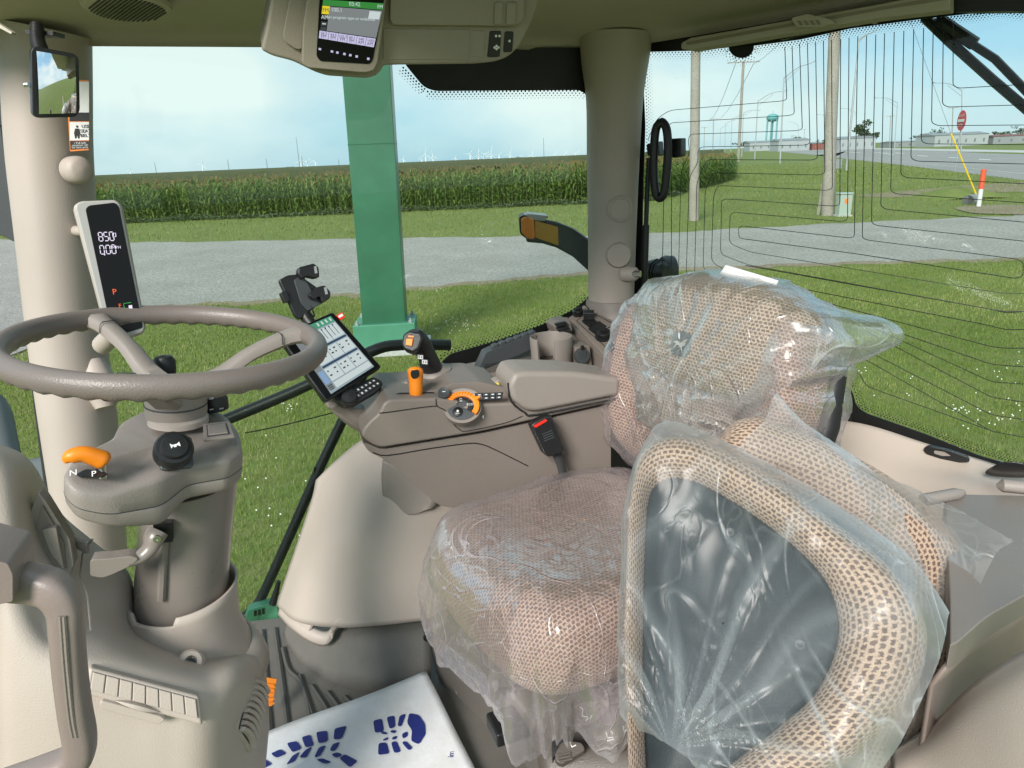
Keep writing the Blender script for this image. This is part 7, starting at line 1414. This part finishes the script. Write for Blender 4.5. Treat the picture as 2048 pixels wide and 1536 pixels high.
sym(pz1, ([(1160, 1414), (1166, 1418), (1164, 1432), (1176, 1434)], [(1176, 1436), (1172, 1442)], [(1180, 1438), (1184, 1430)]), l1); sym(pz2, ([(1212, 1464), (1216, 1476), (1226, 1474)], [(1222, 1462), (1226, 1468)], [(1214, 1482), (1228, 1478)], [(1246, 1452), (1248, 1462), (1258, 1460)], [(1254, 1448), (1258, 1454)]), l2); sym(pz3, ([(1140, 1484), (1144, 1494), (1152, 1490)],), l3)
obj('rail', box(PW(1180, 1395, 1.0), (.4, .06, .03), np.array([unit(SLF*.2-SF), unit(SF*.2+SLF), UP])), 'black', seat, bevel=.005)

# ------------------------------------------------------------------ folded passenger seat, near right
fb = PW(1560, 1536, .68); ps = thing('jump_seat', 'folded passenger seat with dark back panel and padded houndstooth rim', 'seat', fb)
pcn = P(1540, 1200, .76); pn_ = unit(facing(pcn)*1.0+np.array([-.10, 0, .30])); pp = tiltplane(pcn, pn_)
inner = [(1292, 1010), (1304, 972), (1340, 952), (1400, 964), (1500, 1022), (1600, 1100), (1655, 1165), (1678, 1240), (1668, 1310), (1630, 1385), (1560, 1450), (1470, 1520), (1400, 1580), (1330, 1620), (1296, 1600), (1284, 1400), (1284, 1200)]
outer = [(1262, 990), (1284, 905), (1340, 872), (1420, 880), (1545, 945), (1680, 1045), (1790, 1135), (1852, 1225), (1856, 1310), (1815, 1410), (1730, 1500), (1620, 1580), (1520, 1650), (1400, 1700), (1280, 1680), (1254, 1400), (1252, 1200)]
def loop(pts, n): 
    q = crom(np.vstack([pts, pts[:3]]), 12); q = q[12:12*(len(pts)+1)]; d = np.r_[0, np.cumsum(np.linalg.norm(np.diff(np.vstack([q, q[:1]]), axis=0), axis=1))]; qq = np.vstack([q, q[:1]]); t_ = np.linspace(0, d[-1], n, endpoint=False); return np.stack([np.interp(t_, d, qq[:, 0]), np.interp(t_, d, qq[:, 1])], 1)
n_ = 160; q1 = crom(np.vstack([inner, inner[:2]]), 10)[:len(inner)*10]; q2 = crom(np.vstack([outer, outer[:2]]), 10)[:len(outer)*10]
I3 = np.array([PP(x, y, pp) for x, y in q1]); O3 = np.array([PP(x, y, pp) for x, y in q2]); prf = [(0, -.012), (.04, .002), (.14, .016), (.30, .028), (.5, .033), (.7, .029), (.86, .016), (.96, -.004), (1.0, -.028), (1.0, -.055), (.93, -.085), (.8, -.10)]
RR_ = []; UV_ = []; acc = 0; cum = np.r_[0, np.cumsum(np.linalg.norm(np.diff((I3+O3)/2, axis=0), axis=1))]; prev = None
for s, h in prf:
    r = I3*(1-s)+O3*s+pn_*h
    if prev is not None: acc += np.linalg.norm(r-prev, axis=1).mean()
    prev = r; RR_.append(r); UV_.append(np.stack([cum, np.full(len(r), acc)], 1))
RR_ = [np.vstack([r, r[:1]]) for r in RR_]; UV_ = [np.vstack([u, [[cum[-1]+np.linalg.norm(I3[-1]-I3[0]), u[0][1]]]]) for u in UV_]
obj('padded_rim', gridmesh(np.array(RR_)), 'houndstooth_large', ps, uv=np.array(UV_).reshape(-1, 2))
plastic('slate_panel', (.026, .034, .038), .5, .15, 800, var=.25, mottle=14, spec=.25)
cI = I3.mean(0); rr_ = [cI+(I3-cI)*s+pn_*h for s, h in ((1.0, -.010), (.985, -.006), (.95, -.0035), (.6, .002), (.3, .004), (.01, .004))]; obj('back_panel', loft(rr_, cap=False), 'slate_panel', ps)
for x, y in ((1460, 1065), (1600, 1290)): obj('panel_screw', lathe([(.006, 0), (.006, .003), (.003, .003), (0, .0015)], PP(x, y, off(pp, .001)), pn_, 14), 'dark_grey', ps)
# the cushion behind the folded back
path = [(1440, 880, .98), (1520, 905, .97), (1620, 945, .95), (1740, 1010, .93), (1830, 1090, .91), (1862, 1180, .89), (1858, 1300, .87), (1830, 1420, .85), (1780, 1540, .83), (1700, 1660, .81)]
pt = crom([P(*p) for p in path], 10); V = []; UVc = []; cum = np.r_[0, np.cumsum(np.linalg.norm(np.diff(pt, axis=0), axis=1))]; seg = 28; Rc = []
for i in range(len(pt)):
    tg = unit(pt[min(i+1, len(pt)-1)]-pt[max(i-1, 0)]); e1 = unit(pn_-tg*np.dot(pn_, tg)); e2 = np.cross(tg, e1); _t = min(1, math.sqrt(max(0, 1-(1-min(1, cum[i]/.06))**2))+.02); Rc.append([pt[i]+.050*_t*e2*math.cos(a)+.052*_t*e1*math.sin(a) for a in np.linspace(0, 2*math.pi, seg)]); UVc.append([[cum[i], .05*a] for a in np.linspace(0, 2*math.pi, seg)])
obj('folded_cushion', gridmesh(np.array(Rc)), 'houndstooth_large', ps, uv=np.array(UVc).reshape(-1, 2))
obj('hinge_plate', slab([(1500, 1000), (1700, 1100), (1790, 1200), (1790, 1400), (1600, 1560), (1400, 1400)], off(pp, -.10), .03, 20), 'seat_brown', ps, bevel=.01)
# front bag
gather = np.array([1352, 1500.0])
rows = [[(1262, 1010), (1290, 870), (1322, 838), (1375, 848), (1480, 895), (1600, 962), (1720, 1040), (1820, 1110), (1905, 1212)],
        [(1254, 1120), (1272, 1000), (1330, 935), (1400, 935), (1500, 985), (1600, 1050), (1700, 1120), (1800, 1200), (1882, 1280)],
        [(1246, 1240), (1265, 1140), (1330, 1070), (1410, 1060), (1500, 1095), (1590, 1150), (1680, 1215), (1770, 1290), (1856, 1360)],
        [(1240, 1340), (1262, 1270), (1325, 1210), (1400, 1200), (1480, 1225), (1560, 1265), (1640, 1320), (1730, 1385), (1820, 1440)],
        [(1238, 1420), (1264, 1380), (1318, 1345), (1385, 1340), (1455, 1355), (1530, 1385), (1605, 1425), (1690, 1475), (1770, 1520)],
        [(1262, 1452), (1290, 1445), (1330, 1440), (1380, 1440), (1435, 1450), (1500, 1475), (1570, 1510), (1640, 1550), (1710, 1600)],
        [(1318, 1476), (1328, 1480), (1345, 1490), (1375, 1510), (1420, 1545), (1480, 1580), (1540, 1620), (1600, 1650), (1660, 1690)]]
lift = np.array([[-.05, -.03, -.02, -.015, -.015, -.015, -.015, -.02, -.05], [-.02, .045, .048, .050, .052, .052, .050, .045, -.01], [-.01, .046, .030, .026, .028, .034, .046, .046, .0], [-.01, .044, .026, .018, .018, .022, .038, .048, .0], [-.01, .038, .026, .020, .018, .022, .034, .044, .0], [.0, .03, .03, .026, .026, .03, .034, .036, .0], [.01, .03, .034, .036, .036, .036, .034, .03, .0]])
ctrl = [[PP(x, y, pp)+pn_*(lift[i][j]+.006) for j, (x, y) in enumerate(r)] for i, r in enumerate(rows)]
G = bicrom(ctrl, 22); g3 = PP(*gather, pp); e1 = unit(np.cross(UP, pn_)); e2 = np.cross(pn_, e1)
dx = (G-g3)@e1; dy = (G-g3)@e2; ang = np.arctan2(dy, dx); rad = np.hypot(dx, dy)
env = np.clip(rad/.06, 0, 1)*np.exp(-((rad-.12)/.22)**2); amp = (.5+.5*vnoise(np.stack([ang*3, ang*0, rad*4], -1)))
def pleat(k, ph): x_ = (ang*k+ph+1.2*vnoise(np.stack([ang*2+5, rad*5, rad*0], -1))) % 1.0; return np.clip(1-np.abs(x_-.5)/.22, 0, 1)**2
PF = (pleat(2.1, .1)*1.0+pleat(4.3, .4)*.45)*np.clip(rad/.05, 0, 1)*np.exp(-(rad/.40)**2)*amp; G = G+pn_*(PF*.010*np.exp(-(rad/.25)**2))[..., None]
G = crumple(G, .0045, 7, 1 if np.dot(vnormals(G)[40, 40], pn_) > 0 else -1)
o = obj('passenger_back_bag', gridmesh(G), 'film_clear'); _uu = np.linspace(0, 1, G.shape[1])[None, :]; _vv = np.linspace(0, 1, G.shape[0])[:, None]; setfold(o, PF*.26+.22*np.clip((.08-_vv)/.08, 0, 1)+.18*np.clip((_uu-.86)/.14, 0, 1)+.10*np.clip((.06-_uu)/.06, 0, 1)+.15*np.exp(-(rad/.05)**2)); tag(o, 'clear plastic bag stretched over the dark panel, gathered at lower left', 'plastic bag')
# gathered hem of that bag
rg = []
for k, s in enumerate(np.linspace(0, 1, 9)):
    c_ = PP(1330+60*s, 1470+120*s, off(pp, .03)); rg.append([c_+(e1*math.cos(a)+e2*.5*math.sin(a))*(.016+.004*math.sin(a*7+k)+.02*s)+pn_*.01*math.sin(a*9) for a in np.linspace(0, 6.283, 40, endpoint=False)])
# rear bag with its long corner
rows = [[(1470, 900), (1500, 868), (1530, 835), (1545, 792), (1562, 825), (1650, 880), (1760, 945), (1880, 1000), (2028, 1076)],
        [(1500, 920), (1540, 905), (1600, 890), (1660, 905), (1730, 945), (1800, 990), (1860, 1040), (1930, 1090), (1996, 1108)],
        [(1560, 960), (1620, 950), (1690, 965), (1750, 1000), (1800, 1040), (1850, 1085), (1890, 1130), (1925, 1170), (1950, 1200)],
        [(1640, 1060), (1700, 1060), (1760, 1085), (1800, 1120), (1835, 1160), (1870, 1200), (1895, 1240), (1912, 1270), (1920, 1300)],
        [(1700, 1200), (1750, 1200), (1795, 1220), (1825, 1250), (1850, 1285), (1870, 1320), (1882, 1355), (1888, 1390), (1886, 1410)],
        [(1700, 1380), (1740, 1380), (1780, 1390), (1810, 1410), (1830, 1440), (1844, 1470), (1850, 1500), (1850, 1530), (1840, 1560)],
        [(1660, 1560), (1690, 1570), (1720, 1590), (1745, 1610), (1765, 1630), (1780, 1650), (1785, 1680), (1785, 1700), (1780, 1720)]]
yb = [[.93, .93, .92, .92, .92, .92, .88, .83, .78], [.925, .915, .905, .90, .90, .89, .87, .83, .79], [.92, .90, .885, .88, .875, .87, .85, .82, .79], [.90, .875, .86, .855, .85, .845, .83, .81, .79], [.88, .85, .84, .83, .825, .825, .83, .845, .87], [.86, .83, .815, .81, .805, .805, .81, .82, .84], [.84, .81, .80, .79, .785, .785, .79, .80, .82]]
G = bicrom([[P(x, y, yb[i][j]) for j, (x, y) in enumerate(r)] for i, r in enumerate(rows)], 16); vn = vnormals(G); fl_ = 1 if np.dot(vn[30, 30], facing(G[30, 30])) > 0 else -1
G = crumple(G, .007, 7, fl_); o = obj('passenger_cushion_bag', gridmesh(G), 'film_white'); tag(o, 'clear plastic bag over the folded cushion with a long loose corner', 'plastic bag')
